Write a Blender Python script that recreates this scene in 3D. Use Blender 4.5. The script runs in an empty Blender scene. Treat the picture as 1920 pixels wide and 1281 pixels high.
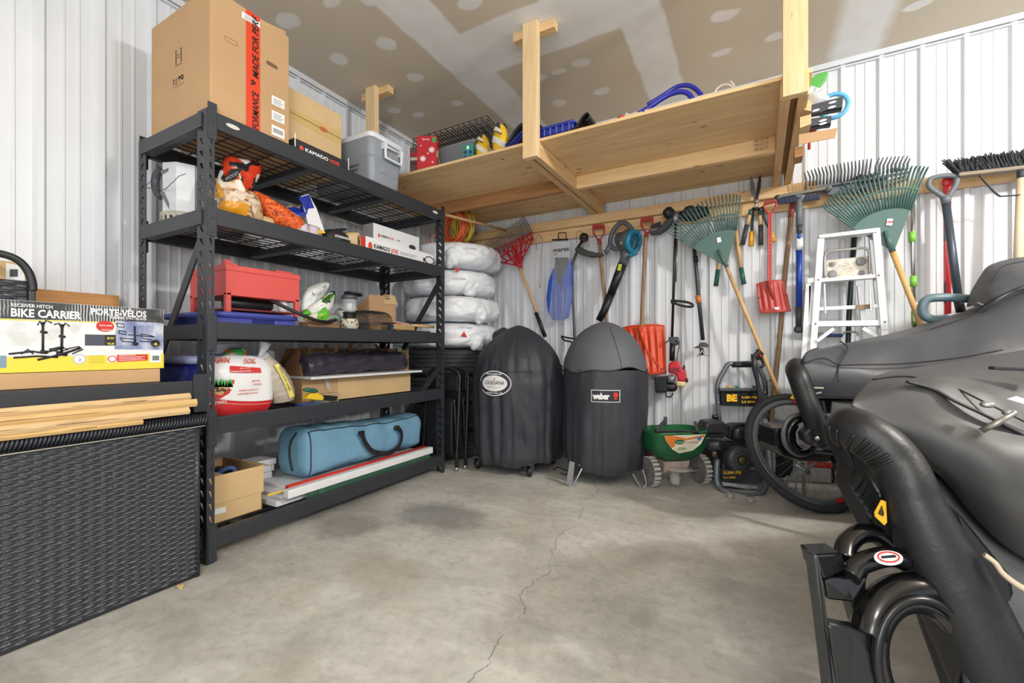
import bpy, bmesh, math, random
from mathutils import Vector, Matrix, noise
random.seed(7)
R = math.radians
SC = bpy.context.scene
COL = SC.collection
# ---------------------------------------------------------------- camera geometry
FPX, CX, HY, CAMH, TH = 826.0, 960.0, 654.0, 0.87, R(29.2)
FW = Vector((-math.sin(TH), math.cos(TH), 0)); RT = Vector((math.cos(TH), math.sin(TH), 0))
CAM = Vector((0, 0, CAMH))
def ray(px, py): return FW + RT*((px-CX)/FPX) + Vector((0, 0, (HY-py)/FPX))
def AX(px, py, X): d = ray(px, py); return CAM + d*(X/d.x)
def AY(px, py, Y): d = ray(px, py); return CAM + d*(Y/d.y)
def AZ(px, py, Z): d = ray(px, py); return CAM + d*((Z-CAMH)/d.z)
def AF(px, py, f): return CAM + ray(px, py)*f
V = Vector
# ---------------------------------------------------------------- materials
def lin(c): 
    c = c/255.0
    return c/12.92 if c <= 0.04045 else ((c+0.055)/1.055)**2.4
def rgb(t): return (lin(t[0]), lin(t[1]), lin(t[2]), 1)
MATS = {}
def M(name, col, rough=0.6, metal=0.0, bump=None, var=None, spec=0.5, alpha=None, trans=None, emit=None, coat=None, sheen=None):
    if name in MATS: return MATS[name]
    m = bpy.data.materials.new(name); m.use_nodes = True
    nt = m.node_tree; b = nt.nodes['Principled BSDF']
    c = rgb(col); b.inputs['Base Color'].default_value = c
    b.inputs['Roughness'].default_value = rough; b.inputs['Metallic'].default_value = metal
    b.inputs['Specular IOR Level'].default_value = spec
    if alpha is not None: b.inputs['Alpha'].default_value = alpha
    if trans is not None: b.inputs['Transmission Weight'].default_value = trans
    if coat: b.inputs['Coat Weight'].default_value = coat
    tc = nt.nodes.new('ShaderNodeTexCoord')
    if var:
        amt, sc = var
        n = nt.nodes.new('ShaderNodeTexNoise'); n.inputs['Scale'].default_value = sc; n.inputs['Detail'].default_value = 5
        nt.links.new(tc.outputs['Object'], n.inputs['Vector'])
        mr = nt.nodes.new('ShaderNodeMapRange'); mr.inputs['From Min'].default_value = .3; mr.inputs['From Max'].default_value = .7
        mr.inputs['To Min'].default_value = 1-amt; mr.inputs['To Max'].default_value = 1+amt*.6
        nt.links.new(n.outputs['Fac'], mr.inputs['Value'])
        mx = nt.nodes.new('ShaderNodeVectorMath'); mx.operation = 'SCALE'; mx.inputs[0].default_value = c[:3]
        nt.links.new(mr.outputs[0], mx.inputs['Scale']); nt.links.new(mx.outputs[0], b.inputs['Base Color'])
    else:
        n = nt.nodes.new('ShaderNodeTexNoise'); n.inputs['Scale'].default_value = 30
        nt.links.new(tc.outputs['Object'], n.inputs['Vector'])
        mr = nt.nodes.new('ShaderNodeMapRange'); mr.inputs['To Min'].default_value = max(rough-.06, .02); mr.inputs['To Max'].default_value = min(rough+.06, 1)
        nt.links.new(n.outputs['Fac'], mr.inputs['Value']); nt.links.new(mr.outputs[0], b.inputs['Roughness'])
    if bump:
        sc, st = bump
        n2 = nt.nodes.new('ShaderNodeTexNoise'); n2.inputs['Scale'].default_value = sc; n2.inputs['Detail'].default_value = 4
        nt.links.new(tc.outputs['Object'], n2.inputs['Vector'])
        bp = nt.nodes.new('ShaderNodeBump'); bp.inputs['Strength'].default_value = st; bp.inputs['Distance'].default_value = .01
        nt.links.new(n2.outputs['Fac'], bp.inputs['Height']); nt.links.new(bp.outputs[0], b.inputs['Normal'])
    MATS[name] = m
    return m
class N:
    """tiny node-expression helper"""
    def __init__(s, nt): s.nt = nt
    def node(s, t, **k):
        n = s.nt.nodes.new(t)
        for a, v in k.items(): setattr(n, a, v)
        return n
    def put(s, sock, v):
        if hasattr(v, 'links'): s.nt.links.new(v, sock)
        else: sock.default_value = v
    def math(s, op, a, b=0.0, c=None, clamp=False):
        n = s.node('ShaderNodeMath', operation=op, use_clamp=clamp); s.put(n.inputs[0], a); s.put(n.inputs[1], b)
        if c is not None: s.put(n.inputs[2], c)
        return n.outputs[0]
    def noise(s, vec, sc, det=4, rough=.5, dist=0):
        n = s.node('ShaderNodeTexNoise'); s.put(n.inputs['Vector'], vec); n.inputs['Scale'].default_value = sc
        n.inputs['Detail'].default_value = det; n.inputs['Roughness'].default_value = rough; n.inputs['Distortion'].default_value = dist
        return n.outputs['Fac']
    def map(s, v, a, b, c=0., d=1.):
        n = s.node('ShaderNodeMapRange'); s.put(n.inputs['Value'], v)
        for i, x in zip((1, 2, 3, 4), (a, b, c, d)): n.inputs[i].default_value = x
        return n.outputs[0]
    def mix(s, f, a, b, mode='MIX'):
        n = s.node('ShaderNodeMix', data_type='RGBA', blend_type=mode); s.put(n.inputs[0], f); s.put(n.inputs[6], a); s.put(n.inputs[7], b)
        return n.outputs[2]
    def scale(s, vec, v):
        n = s.node('ShaderNodeMapping'); s.put(n.inputs[0], vec); n.inputs['Scale'].default_value = v; return n.outputs[0]
def newmat(name):
    m = bpy.data.materials.new(name); m.use_nodes = True; nt = m.node_tree; b = nt.nodes['Principled BSDF']
    n = N(nt); tc = n.node('ShaderNodeTexCoord'); MATS[name] = m
    return m, n, b, tc.outputs['Object']
def wood(name, c1, c2, grain=(1.5, 30, 30), knots=True, rough=.62):
    m, n, b, P = newmat(name)
    v = n.scale(P, grain)
    f = n.noise(v, 1.6, 6, .6, 1.2)
    col = n.mix(n.map(f, .3, .7), rgb(c1), rgb(c2))
    if knots:
        vo = n.node('ShaderNodeTexVoronoi'); n.put(vo.inputs['Vector'], n.scale(P, tuple((1.0 if g < 5 else 2.6) for g in grain))); vo.inputs['Scale'].default_value = 4.2
        k = n.map(vo.outputs['Distance'], .06, .12, 1, 0)
        ky = n.math('MULTIPLY', k, n.map(n.noise(P, 2.0), .40, .48))
        col = n.mix(n.math('MULTIPLY', ky, .75), col, rgb((110, 66, 34)))
    n.put(b.inputs['Base Color'], col); b.inputs['Roughness'].default_value = rough
    bp = n.node('ShaderNodeBump'); bp.inputs['Strength'].default_value = .15; bp.inputs['Distance'].default_value = .003
    n.put(bp.inputs['Height'], f); n.put(b.inputs['Normal'], bp.outputs[0])
    return m
# ---------------------------------------------------------------- mesh builder
class MB:
    def __init__(s): s.v = []; s.f = []; s.sm = []
    def add(s, vs, fs, smooth=False):
        o = len(s.v); s.v += [Vector(v) for v in vs]
        for f in fs: s.f.append([i+o for i in f]); s.sm.append(smooth)
        return s
    def box(s, a, b, M_=None):
        x0, y0, z0 = a; x1, y1, z1 = b
        vs = [V((x, y, z)) for x in (x0, x1) for y in (y0, y1) for z in (z0, z1)]
        if M_: vs = [M_ @ v for v in vs]
        return s.add(vs, [(0,1,3,2),(4,6,7,5),(0,4,5,1),(2,3,7,6),(0,2,6,4),(1,5,7,3)])
    def hexa(s, bot, top):
        return s.add(list(bot)+list(top), [(3,2,1,0),(4,5,6,7)]+[(i,(i+1)%4,4+(i+1)%4,4+i) for i in range(4)])
    def bar(s, p0, p1, w, h, up=V((0,0,1))):
        p0 = V(p0); p1 = V(p1); d = (p1-p0).normalized(); a = d.cross(V(up))
        if a.length < 1e-4: a = d.cross(V((1,0,0)))
        a.normalize(); u = a.cross(d)
        q = [(-1,-1),(1,-1),(1,1),(-1,1)]
        return s.hexa([p0+a*w/2*i+u*h/2*j for i, j in q], [p1+a*w/2*i+u*h/2*j for i, j in q])
    def tube(s, pts, r, n=10, closed=False, caps=True, flat=1.0, up=None):
        pts = [V(p) for p in pts]; m = len(pts); rs = r if isinstance(r, (list, tuple)) else [r]*m
        vs = []; prev = None
        for i, p in enumerate(pts):
            if closed: t = (pts[(i+1) % m]-pts[i-1])
            else: t = pts[min(i+1, m-1)]-pts[max(i-1, 0)]
            t = t.normalized() if t.length > 1e-9 else V((0,0,1))
            if prev is None:
                a = V(up) if up is not None else (V((0,0,1)) if abs(t.z) < .9 else V((1,0,0)))
                a = (a-t*a.dot(t)).normalized()
            else:
                a = prev-t*prev.dot(t)
                a = a.normalized() if a.length > 1e-6 else t.orthogonal().normalized()
            prev = a; b = t.cross(a)
            for k in range(n):
                q = 2*math.pi*k/n; vs.append(p+(a*math.cos(q)*flat+b*math.sin(q))*rs[i])
        fs = []
        for i in range(m if closed else m-1):
            j = (i+1) % m
            for k in range(n): fs.append((i*n+k, i*n+(k+1) % n, j*n+(k+1) % n, j*n+k))
        s.add(vs, fs, True)
        if caps and not closed:
            o = len(s.v)-len(vs)
            s.f.append([o+k for k in range(n)][::-1]); s.sm.append(False)
            s.f.append([o+(m-1)*n+k for k in range(n)]); s.sm.append(False)
        return s
    def lathe(s, prof, n=24, c=(0,0,0), axis=(0,0,1), smooth=True, sx=1.0, sy=1.0, arc=None):
        c = V(c); q = V((0,0,1)).rotation_difference(V(axis).normalized())
        vs = []
        for (r, z) in prof:
            for k in range(n):
                a = 2*math.pi*k/n; vs.append(c+q @ V((r*math.cos(a)*sx, r*math.sin(a)*sy, z)))
        fs = [(i*n+k, i*n+(k+1) % n, (i+1)*n+(k+1) % n, (i+1)*n+k) for i in range(len(prof)-1) for k in range(n)]
        s.add(vs, fs, smooth)
        o = len(s.v)-len(vs)
        if prof[0][0] > 1e-5: s.f.append([o+k for k in range(n)][::-1]); s.sm.append(False)
        if prof[-1][0] > 1e-5: s.f.append([o+(len(prof)-1)*n+k for k in range(n)]); s.sm.append(False)
        return s
    def prism(s, poly, nrm, th, smooth=False):
        """poly: 3-d points of the outline; extruded by nrm*th (th<0 the other way)"""
        poly = [V(p) for p in poly]; d = V(nrm).normalized()*th; n = len(poly)
        s.add(poly+[p+d for p in poly], [tuple(range(n))[::-1], tuple(range(n, 2*n))]+[(i, (i+1) % n, n+(i+1) % n, n+i) for i in range(n)], smooth)
        return s
    def grid(s, fn, nu, nv, cu=False, cv=False, smooth=True):
        vs = [fn(i/(nu if cu else nu-1), j/(nv if cv else nv-1)) for i in range(nu) for j in range(nv)]
        fs = []
        for i in range(nu if cu else nu-1):
            for j in range(nv if cv else nv-1):
                a, b_ = (i+1) % nu, (j+1) % nv
                fs.append((i*nv+j, a*nv+j, a*nv+b_, i*nv+b_))
        return s.add(vs, fs, smooth)
    def sup(s, c, rad, e1=.5, e2=.5, nu=28, nv=18, mat=None, wr=0, wf=6, seed=0, fn=None):
        """superellipsoid with wrinkles"""
        def sp(x, e): return math.copysign(abs(x)**e, x)
        c = V(c); m3 = mat or Matrix.Identity(3)
        vs = []; 
        for j in range(nv+1):
            ph = -math.pi/2+math.pi*j/nv
            for i in range(nu):
                th = 2*math.pi*i/nu
                p = V((sp(math.cos(ph), e1)*sp(math.cos(th), e2), sp(math.cos(ph), e1)*sp(math.sin(th), e2), sp(math.sin(ph), e1)))
                q = V((p.x*rad[0], p.y*rad[1], p.z*rad[2]))
                if wr:
                    k = noise.fractal(q*wf+V((seed*7.3, seed*3.1, 0)), .8, 2.2, 4); k2 = abs(noise.noise(q*wf*1.7+V((seed, 5, 1))))
                    q += p.normalized()*wr*(k-k2*.8)
                if fn: q = fn(q, p)
                vs.append(c+m3 @ q)
        fs = [(j*nu+i, j*nu+(i+1) % nu, (j+1)*nu+(i+1) % nu, (j+1)*nu+i) for j in range(nv) for i in range(nu)]
        return s.add(vs, fs, True)
    def quad(s, o, r, u, w, h):
        o = V(o); return s.add([o, o+V(r)*w, o+V(r)*w+V(u)*h, o+V(u)*h], [(0,1,2,3)])
def rootloc(p):
    while p.parent: p = p.parent
    return p.location.copy()
def obj(name, mb, mat, parent=None, bevel=0, solid=0, sub=0, label=None, base=None, kind=None, seg=2, weld=True):
    me = bpy.data.meshes.new(name)
    if parent is not None: off = rootloc(parent)
    else:
        if base is None:
            xs = [v.x for v in mb.v]; ys = [v.y for v in mb.v]; zs = [v.z for v in mb.v]
            base = V(((min(xs)+max(xs))/2, (min(ys)+max(ys))/2, min(zs)))
        off = V(base)
    me.from_pydata([v-off for v in mb.v], [], mb.f); me.polygons.foreach_set('use_smooth', mb.sm)
    bm = bmesh.new(); bm.from_mesh(me)
    if weld: bmesh.ops.remove_doubles(bm, verts=bm.verts, dist=1e-5)
    if any(len(e.link_faces) for e in bm.edges): bmesh.ops.recalc_face_normals(bm, faces=bm.faces)
    bm.to_mesh(me); bm.free()
    o = bpy.data.objects.new(name, me); COL.objects.link(o)
    for x in (mat if isinstance(mat, (list, tuple)) else [mat]): me.materials.append(x)
    if parent is not None: o.parent = parent
    else: o.location = off
    if solid: 
        md = o.modifiers.new('s', 'SOLIDIFY'); md.thickness = solid; md.offset = 0
    if bevel:
        md = o.modifiers.new('b', 'BEVEL'); md.width = bevel; md.segments = seg; md.limit_method = 'ANGLE'; md.angle_limit = R(35)
    if sub:
        md = o.modifiers.new('u', 'SUBSURF'); md.levels = sub; md.render_levels = sub
    if label: o['label'] = label
    if kind: o['kind'] = kind
    return o
def thing(name, label, cat, base, group=None):
    o = bpy.data.objects.new(name, None); COL.objects.link(o); o.location = V(base); o.empty_display_size = .05
    o['label'] = label; o['category'] = cat
    if group: o['group'] = group
    return o
def tag(o, label, cat, group=None):
    o['label'] = label; o['category'] = cat
    if group: o['group'] = group
    return o
def struct(o): o['kind'] = 'structure'; return o
def dup(root, loc, rz=None, label=None, group=None):
    r = root.copy(); COL.objects.link(r); r.location = V(loc)
    if rz is not None: r.rotation_euler = (0, 0, rz)
    if label: r['label'] = label
    if group: r['group'] = group
    def rec(a, b):
        for ch in list(a.children):
            c = ch.copy(); COL.objects.link(c); c.parent = b; rec(ch, c)
    rec(root, r); return r
def text(s, h, mat, o, r, u, parent, name='lettering', w=None, bold=0, shear=0, center=False, lift=.0012, space=1.0):
    """flat lettering: o = lower-left corner, r = reading direction, u = up; h = capital height, w = total width"""
    cu = bpy.data.curves.new('t', 'FONT'); cu.body = s; cu.size = 1; cu.offset = bold; cu.shear = shear; cu.space_character = space
    cu.resolution_u = 2
    t = bpy.data.objects.new('t', cu); COL.objects.link(t)
    bpy.context.view_layer.update()
    dg = bpy.context.evaluated_depsgraph_get(); me = bpy.data.meshes.new_from_object(t.evaluated_get(dg))
    bpy.data.objects.remove(t)
    xs = [v.co.x for v in me.vertices] or [0]; x0, x1 = min(xs), max(xs); nl = s.count('\n')
    sy = h/.7; sx = sy if w is None else w/max(x1-x0, 1e-6)
    r = V(r).normalized(); u = V(u).normalized(); nn = r.cross(u).normalized(); o = V(o); off = rootloc(parent)
    cc = (x0+x1)/2 if center else x0
    for v in me.vertices: v.co = o+r*(v.co.x-cc)*sx+u*(v.co.y+nl*1.0)*sy+nn*lift-off
    me.materials.append(mat); me.name = name
    b = bpy.data.objects.new(name, me); COL.objects.link(b); b.parent = parent
    return b
def decal(name, mat, pts, parent, nrm, lift=.001, label=None):
    mb = MB(); n = V(nrm).normalized()*lift; mb.add([V(p)+n for p in pts], [tuple(range(len(pts)))])
    return obj(name, mb, mat, parent, label=label)
def rect(o, r, u, w, h): o = V(o); r = V(r); u = V(u); return [o, o+r*w, o+r*w+u*h, o+u*h]
def ell(c, r, u, a, b, n=28): c = V(c); return [c+V(r)*a*math.cos(2*math.pi*k/n)+V(u)*b*math.sin(2*math.pi*k/n) for k in range(n)]
def smooth(pts, n=6, closed=False):
    """Catmull-Rom through 3-d points"""
    P = [V(p) for p in pts]; m = len(P); out = []
    for i in range(m if closed else m-1):
        g = (lambda k: P[k % m]) if closed else (lambda k: P[min(max(k, 0), m-1)])
        a, b, c, d = g(i-1), g(i), g(i+1), g(i+2)
        for k in range(n):
            t = k/n; out.append(.5*((2*b)+(-a+c)*t+(2*a-5*b+4*c-d)*t*t+(-a+3*b-3*c+d)*t**3))
    if not closed: out.append(P[-1])
    return out
def rot3(rx=0, ry=0, rz=0): return (Matrix.Rotation(rz, 3, 'Z') @ Matrix.Rotation(ry, 3, 'Y') @ Matrix.Rotation(rx, 3, 'X'))
X_, Y_, Z_ = V((1,0,0)), V((0,1,0)), V((0,0,1))
# common materials
black_steel = M('black_steel', (46, 49, 55), .42, .0, bump=(260, .12), spec=.5)
black_wire = M('black_wire', (28, 29, 31), .45)
black_plastic = M('black_plastic', (26, 27, 29), .45)
dark_grey = M('dark_grey_plastic', (66, 70, 76), .5)
mid_grey = M('mid_grey_plastic', (112, 118, 124), .5)
white_paint = M('white_paint', (236, 238, 240), .45)
white_label = M('white_label', (240, 241, 242), .5)
black_ink = M('black_ink', (22, 22, 24), .6)
white_ink = M('white_ink', (238, 238, 238), .6)
red_ink = M('red_ink', (206, 46, 34), .6)
grey_ink = M('grey_ink', (120, 120, 120), .6)
card = M('cardboard', (196, 158, 116), .8, var=(.06, 5))
card_light = M('cardboard_light', (214, 182, 134), .8, var=(.06, 5))
card_dark = M('cardboard_brown', (142, 104, 70), .85, var=(.1, 5))
metal = M('bare_metal', (172, 174, 176), .35, .85)
alu = M('aluminium', (214, 217, 221), .38, .55, var=(.06, 9))
handle_wood = wood('handle_wood', (196, 152, 100), (226, 192, 144), (30, 30, 2), False)
old_wood = wood('weathered_handle', (128, 100, 74), (168, 140, 112), (30, 30, 2), False)
wood_x = wood('lumber_along_x', (214, 172, 118), (236, 204, 156), (1.2, 28, 28))
wood_y = wood('lumber_along_y', (206, 162, 108), (232, 198, 148), (28, 1.2, 28))
wood_z = wood('lumber_upright', (222, 186, 134), (240, 214, 170), (28, 28, 1.2))
ply = wood('plywood', (218, 178, 124), (240, 210, 160), (1.0, 9, 9))
red_plastic = M('red_plastic', (190, 40, 38), .4)
orange_plastic = M('orange_plastic', (222, 74, 36), .32)
green_plastic = M('green_rake_plastic', (80, 112, 106), .4)
blue_plastic = M('blue_plastic', (40, 62, 160), .4)
yellow_plastic = M('yellow_plastic', (240, 200, 40), .5)
rubber = M('tyre_rubber', (58, 60, 63), .75, bump=(120, .3))
black_cloth = M('black_nylon', (34, 35, 38), .62, bump=(9, .35), var=(.12, 6))
clear_plastic = M('clear_plastic', (225, 228, 230), .25, alpha=.35, spec=.6)
CEIL_BANDS = [('X', -1.645, .145), ('Y', 2.29, .215, -1.6, -.44, 'X'), ('X', -.57, .13, -5, 9, 'Y'), ('X', .52, .155, -5, 9, 'Y', .06)]
# ================================================================ THE ROOM
LX, BY, CZ = -2.67, 3.47, 2.70
def ribwall(name, axis, lo, hi, at, z0, z1, period, phase, sgn):
    """sheet-metal panel: big trapezoid ribs every period and two small flutes between; relief towards sgn"""
    prof = [(0, 0), (.012, .018), (.032, .018), (.044, 0), (.088, 0), (.092, .004), (.100, .004), (.104, 0), (.138, 0), (.142, .004), (.150, .004), (.154, 0)]
    mb = MB(); k0 = math.floor((lo-phase)/period); pts = []
    k = k0
    while phase+k*period < hi:
        for (a, h) in prof:
            t = phase+k*period+a*(period/.2)
            if lo <= t <= hi: pts.append((t, h))
        k += 1
    pts = [(lo, 0)]+pts+[(hi, 0)]
    vs = []
    for (t, h) in pts:
        for z in (z0, z1):
            vs.append((at+sgn*h, t, z) if axis == 'y' else (t, at+sgn*h, z))
    mb.add(vs, [(2*i, 2*i+2, 2*i+3, 2*i+1) for i in range(len(pts)-1)])
    return mb
m, n, b, P = newmat('white_sheet_metal')
c = n.mix(n.map(n.noise(P, 2.5), .35, .65), rgb((218, 222, 227)), rgb((226, 229, 233)))
n.put(b.inputs['Base Color'], c); b.inputs['Roughness'].default_value = .38; b.inputs['Specular IOR Level'].default_value = .5
sheet = m
struct(obj('wall_left', ribwall('l', 'y', -4.0, BY, LX, .22, CZ, .2, 1.833, 1), sheet, base=(LX, 0, 0)))
struct(obj('wall_back', ribwall('b', 'x', LX, 6.0, BY, .26, CZ, .19, .066, -1), sheet, base=(0, BY, 0)))
m, n, b, P = newmat('foundation_concrete')
c = n.mix(n.map(n.noise(P, 6, 6), .3, .7), rgb((206, 207, 208)), rgb((226, 227, 228)))
c = n.mix(n.math('MULTIPLY', n.map(n.noise(P, 60, 3), .64, .7), .45), c, rgb((120, 120, 120)))
n.put(b.inputs['Base Color'], c); b.inputs['Roughness'].default_value = .9
struct(obj('baseboard_back', MB().box((LX-.1, BY-.03, -.02), (6, BY+.05, .26)), m))
struct(obj('baseboard_left', MB().box((LX-.1, -4, -.02), (LX+.03, BY-.03, .22)), m))
# floor ---------------------------------------------------------
m, n, b, P = newmat('stained_concrete')
big = n.noise(P, .9, 3); mid = n.noise(P, 3.2, 6, .62); fine = n.noise(P, 22, 8, .7); streak = n.noise(n.scale(P, (1, 3.4, 1)), 2.4, 6, .65, 1.5)
c = n.mix(n.map(mid, .36, .66), rgb((178, 176, 169)), rgb((202, 200, 194)))
c = n.mix(n.math('MULTIPLY', n.map(streak, .5, .72), .55), c, rgb((218, 216, 210)))
c = n.mix(n.math('MULTIPLY', n.map(n.noise(P, 1.7, 5, .6, .8), .53, .66), .4), c, rgb((176, 168, 150)))
c = n.mix(n.math('MULTIPLY', n.map(fine, .46, .72), .5), c, rgb((136, 132, 122)))
c = n.mix(n.math('MULTIPLY', n.map(n.noise(P, 11, 6, .7, .5), .5, .68), .45), c, rgb((206, 203, 194)))
c = n.mix(n.math('MULTIPLY', n.map(n.noise(P, 2.1, 7, .68, .7), .5, .64), .45), c, rgb((146, 142, 134)))
sx = n.node('ShaderNodeSeparateXYZ'); n.put(sx.inputs[0], P)
def stain_shade(cx, cy, rx, ry, col, amt, c):
    wx = n.math('DIVIDE', n.math('SUBTRACT', sx.outputs[0], cx), rx); wy = n.math('DIVIDE', n.math('SUBTRACT', sx.outputs[1], cy), ry)
    d = n.math('SQRT', n.math('ADD', n.math('MULTIPLY', wx, wx), n.math('MULTIPLY', wy, wy)))
    d = n.math('ADD', d, n.math('MULTIPLY', n.math('SUBTRACT', n.noise(P, 4.5, 6, .6), .5), 1.5))
    return n.mix(n.math('MULTIPLY', n.map(d, .55, 1.1, 1, 0), amt), c, rgb(col))
s1 = AZ(815, 968, 0); s2 = AZ(640, 985, 0); s3 = AZ(720, 1070, 0); s4 = AZ(1500, 1100, 0)
c = stain_shade(s1.x, s1.y, .26, .22, (96, 97, 99), .55, c)
c = stain_shade(s2.x, s2.y, .22, .16, (104, 100, 96), .5, c)
c = stain_shade(s3.x, s3.y, .2, .15, (150, 140, 118), .4, c)
c = stain_shade(s4.x, s4.y, .45, .35, (128, 122, 112), .35, c)  # brown shadow beside the machines, painted into the floor colour
# hairline crack wandering towards the camera
a0 = AZ(1098, 945, 0); a1 = AZ(890, 1275, 0)
kx = (a1.x-a0.x)/(a1.y-a0.y)
line = n.math('ADD', n.math('MULTIPLY', n.math('SUBTRACT', sx.outputs[1], a0.y), kx), a0.x)
wob = n.math('MULTIPLY', n.math('SUBTRACT', n.noise(n.scale(P, (0, 1, 0)), 3.0, 8, .62), .5), .28)
dx = n.math('ABSOLUTE', n.math('SUBTRACT', n.math('SUBTRACT', sx.outputs[0], line), wob))
crack = n.math('MULTIPLY', n.map(dx, .0012, .0035, 1, 0), n.map(n.noise(n.scale(P, (0, 1, 0)), 7, 3), .4, .5))
c = n.mix(n.math('MULTIPLY', crack, .55), c, rgb((84, 80, 74)))
n.put(b.inputs['Base Color'], c)
n.put(b.inputs['Roughness'], n.map(mid, .3, .7, .5, .75)); b.inputs['Specular IOR Level'].default_value = .4
bp = n.node('ShaderNodeBump'); bp.inputs['Strength'].default_value = .25; bp.inputs['Distance'].default_value = .004
n.put(bp.inputs['Height'], n.math('ADD', fine, n.math('MULTIPLY', crack, -1.5))); n.put(b.inputs['Normal'], bp.outputs[0])
struct(obj('floor', MB().box((LX-.1, -4.5, -.1), (6, BY+.1, 0)), m, base=(0, 0, 0)))
# ceiling: unpainted drywall with taped joints and filled screw heads
m, n, b, P = newmat('taped_drywall')
sx = n.node('ShaderNodeSeparateXYZ'); n.put(sx.inputs[0], P)
paper = n.mix(n.map(n.noise(P, 1.2, 3), .3, .7), rgb((203, 192, 174)), rgb((211, 201, 184)))
wv = n.math('MULTIPLY', n.math('SUBTRACT', n.noise(P, 5, 5), .5), .05)
def band(coord, c0, half, lo=None, hi=None, oc=None, soft=.02, wob=1.0):
    d = n.math('ABSOLUTE', n.math('SUBTRACT', coord, c0)); d = n.math('ADD', d, n.math('MULTIPLY', wv, wob))
    v = n.map(d, half-soft, half, 1, 0)
    if lo is not None:
        v = n.math('MULTIPLY', v, n.map(n.math('ADD', oc, wv), lo, lo+soft, 0, 1)); v = n.math('MULTIPLY', v, n.map(n.math('ADD', oc, wv), hi-soft, hi, 1, 0))
    return v
X, Y = sx.outputs[0], sx.outputs[1]
def pc(px, py): q = AZ(px, py, CZ); return q
MUD = []
for spec in CEIL_BANDS:
    MUD.append(band(*[(X if s == 'X' else Y if s == 'Y' else s) for s in spec]))
mask = MUD[0]
for q in MUD[1:]: mask = n.math('MAXIMUM', mask, q)
wv2 = n.math('MULTIPLY', n.math('SUBTRACT', n.noise(P, 9, 4), .5), 1.3)
for (px, py, sa, sb) in [(541, 40, .085, .06), (638, 113, .07, .06), (723, 82, .06, .06), (779, 146, .06, .05), (858, 193, .05, .05), (782, 216, .06, .04), (900, 232, .05, .04),
        (623, 5, .06, .04), (1010, 146, .06, .04), (1092, 118, .07, .05), (1048, 134, .05, .03), (1129, 171, .06, .04), (1048, 195, .055, .055), (1357, 30, .08, .05), (1355, 98, .07, .04), (1458, 68, .06, .04),
        (880, 5, .07, .05), (740, 208, .05, .04), (1290, 205, .05, .035), (690, 0, .05, .05), (1720, 10, .07, .04)]:
    q = pc(px, py)
    wx = n.math('DIVIDE', n.math('SUBTRACT', X, q.x), sa); wy = n.math('DIVIDE', n.math('SUBTRACT', Y, q.y), sb)
    d = n.math('ADD', n.math('SQRT', n.math('ADD', n.math('MULTIPLY', wx, wx), n.math('MULTIPLY', wy, wy))), wv2)
    mask = n.math('MAXIMUM', mask, n.map(d, .75, 1.05, .85, 0))
mud = n.mix(n.map(n.noise(P, 7, 4), .3, .7), rgb((232, 233, 234)), rgb((240, 241, 243)))
mask = n.math('MULTIPLY', mask, n.map(n.noise(P, 4, 4), .3, .6, .8, 1))
n.put(b.inputs['Base Color'], n.mix(mask, paper, mud)); b.inputs['Roughness'].default_value = .85
struct(obj('ceiling', MB().box((LX-.1, -4.5, CZ), (6, BY+.1, CZ+.1)), m, base=(0, 0, CZ)))
trimm = M('trim_white', (214, 217, 221), .4)
struct(obj('trim_1', MB().box((LX, -4, CZ-.035), (LX+.03, BY, CZ)).box((LX, -4, CZ-.05), (LX+.022, BY, CZ-.04)), trimm, bevel=.003))
struct(obj('trim_2', MB().box((LX+.03, BY-.03, CZ-.035), (6, BY, CZ)).box((LX+.03, BY-.022, CZ-.05), (6, BY, CZ-.04)), trimm, bevel=.003))

# ================================================================ SHELVING UNIT
SX, SXR, SY0, SY1, SH = -1.93, -2.52, .945, 2.475, 1.838
beams = [1.836, 1.444, .98, .59, .125]
def holed(mb, o, u, w, z0, z1, slant, pitch=.05):
    """strip o..o+u*w from z0 to z1 with a slanted teardrop hole in every pitch"""
    o = V(o); u = V(u); k = int((z1-z0)/pitch); p = (z1-z0)/k
    for i in range(k):
        za = z0+i*p; zb = za+p
        O = [o+Z_*za, o+u*w+Z_*za, o+u*w+Z_*zb, o+Z_*zb]
        s = slant*w*.12
        I = [o+u*(w*.5-s-w*.07)+Z_*(za+p*.26), o+u*(w*.5-s+w*.07)+Z_*(za+p*.26), o+u*(w*.5+s+w*.16)+Z_*(za+p*.78), o+u*(w*.5+s-w*.16)+Z_*(za+p*.78)]
        mb.add(O+I, [(0,1,5,4),(1,2,6,5),(2,3,7,6),(3,0,4,7)])
unit = thing('shelving_unit', 'tall black steel shelving unit with five wire shelves, right of the wicker box', 'shelf', (-2.225, 1.71, 0))
for (x, sx_) in ((SX, -1), (SXR, 1)):
    for (y, sy_) in ((SY0, 1), (SY1, -1)):
        mb = MB(); holed(mb, (x, y, 0), X_*sx_, .07, 0, SH, 1); holed(mb, (x, y, 0), Y_*sy_, .028, 0, SH, -1)
        obj('upright', mb, black_steel, unit, solid=.004)
for y in (SY0+.004, SY1-.004):
    for z0 in (.055, .52, .91, 1.374, 1.766): obj('side_rail', MB().box((SXR+.03, y-.012, z0), (SX-.03, y+.012, z0+.06)), black_steel, unit)
    for (za, zb) in ((.15, .75), (.62, 1.36)): obj('side_brace', MB().bar((SXR+.03, y+.004, za), (SX-.03, y+.004, zb), .008, .04, up=X_), black_steel, unit)
sticker = M('oval_slot', (214, 212, 205), .5)
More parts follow.
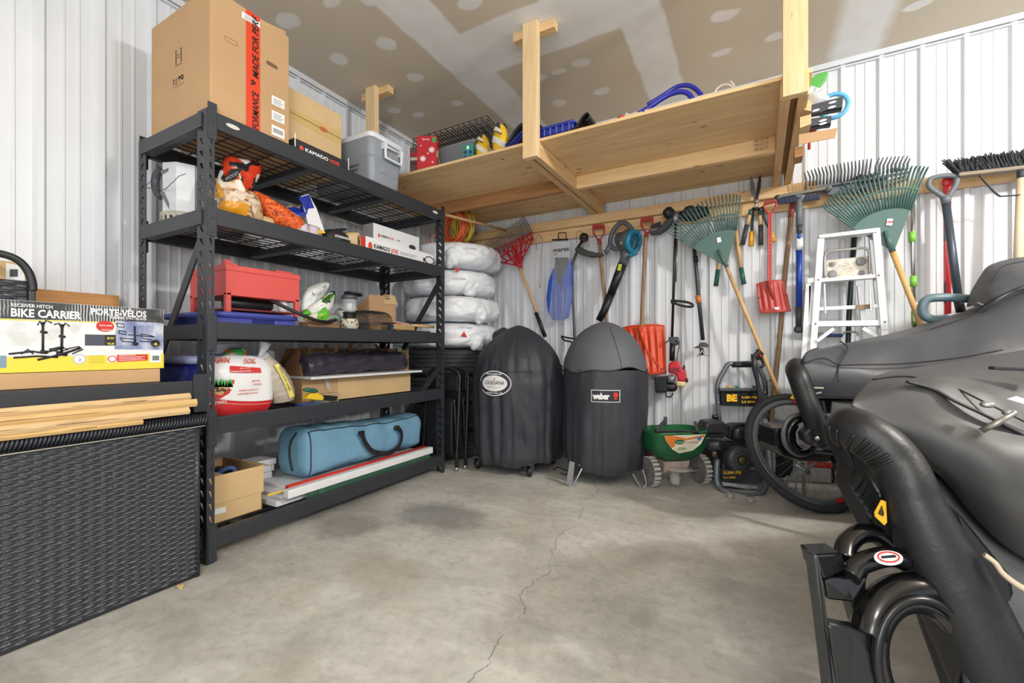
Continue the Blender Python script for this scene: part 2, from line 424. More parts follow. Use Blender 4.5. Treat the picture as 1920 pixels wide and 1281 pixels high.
for i, zt in enumerate(beams):
    for (x, d) in ((SX, -1), (SXR, 1)):
        mb = MB().box((min(x, x+d*.032), SY0+.03, zt-.07), (max(x, x+d*.032), SY1-.03, zt))
        bm_ = obj('shelf_beam', mb, black_steel, unit, bevel=.004)
        for y0 in (SY0+.002, SY1-.036):
            pl = obj('beam_bracket', MB().box((x-.0015 if d < 0 else x-.006, y0, zt-.12), (x+.006 if d < 0 else x+.0015, y0+.034, zt+.03)), black_steel, bm_, bevel=.002)
            if d < 0:
                for dz in (-.1, -.045, .01): obj('rivet', MB().lathe([(.0045, 0), (.0045, .003), (0, .004)], 10, (x+.006, y0+.017, zt+dz), X_), dark_grey, bm_)
        if i == 0 and d < 0:
            for yy in (SY0+.10, SY1-.10): decal('slot_label', sticker, ell((x, yy+.0, zt-.032), Y_, Z_, .028, .009), bm_, X_, .0015, label='pale oval slot in the black beam')
    zd = zt-.03; mb = MB(); yy = SY0+.05
    while yy < SY1-.04: mb.bar((SX-.03, yy, zd), (SXR+.03, yy, zd), .004, .004); yy += .1
    xx = SXR+.05
    while xx < SX-.03: mb.bar((xx, SY0+.04, zd+.004), (xx, SY1-.04, zd+.004), .004, .004); xx += .05
    obj('wire_deck', mb, M('zinc_wire', (120, 122, 124), .35, .7) if False else black_wire, unit)
    for yy in (SY0+.02, SY0+.51, SY0+1.02, SY1-.02):
        obj('cross_bar', MB().box((SXR+.032, yy-.025, zd-.035), (SX-.032, yy+.025, zd-.004)), black_steel, unit, bevel=.003)
# lower neighbour unit: one shelf level seen, runs off to the left
u2 = thing('low_shelving_unit', 'black steel shelf level holding the yellow bike carrier box', 'shelf', (-2.225, 0, 0))
for (x, d) in ((SX, -1), (SXR, 1)):
    obj('shelf_beam', MB().box((min(x, x+d*.032), -.75, .745-.085), (max(x, x+d*.032), SY0-.003, .745)), black_steel, u2, bevel=.004)
    mb = MB(); holed(mb, (x, -.8, 0), X_*d, .07, 0, .95, 1); holed(mb, (x, -.8, 0), Y_, .042, 0, .95, -1); obj('upright', mb, black_steel, u2, solid=.004)
obj('beam_bracket', MB().box((SX-.002, SY0-.05, .62), (SX+.006, SY0-.002, .77)), black_steel, u2, bevel=.002)
mb = MB(); xx = SXR+.05
while xx < SX-.03: mb.bar((xx, -.75, .72), (xx, SY0-.01, .72), .004, .004); xx += .05
for k in range(16): mb.bar((SX-.03, -.7+k*.1, .716), (SXR+.03, -.7+k*.1, .716), .004, .004)
obj('wire_deck', mb, black_wire, u2)

# ================================================================ OVERHEAD LOFT
loft = thing('overhead_storage_shelf', 'plywood storage loft hung from the ceiling on lumber posts', 'shelf', (-1.1, 2.85, 2.0))
DZ = 2.035
for (xa, xb) in ((-2.62, -1.145), (-1.141, .20)):
    obj('deck_panel', MB().box((xa, 2.235, DZ), (xb, 3.452, DZ+.016)), ply, loft, bevel=.001)
for px in (-2.36, -1.114, .136):
    obj('post', MB().box((px-.045, 2.195, DZ-.095), (px+.045, 2.235, CZ-.002)), wood_z, loft, bevel=.002)
    if px > .1: js = (-.052, .014)
    elif px > -1.2: js = (-.045, .004)
    else: js = (-.02,)
    for j in js: obj('joist', MB().box((px+j, 2.236, DZ-.089), (px+j+.038, 3.43, DZ-.001)), wood_y, loft, bevel=.002)
    if px < .1: obj('ceiling_block', MB().box((px-.13, 2.236, CZ-.05), (px+.13, 2.29, CZ-.002)), wood_x, loft, bevel=.002)
obj('ceiling_block', MB().box((.0, 2.236, CZ-.05), (.3, 2.29, CZ-.002)), wood_x, loft, bevel=.002)
brown_wood = wood('darker_lumber', (150, 104, 62), (186, 138, 90), (1.2, 28, 28))
obj('blocking', MB().box((-1.07, 2.80, DZ-.089), (.083, 2.838, DZ-.001)), wood_x, loft, bevel=.002)
obj('blocking', MB().box((-2.3, 2.80, DZ-.089), (-1.16, 2.838, DZ-.001)), brown_wood, loft, bevel=.002)
text('SELECT\nSELECT\nSELECT', .016, M('stamp_ink', (96, 72, 50), .7), (-.02, 2.799, DZ-.065), X_, Z_, loft, w=.07)
# ledger boards on the back wall
rail = thing('wall_rail', 'long pale lumber boards screwed along the back wall for hanging tools', 'rail', (0, 3.45, 1.8))
obj('upper_board', MB().box((-2.62, 3.395, 1.873), (.33, 3.433, 1.945)), wood_x, rail, bevel=.002)
obj('lower_board', MB().box((-2.62, 3.433, 1.785), (2.2, 3.452, 1.872)), wood_x, rail, bevel=.002)
# ================================================================ CAMERA, LIGHT
cam = bpy.data.cameras.new('camera'); co = bpy.data.objects.new('camera', cam); COL.objects.link(co)
co.location = CAM; co.rotation_euler = (R(90), 0, TH); cam.sensor_width = 36; cam.lens = FPX/1920*36; cam.shift_y = (HY-640.5)/1920
cam.clip_start = .02; SC.camera = co
def area(loc, size, power, tgt=None, col=(1, .985, .96), name='ceiling_lamp'):
    l = bpy.data.lights.new(name, 'AREA'); l.shape = 'RECTANGLE'; l.size, l.size_y = size; l.energy = power; l.color = col
    o = bpy.data.objects.new(name, l); COL.objects.link(o); o.location = loc
    if tgt: o.rotation_euler = (V(tgt)-V(loc)).to_track_quat('-Z', 'Y').to_euler()
    return o
def omni(loc, power, rad, col=(1, .985, .96), name='key_fill_lamp'):
    l = bpy.data.lights.new(name, 'POINT'); l.energy = power; l.shadow_soft_size = rad; l.color = col
    o = bpy.data.objects.new(name, l); COL.objects.link(o); o.location = loc
omni((2.3, 1.35, 2.42), 125, .10)
omni((.7, -1.1, 2.2), 48, .3)  # fill lamp added behind the camera to lift the room
omni((.35, -1.5, 1.25), 62, .45, name='flash_stand_in')  # soft lamp added low behind the camera, standing in for a flash
w = bpy.data.worlds.new('world'); SC.world = w; w.use_nodes = True
w.node_tree.nodes['Background'].inputs[0].default_value = (.86, .92, 1, 1); w.node_tree.nodes['Background'].inputs[1].default_value = .6
SC.view_settings.view_transform = 'Standard'; SC.view_settings.look = 'None'; SC.view_settings.gamma = 1; SC.view_settings.exposure = .80
SC.view_settings.use_curve_mapping = False
# ================================================================ TOP OF THE SHELVING UNIT
TD = 1.838
def carton(name, a, b, mat, label, cat, group=None, bevel=.003):
    t = thing(name, label, cat, ((a[0]+b[0])/2, (a[1]+b[1])/2, a[2]), group)
    obj('carton', MB().box(a, b), mat, t, bevel=bevel)
    return t
# big moving carton
a, b = (-2.455, .967, TD), (-1.95, 1.313, 2.353)
t = carton('cardboard_box', a, b, card, 'largest cardboard box, with a red printed tape stripe, on top shelf', 'box')
red_tape = M('red_tape', (226, 66, 30), .5)
p = lambda px, py: AX(px, py, -1.95)
yl, yr = p(461, 100).y, p(487.5, 100).y
decal('tape', red_tape, [V((-1.95, yl, TD)), V((-1.95, yr, TD)), V((-1.95, yr, 2.353)), V((-1.95, yl, 2.353))], t, X_, label='red tape stripe with black lettering')
cyx = yl+(yr-yl)*.86
text('MADE FOR PERF', .027, black_ink, (-1.948, cyx, p(478, 146).z), Z_, -Y_, t, w=2.345-p(478, 146).z, bold=.015, shear=.2)
text('FORMANCE', .027, black_ink, (-1.948, cyx, TD+.006), Z_, -Y_, t, w=p(478, 172).z-TD-.006, bold=.015, shear=.2)
q = V((-1.9475, (yl+yr)/2, p(478, 158).z))
mb = MB().prism([q+V((0, y*.011, z*.014)) for y, z in ((-1, .9), (1, 0), (-1, -.9), (-1, -.4), (.1, 0), (-1, .4))], X_, .0006).prism([q+V((0, y*.011, z*.014)) for y, z in ((-.2, 1), (1, .55), (1, .2), (-.2, .72))], X_, .0006)
obj('logo', mb, black_ink, t)
for (pts, nm) in (([(453, 21), (487, 42), (487, 53), (453, 33)], 'top_label'), ([(509, 178), (533, 190), (533, 206), (509, 195)], 'shipping_label'), ([(509, 206), (533, 217), (533, 234), (509, 224)], 'shipping_label'), ([(509, 233), (533, 244), (533, 262), (509, 252)], 'barcode_label')):
    Q = [p(x, y) for x, y in pts]; d = decal(nm, white_label, Q, t, X_, .0018)
    u = (Q[0]-Q[3]); r_ = (Q[1]-Q[0])
    mb = MB()
    if nm == 'barcode_label':
        for k in range(14): mb.quad(Q[3]+r_*(.12+k*.055)+u*.3+X_*.0024, r_, u, .028 if k % 3 else .04, .45)
    else:
        for k in range(5): mb.quad(Q[3]+r_*.12+u*(.18+k*.14)+X_*.0024, r_, u, .6+.1*((k*7) % 3), .045)
    obj('print', mb, grey_ink, d)
hole_m = M('hand_hole', (118, 92, 62), .9)
for (c_, a_) in (((433, 77), .024), ((510, 122), .024)):
    q = p(*c_); Q = []
    for k in range(24):
        an = 2*math.pi*k/24; Q.append(q+V((0, math.cos(an)*.0085+(.018 if math.cos(an) > 0 else -.018), math.sin(an)*.0085)))
    mb = MB(); mb.tube(smooth(Q, 1, True)[:24], .0012, 6, True)
    d = obj('hand_hole_rim', mb, card_dark, t)
    if c_[0] > 500: decal('hand_hole', hole_m, Q, t, X_, .0006)
yf = .967
def py_(px, py): return AY(px, py, yf)
q = py_(335, 106)
mb = MB()
for s_ in (-1, 1):
    c0 = q+X_*s_*.022
    mb.box(c0+V((-.003, -.0008, -.03)), c0+V((.003, -.0002, .02))); mb.sup(c0+V((0, -.0005, .027)), (.005, .0004, .006), 1, 1, 10, 6)
mb.box(q+V((-.012, -.0008, -.006)), q+V((.012, -.0002, -.004))); mb.box(q+V((-.012, -.0008, .006)), q+V((.012, -.0002, .008)))
mb.box(q+V((-.026, -.0008, -.037)), q+V((.026, -.0002, -.035)))
obj('lifting_pictogram', mb, black_ink, t)
q = py_(334, 150); mb = MB()
mb.box(q+V((-.04, -.0008, -.014)), q+V((-.036, -.0002, 0))).sup(q+V((-.038, -.0005, .006)), (.005, .0004, .008), 1, 1, 8, 6)
mb.box(q+V((-.022, -.0008, -.014)), q+V((-.02, -.0002, .012))).box(q+V((-.012, -.0008, -.014)), q+V((-.01, -.0002, .012))).box(q+V((-.024, -.0008, -.016)), q+V((-.008, -.0002, -.014)))
mb.box(q+V((.01, -.0008, -.014)), q+V((.012, -.0002, .004))).prism([q+V((.011+.011*math.cos(x), -.0002, .003+.011*math.sin(x))) for x in [math.pi*k/8 for k in range(9)]], -Y_, .0006)
mb.tube([q+V((.036+.009*math.cos(x), -.0005, .002+.009*math.sin(x))) for x in [2*math.pi*k/12 for k in range(12)]], .0022, 6, True)
mb.box(q+V((-.042, -.0008, -.026)), q+V((.05, -.0002, -.025)))
obj('care_symbols', mb, black_ink, t)
for s_ in (0,): 
    mb = MB().hexa([V((-1.955, 1.0+.2, 2.353)), V((-2.45, 1.2, 2.353)), V((-2.45, 1.3, 2.353)), V((-1.955, 1.3, 2.353))], [V((-1.955, 1.2, 2.356)), V((-2.45, 1.2, 2.356)), V((-2.45, 1.3, 2.375)), V((-1.955, 1.3, 2.375))])
    obj('flap', mb, card, t)
# second carton with packing tape across
t = carton('cardboard_box', (-2.48, 1.37, TD), (-2.05, 1.698, 2.183), card_light, 'medium cardboard box sealed with clear tape, behind a flat black box', 'box')
X0 = -2.05; p = lambda px, py: AX(px, py, X0)
pk = M('packing_tape', (206, 176, 112), .3, coat=.3)
decal('packing_tape', pk, [p(543.5, 202), p(639, 248), p(639, 272), p(543.5, 221)], t, X_, label='shiny tan packing tape')
decal('flap_seam', card_dark, [p(543.5, 208.5), p(639, 260), p(639, 261.5), p(543.5, 210)], t, X_, .0016)
decal('print', M('faded_red', (190, 96, 66), .6), ell(p(606, 243), Y_, V((0, -.0, 1)), .026, .012), t, X_, .002, label='small faded red stamp')
# flat black branded carton
t = thing('cardboard_box', 'flat black box with orange and white lettering on top shelf', 'box', (-2.0, 1.49, TD))
bb = M('black_print', (40, 41, 44), .5)
obj('carton', MB().box((-2.045, 1.33, TD), (-1.935, 1.652, 1.879)), bb, t, bevel=.001)
kam_r = M('kamado_red', (226, 74, 54), .5)
def kamado(t, X, p0, p1, h, icon=True, dark=False, tail=None):
    """lettering along +Y on plane x = X from point p0 to p1 (word run)"""
    p0 = V((X, p0.y, p0.z)); L = (p1.y-p0.y)
    text('KAMADO', h, white_ink if dark else black_ink, p0, Y_, Z_, t, w=L*.66, bold=.03)
    text('JOE', h, kam_r, p0+Y_*L*.69, Y_, Z_, t, w=L*.31, bold=.03)
    q = p0-Y_*h*1.15+Z_*h*.35
    mb = MB().prism([q+V((0, math.cos(x)*h*.62*(1.0), math.sin(x)*h*.85)) for x in [math.pi*(k/10) for k in range(11)]]+[q+V((0, y*h, z*h)) for y, z in ((-.62, -.35), (-.42, -.75), (.42, -.75), (.62, -.35))], X_, .0008)
    obj('grill_logo', mb, kam_r, t)
p = lambda px, py: AX(px, py, -1.935)
kamado(t, -1.9345, p(572, 284), p(636, 312), .017, dark=True)
for y in (1.334, 1.649): decal('white_edge', white_label, rect((-1.935, y-.003, TD), Y_, Z_, .005, .064), t, X_)
# cooler
cool = thing('cooler', 'grey hard cooler with a white lid and handle at end of top shelf', 'cooler', (-2.19, 1.93, 1.84))
cg = M('cooler_grey', (142, 148, 156), .45); cl = M('cooler_lid', (222, 226, 230), .35)
x0, x1, y0, y1 = -2.45, -1.928, 1.80, 2.062; zc = 1.838
def rr(x0, x1, y0, y1, z, r, n=5):
    o = []
    for (cx_, cy_, a0_) in ((x1-r, y1-r, 0), (x0+r, y1-r, 90), (x0+r, y0+r, 180), (x1-r, y0+r, 270)):
        for k in range(n+1):
            an = R(a0_+90*k/n); o.append(V((cx_+r*math.cos(an), cy_+r*math.sin(an), z)))
    return o
def loft_rings(rings, caps=True, smooth_=True):
    mb = MB(); n = len(rings[0]); vs = [p for r_ in rings for p in r_]
    mb.add(vs, [(i*n+k, i*n+(k+1) % n, (i+1)*n+(k+1) % n, (i+1)*n+k) for i in range(len(rings)-1) for k in range(n)], smooth_)
    if caps: mb.f += [list(range(n))[::-1], [(len(rings)-1)*n+k for k in range(n)]]; mb.sm += [False, False]
    return mb
I = lambda e, z, r=.035: rr(x0+e, x1-e, y0+e, y1-e, z, r)
obj('body', loft_rings([I(.018, zc), I(.012, zc+.02), I(.008, zc+.14), I(.002, zc+.15), I(.0, zc+.16), I(.0, zc+.25)]), cg, cool, bevel=.002)
lid = obj('lid', loft_rings([I(-.006, zc+.25), I(-.008, zc+.262), I(-.006, zc+.275), I(.006, zc+.29)]), cl, cool, bevel=.004)
cen = (y0+y1)/2
mb = MB(); hy0, hy1 = AX(718, 270, x1).y, AX(748, 300, x1).y
mb.tube(smooth([V((x1+.02, y, z)) for y, z in ((hy0, zc+.235), (hy0+.002, zc+.165), (hy0+.012, zc+.155), (hy1-.012, zc+.155), (hy1-.002, zc+.165), (hy1, zc+.235))], 4), .0075, 8)
mb.tube([V((x1+.02, hy0, zc+.222)), V((x1+.02, hy1, zc+.222))], .005, 8)
for y in (hy0, hy1): mb.box((x1-.002, y-.01, zc+.205), (x1+.026, y+.01, zc+.24))
obj('handle', mb, cl, cool, label='white swing handle')
obj('hinge', MB().box((-2.25, y0-.009, zc+.235), (-2.21, y0+.002, zc+.262)).box((-2.256, y0-.01, zc+.228), (-2.204, y0, zc+.236)), M('hinge_white', (228, 230, 232), .3), cool, bevel=.002)
for k in range(4):
    obj('grip_groove', MB().sup((-2.10+.03*k*0, y0+.006, zc+.03+.026*k), (.05+.008*k, .008, .007), 1, .8, 16, 8), M('cooler_shade', (108, 114, 122), .5), cool)
for (ya, yb) in ((1.88, 1.93), (1.97, 2.02)): obj('emboss', MB().box((x1-.012, ya, zc+.07), (x1-.006, yb, zc+.12)), cg, cool, bevel=.002)
# ================================================================ THINGS ON THE LOFT
LZ = DZ+.017
def L(px, py, Y=2.3): return AY(px, py, Y)
# red gift carton turned cornerwise
def turned_box(name, c, w, d, h, ang, mat, label, cat, bev=.002):
    t = thing(name, label, cat, (c[0], c[1], c[2]))
    m4 = Matrix.Translation(V(c)) @ Matrix.Rotation(ang, 4, 'Z')
    obj('carton', MB().box((-w/2, -d/2, 0), (w/2, d/2, h), m4), mat, t, bevel=bev)
    return t, m4
rb = M('gift_red', (186, 30, 44), .4)
c0 = AZ(798, 322, LZ)
t, m4 = turned_box('gift_box', (c0.x-.012, 2.33, LZ), .13, .11, .235, R(28), rb, 'red carton printed with white snowflakes, on the loft beside cooler', 'box')
ux = (m4.to_3x3() @ X_); uy = (m4.to_3x3() @ Y_); ff = m4 @ V((-.065, -.055, 0)); 
snow = M('snow_white', (240, 236, 236), .5)
def flake(c_, r_, u_, nrm, s_, par):
    mb = MB()
    for k in range(6):
        an = math.pi*k/6; d = V(r_)*math.cos(an)+V(u_)*math.sin(an); e = V(r_)*-math.sin(an)+V(u_)*math.cos(an); c_ = V(c_)
        mb.prism([c_-d*s_-e*s_*.1, c_+d*s_-e*s_*.1, c_+d*s_+e*s_*.1, c_-d*s_+e*s_*.1], nrm, .0008)
    return obj('snowflake', mb, snow, par)
for (i, j, s_) in ((.75, .6, .02), (.3, .35, .02), (.2, .72, .005), (.55, .5, .006), (.8, .25, .007)): flake(ff+ux*.13*i+Z_*.235*j-uy*.0008, ux, Z_, -uy, s_, t)
fr = m4 @ V((.065, -.055, 0))
for (i, j, s_) in ((.12, .5, .022), (.85, .4, .018), (.7, .7, .006)): flake(fr+uy*.11*i+Z_*.235*j+ux*.0008, uy, Z_, ux, s_, t)
text('Disney', .014, white_ink, ff+ux*.035+Z_*.205-uy*.001, ux, Z_, t, w=.05); text('Disney', .014, white_ink, fr+uy*.01+Z_*.205+ux*.001, uy, Z_, t, w=.045)
decal('green_tag', M('tag_green', (70, 150, 80), .5), rect(ff+ux*.1+Z_*.19, ux, Z_, .026, .035), t, -uy)
decal('picture_panel', M('picture_gold', (196, 150, 84), .5), rect(fr+uy*.04+Z_*.04, uy, Z_, .055, .13), t, ux)
t, m4 = turned_box('carton', (c0.x-.13, 2.36, LZ), .08, .1, .2, R(20), M('striped_carton', (120, 84, 84), .6, var=(.3, 30)), 'narrow dark carton squeezed between cooler and red gift box', 'box')
f2 = m4 @ V((-.04, -.05, 0)); u2x = m4.to_3x3() @ X_
for k, cc in enumerate(((196, 40, 50), (225, 215, 205), (90, 60, 70))): decal('printed_band', M('cband%d' % k, cc, .5), rect(f2+Z_*(.14-.03*k)+u2x*.004, u2x, Z_, .072, .02), t, -(m4.to_3x3() @ Y_))
# clear storage tub
t = thing('storage_tub', 'clear plastic storage tub behind the red gift box', 'tub', (-1.75, 2.55, LZ))
q0, q1 = L(800, 300, 2.42), L(880, 300, 2.42)
tub = M('tub_plastic', (150, 158, 166), .3, alpha=.75)
T = lambda e, z: rr(-2.02+e, -1.62-e, 2.42+e, 2.80-e, z, .05)
obj('tub', loft_rings([T(.035, LZ), T(.028, LZ+.02), T(.008, LZ+.19), T(.0, LZ+.195), T(.0, LZ+.21), T(.012, LZ+.212), T(.03, LZ+.03)]), tub, t)
obj('contents', MB().sup((-1.82, 2.61, LZ+.08), (.15, .14, .08), .4, .4, wr=.02), M('tub_contents', (108, 112, 118), .8, var=(.3, 14)), t)
# folded wire crate on top of it
t = thing('wire_crate', 'folded black wire dog crate lying across the clear tub', 'crate', (-1.85, 2.6, LZ+.215))
o_ = V((-2.12, 2.36, LZ+.222)); ux = V((1, .12, 0)).normalized(); uy = V((-.12, 1, 0)).normalized()
for lay in range(4):
    mb = MB(); zz = lay*.022
    for k in range(9): mb.tube([o_+uy*.06*k+Z_*(zz+.002), o_+ux*.58+uy*.06*k+Z_*(zz+.05)], .0022, 5)
    for k in range(14): mb.tube([o_+ux*.0445*k+Z_*(zz+.004*k), o_+ux*.0445*k+uy*.48+Z_*(zz+.004*k)], .0032, 5)
    obj('wire_panel', mb, black_wire, t)
# little green carton
t, m4 = turned_box('game_box', (L(876, 290, 2.28).x, 2.30, LZ), .07, .05, .1, R(18), M('teal_print', (40, 132, 110), .5), 'small teal green box beside yellow inline skates on the loft', 'box')
f2 = m4 @ V((-.035, -.025, 0)); ux = m4.to_3x3() @ X_; uyy = m4.to_3x3() @ Y_
for k in range(4): decal('badge', M('badge_navy', (36, 50, 110), .5), ell(f2+ux*(.018+.034*(k % 2))+Z_*(.02+.03*(k//2)), ux, Z_, .012, .012, 14), t, -uyy)
decal('white_mark', white_label, rect(f2+ux*.028+Z_*.07, ux, Z_, .014, .02), t, -uyy)
# yellow shoes (pair) toe up
ysh = M('shoe_yellow', (234, 190, 40), .4); ywh = M('shoe_cream', (226, 222, 206), .5); ydk = M('shoe_charcoal', (52, 56, 66), .5)
def skate(px, zs, label):
    c_ = L(px, 285, 2.34); c_.z = LZ
    t = thing('inline_skate', label, 'skate', c_, 'pair of yellow inline skates')
    mb = MB()
    prof = [(.026, 0, .10), (.036, .02, .11), (.042, .06, .11), (.042, .10, .10), (.036, .135, .08), (.026, .16, .055), (.012, .175, .03), (.003, .18, .01)]
    rings = []
    for (w_, z, d) in prof: rings.append([c_+V((w_*zs*math.cos(2*math.pi*k/20), d*.5*math.sin(2*math.pi*k/20)+.02, z*zs)) for k in range(20)])
    obj('boot', loft_rings(rings), ysh, t)
    def band(za, zb, mt, nm, k0=0, k1=20, g=.0025):
        mb = MB(); rs = []
        for zz in [za+(zb-za)*i/4 for i in range(5)]:
            for i in range(len(prof)-1):
                if prof[i][1] <= zz <= prof[i+1][1]:
                    s_ = (zz-prof[i][1])/(prof[i+1][1]-prof[i][1]); w_ = prof[i][0]+(prof[i+1][0]-prof[i][0])*s_; d = prof[i][2]+(prof[i+1][2]-prof[i][2])*s_
            rs.append([c_+V(((w_*zs+g)*math.cos(2*math.pi*k/40), (d*.5+g)*math.sin(2*math.pi*k/40)+.02, (zz+.018*math.sin(k*.3))*zs)) for k in range(k0*2, k1*2+1)])
        m_ = len(rs[0]); mb.add([v for r_ in rs for v in r_], [(i*m_+k, i*m_+k+1, (i+1)*m_+k+1, (i+1)*m_+k) for i in range(4) for k in range(m_-1)], True)
        obj(nm, mb, mt, t)
    band(.055, .09, ywh, 'side_stripe', 10, 19); band(.118, .142, ywh, 'ankle_stripe', 10, 20); band(.0, .018, ydk, 'sole_edge', 11, 19); band(.145, .172, ydk, 'toe_cap')
    mb = MB(); mb.tube(smooth([c_+V((-.03*zs, -.035, .105*zs)), c_+V((0, -.05, .118*zs)), c_+V((.03*zs, -.03, .104*zs))], 5), .004, 6); obj('buckle_strap', mb, M('strap_brown', (92, 66, 58), .5), t)
skate(903, 1.0, 'left yellow inline skate with cream stripes standing on the loft edge')
skate(936, 1.2, 'right and larger looking yellow inline skate with charcoal patches, on loft edge')
# dark plastic sled leaning and blue toboggans
def sled(P, w, mat, label, name='snow_sled', flip=1, cat='sled', ribs=True, par_y=1.0):
    t = thing(name, label, cat, P[0])
    c = smooth(P, 6); hw = w/2
    def fn(u, v):
        i = min(int(u*(len(c)-1)+.5), len(c)-1); q = c[i]; s_ = (v-.5)*2
        return q+Y_*(s_*hw)+Z_*(.05*abs(s_)**4)
    obj('shell', MB().grid(fn, len(c), 15), mat, t, solid=.004)
    return t, fn
bl = M('sled_blue', (38, 52, 150), .32); nv = M('sled_navy', (20, 22, 32), .4)
b0 = L(940, 285, 2.45).x
sled([(b0, 0, LZ+.02), (b0+.08, 0, LZ+.06), (b0+.2, 0, LZ+.17), (b0+.24, 0, LZ+.215), (b0+.3, 0, LZ+.22)], .01, nv, '', 'x') if False else None
def sled2(name, px0, px1, y0, y1, z0, z1, mat, label, dip=.05, curl=0):
    xa, xb = L(px0, 270, y0).x, L(px1, 270, y0).x
    t = thing(name, label, 'sled', ((xa+xb)/2, (y0+y1)/2, LZ))
    n_ = 18; ring = []
    def fn(u, v):
        x = xa+(xb-xa)*u; y = y0+(y1-y0)*v; e = max(abs(u-.5)*2, abs(v-.5)*2)
        z = LZ+z0+(z1-z0)*(1-u if curl else 1)
        z -= dip*(1-e**6)
        return V((x, y, z))
    obj('shell', MB().grid(fn, 20, 20), mat, t, solid=.004)
    rim = [fn(u, 0) for u in [i/10 for i in range(11)]]+[fn(1, v) for v in [i/10 for i in range(1, 11)]]+[fn(1-u, 1) for u in [i/10 for i in range(1, 11)]]+[fn(0, 1-v) for v in [i/10 for i in range(1, 10)]]
    obj('rim', MB().tube(rim, .009, 8, True), mat, t)
    sk = obj('skirt', MB().grid(lambda u, v: fn(u, 0)+V((0, .012*v, -.05*v*(1 if dip > .03 else .5))), 20, 3), mat, t, solid=.003)
    for k in range(6):
        u = .1+k*.16; obj('rib', MB().bar(fn(u, 0)+V((0, -.004, .004)), fn(u, 0)+V((0, -.002, -.045)), .006, .004, up=X_), M('rib_light', (110, 122, 196), .4), t)
    return t
sled2('toboggan', 1003, 1075, 2.27, 2.62, .066, .066, bl, 'blue plastic toboggan at the loft edge, right of the post', .05)
sled2('toboggan', 1030, 1092, 2.66, 2.95, .135, .125, M('sled_blue_deep', (32, 44, 132), .3), 'second blue toboggan behind the first one on the loft', .05)
# black curled board nose
def curled(name, pts, w0, w1, mat, label, cat, th=.006, y=2.3, parent_label=None):
    t = thing(name, label, cat, pts[0])
    c = smooth(pts, 7); m_ = len(c)
    mb = MB().grid(lambda u, v: c[min(int(u*(m_-1)+.5), m_-1)]+Y_*(w0+(w1-w0)*v), m_, 6)
    obj('shell', mb, mat, t, solid=th); return t
x = L(1098, 250, 2.3).x
curled('roll_up_sled', [V((x-.11, 2.3, LZ+.006)), V((x-.05, 2.3, LZ+.03)), V((x-.012, 2.3, LZ+.075)), V((x+.02, 2.3, LZ+.09)), V((x+.03, 2.3, LZ+.065)), V((x+.01, 2.3, LZ+.05))], -.03, .16, M('curl_black', (14, 15, 20), .35), 'black curled sled nose resting against the blue toboggans', 'sled')
x = L(943, 280, 2.34).x
t = curled('saucer_sled', [V((x-.03, 2.34, LZ+.02)), V((x+.03, 2.34, LZ+.07)), V((x+.10, 2.34, LZ+.15)), V((x+.16, 2.34, LZ+.17)), V((x+.24, 2.34, LZ+.15))], 0, .25, nv, 'dark navy plastic sled slanting up behind the loft post', 'sled')
obj('rim', MB().tube(smooth([V((x-.03, 2.34, LZ+.02)), V((x+.03, 2.34, LZ+.07)), V((x+.10, 2.34, LZ+.15)), V((x+.16, 2.34, LZ+.17)), V((x+.24, 2.34, LZ+.15))], 6), .009, 8), nv, t)
t = curled('toboggan', [V((x+.04, 2.26, LZ+.003)), V((x+.10, 2.26, LZ+.03)), V((x+.19, 2.26, LZ+.09)), V((x+.26, 2.26, LZ+.10))], 0, .05, bl, 'blue sled lip half hidden by the middle loft post', 'sled')
# wooden sled with blue tube runners
t = thing('tube_sled', 'old wooden sled with two bent blue tube runners on the loft', 'sled', L(1270, 215, 2.4))
def LP(px, py, Y): q = AY(px, py, Y); return q
blu_tube = M('runner_blue', (28, 40, 160), .25, coat=.4)
for (Y_s, off) in ((2.32, (0, 0)), (2.6, (26, -12))):
    P_ = [(1182, 222), (1210, 206), (1245, 183), (1262, 175), (1280, 172), (1293, 178), (1303, 195)] if off[0] == 0 else [(1214, 197), (1245, 178), (1267, 164), (1285, 160), (1300, 164), (1313, 176), (1321, 190)]
    obj('runner', MB().tube(smooth([LP(a_, b_, Y_s) for a_, b_ in P_], 5), .0125, 10), blu_tube, t)
seat = M('woven_slats', (206, 186, 160), .7, var=(.2, 20))
mb = MB()
for k in range(9):
    xa = L(1150, 220, 2.36).x+k*.062; mb.box((xa, 2.27, LZ+.012+.004*(k % 2)), (xa+.05, 2.62, LZ+.022+.004*(k % 2)))
    obj('slat', MB().box((xa, 2.27, LZ+.012+.004*(k % 2)), (xa+.05, 2.62, LZ+.022+.004*(k % 2))), seat, t, bevel=.002)
obj('side_rail', MB().box((L(1150, 220, 2.36).x, 2.3, LZ), (L(1150, 220, 2.36).x+.56, 2.33, LZ+.012)), seat, t)
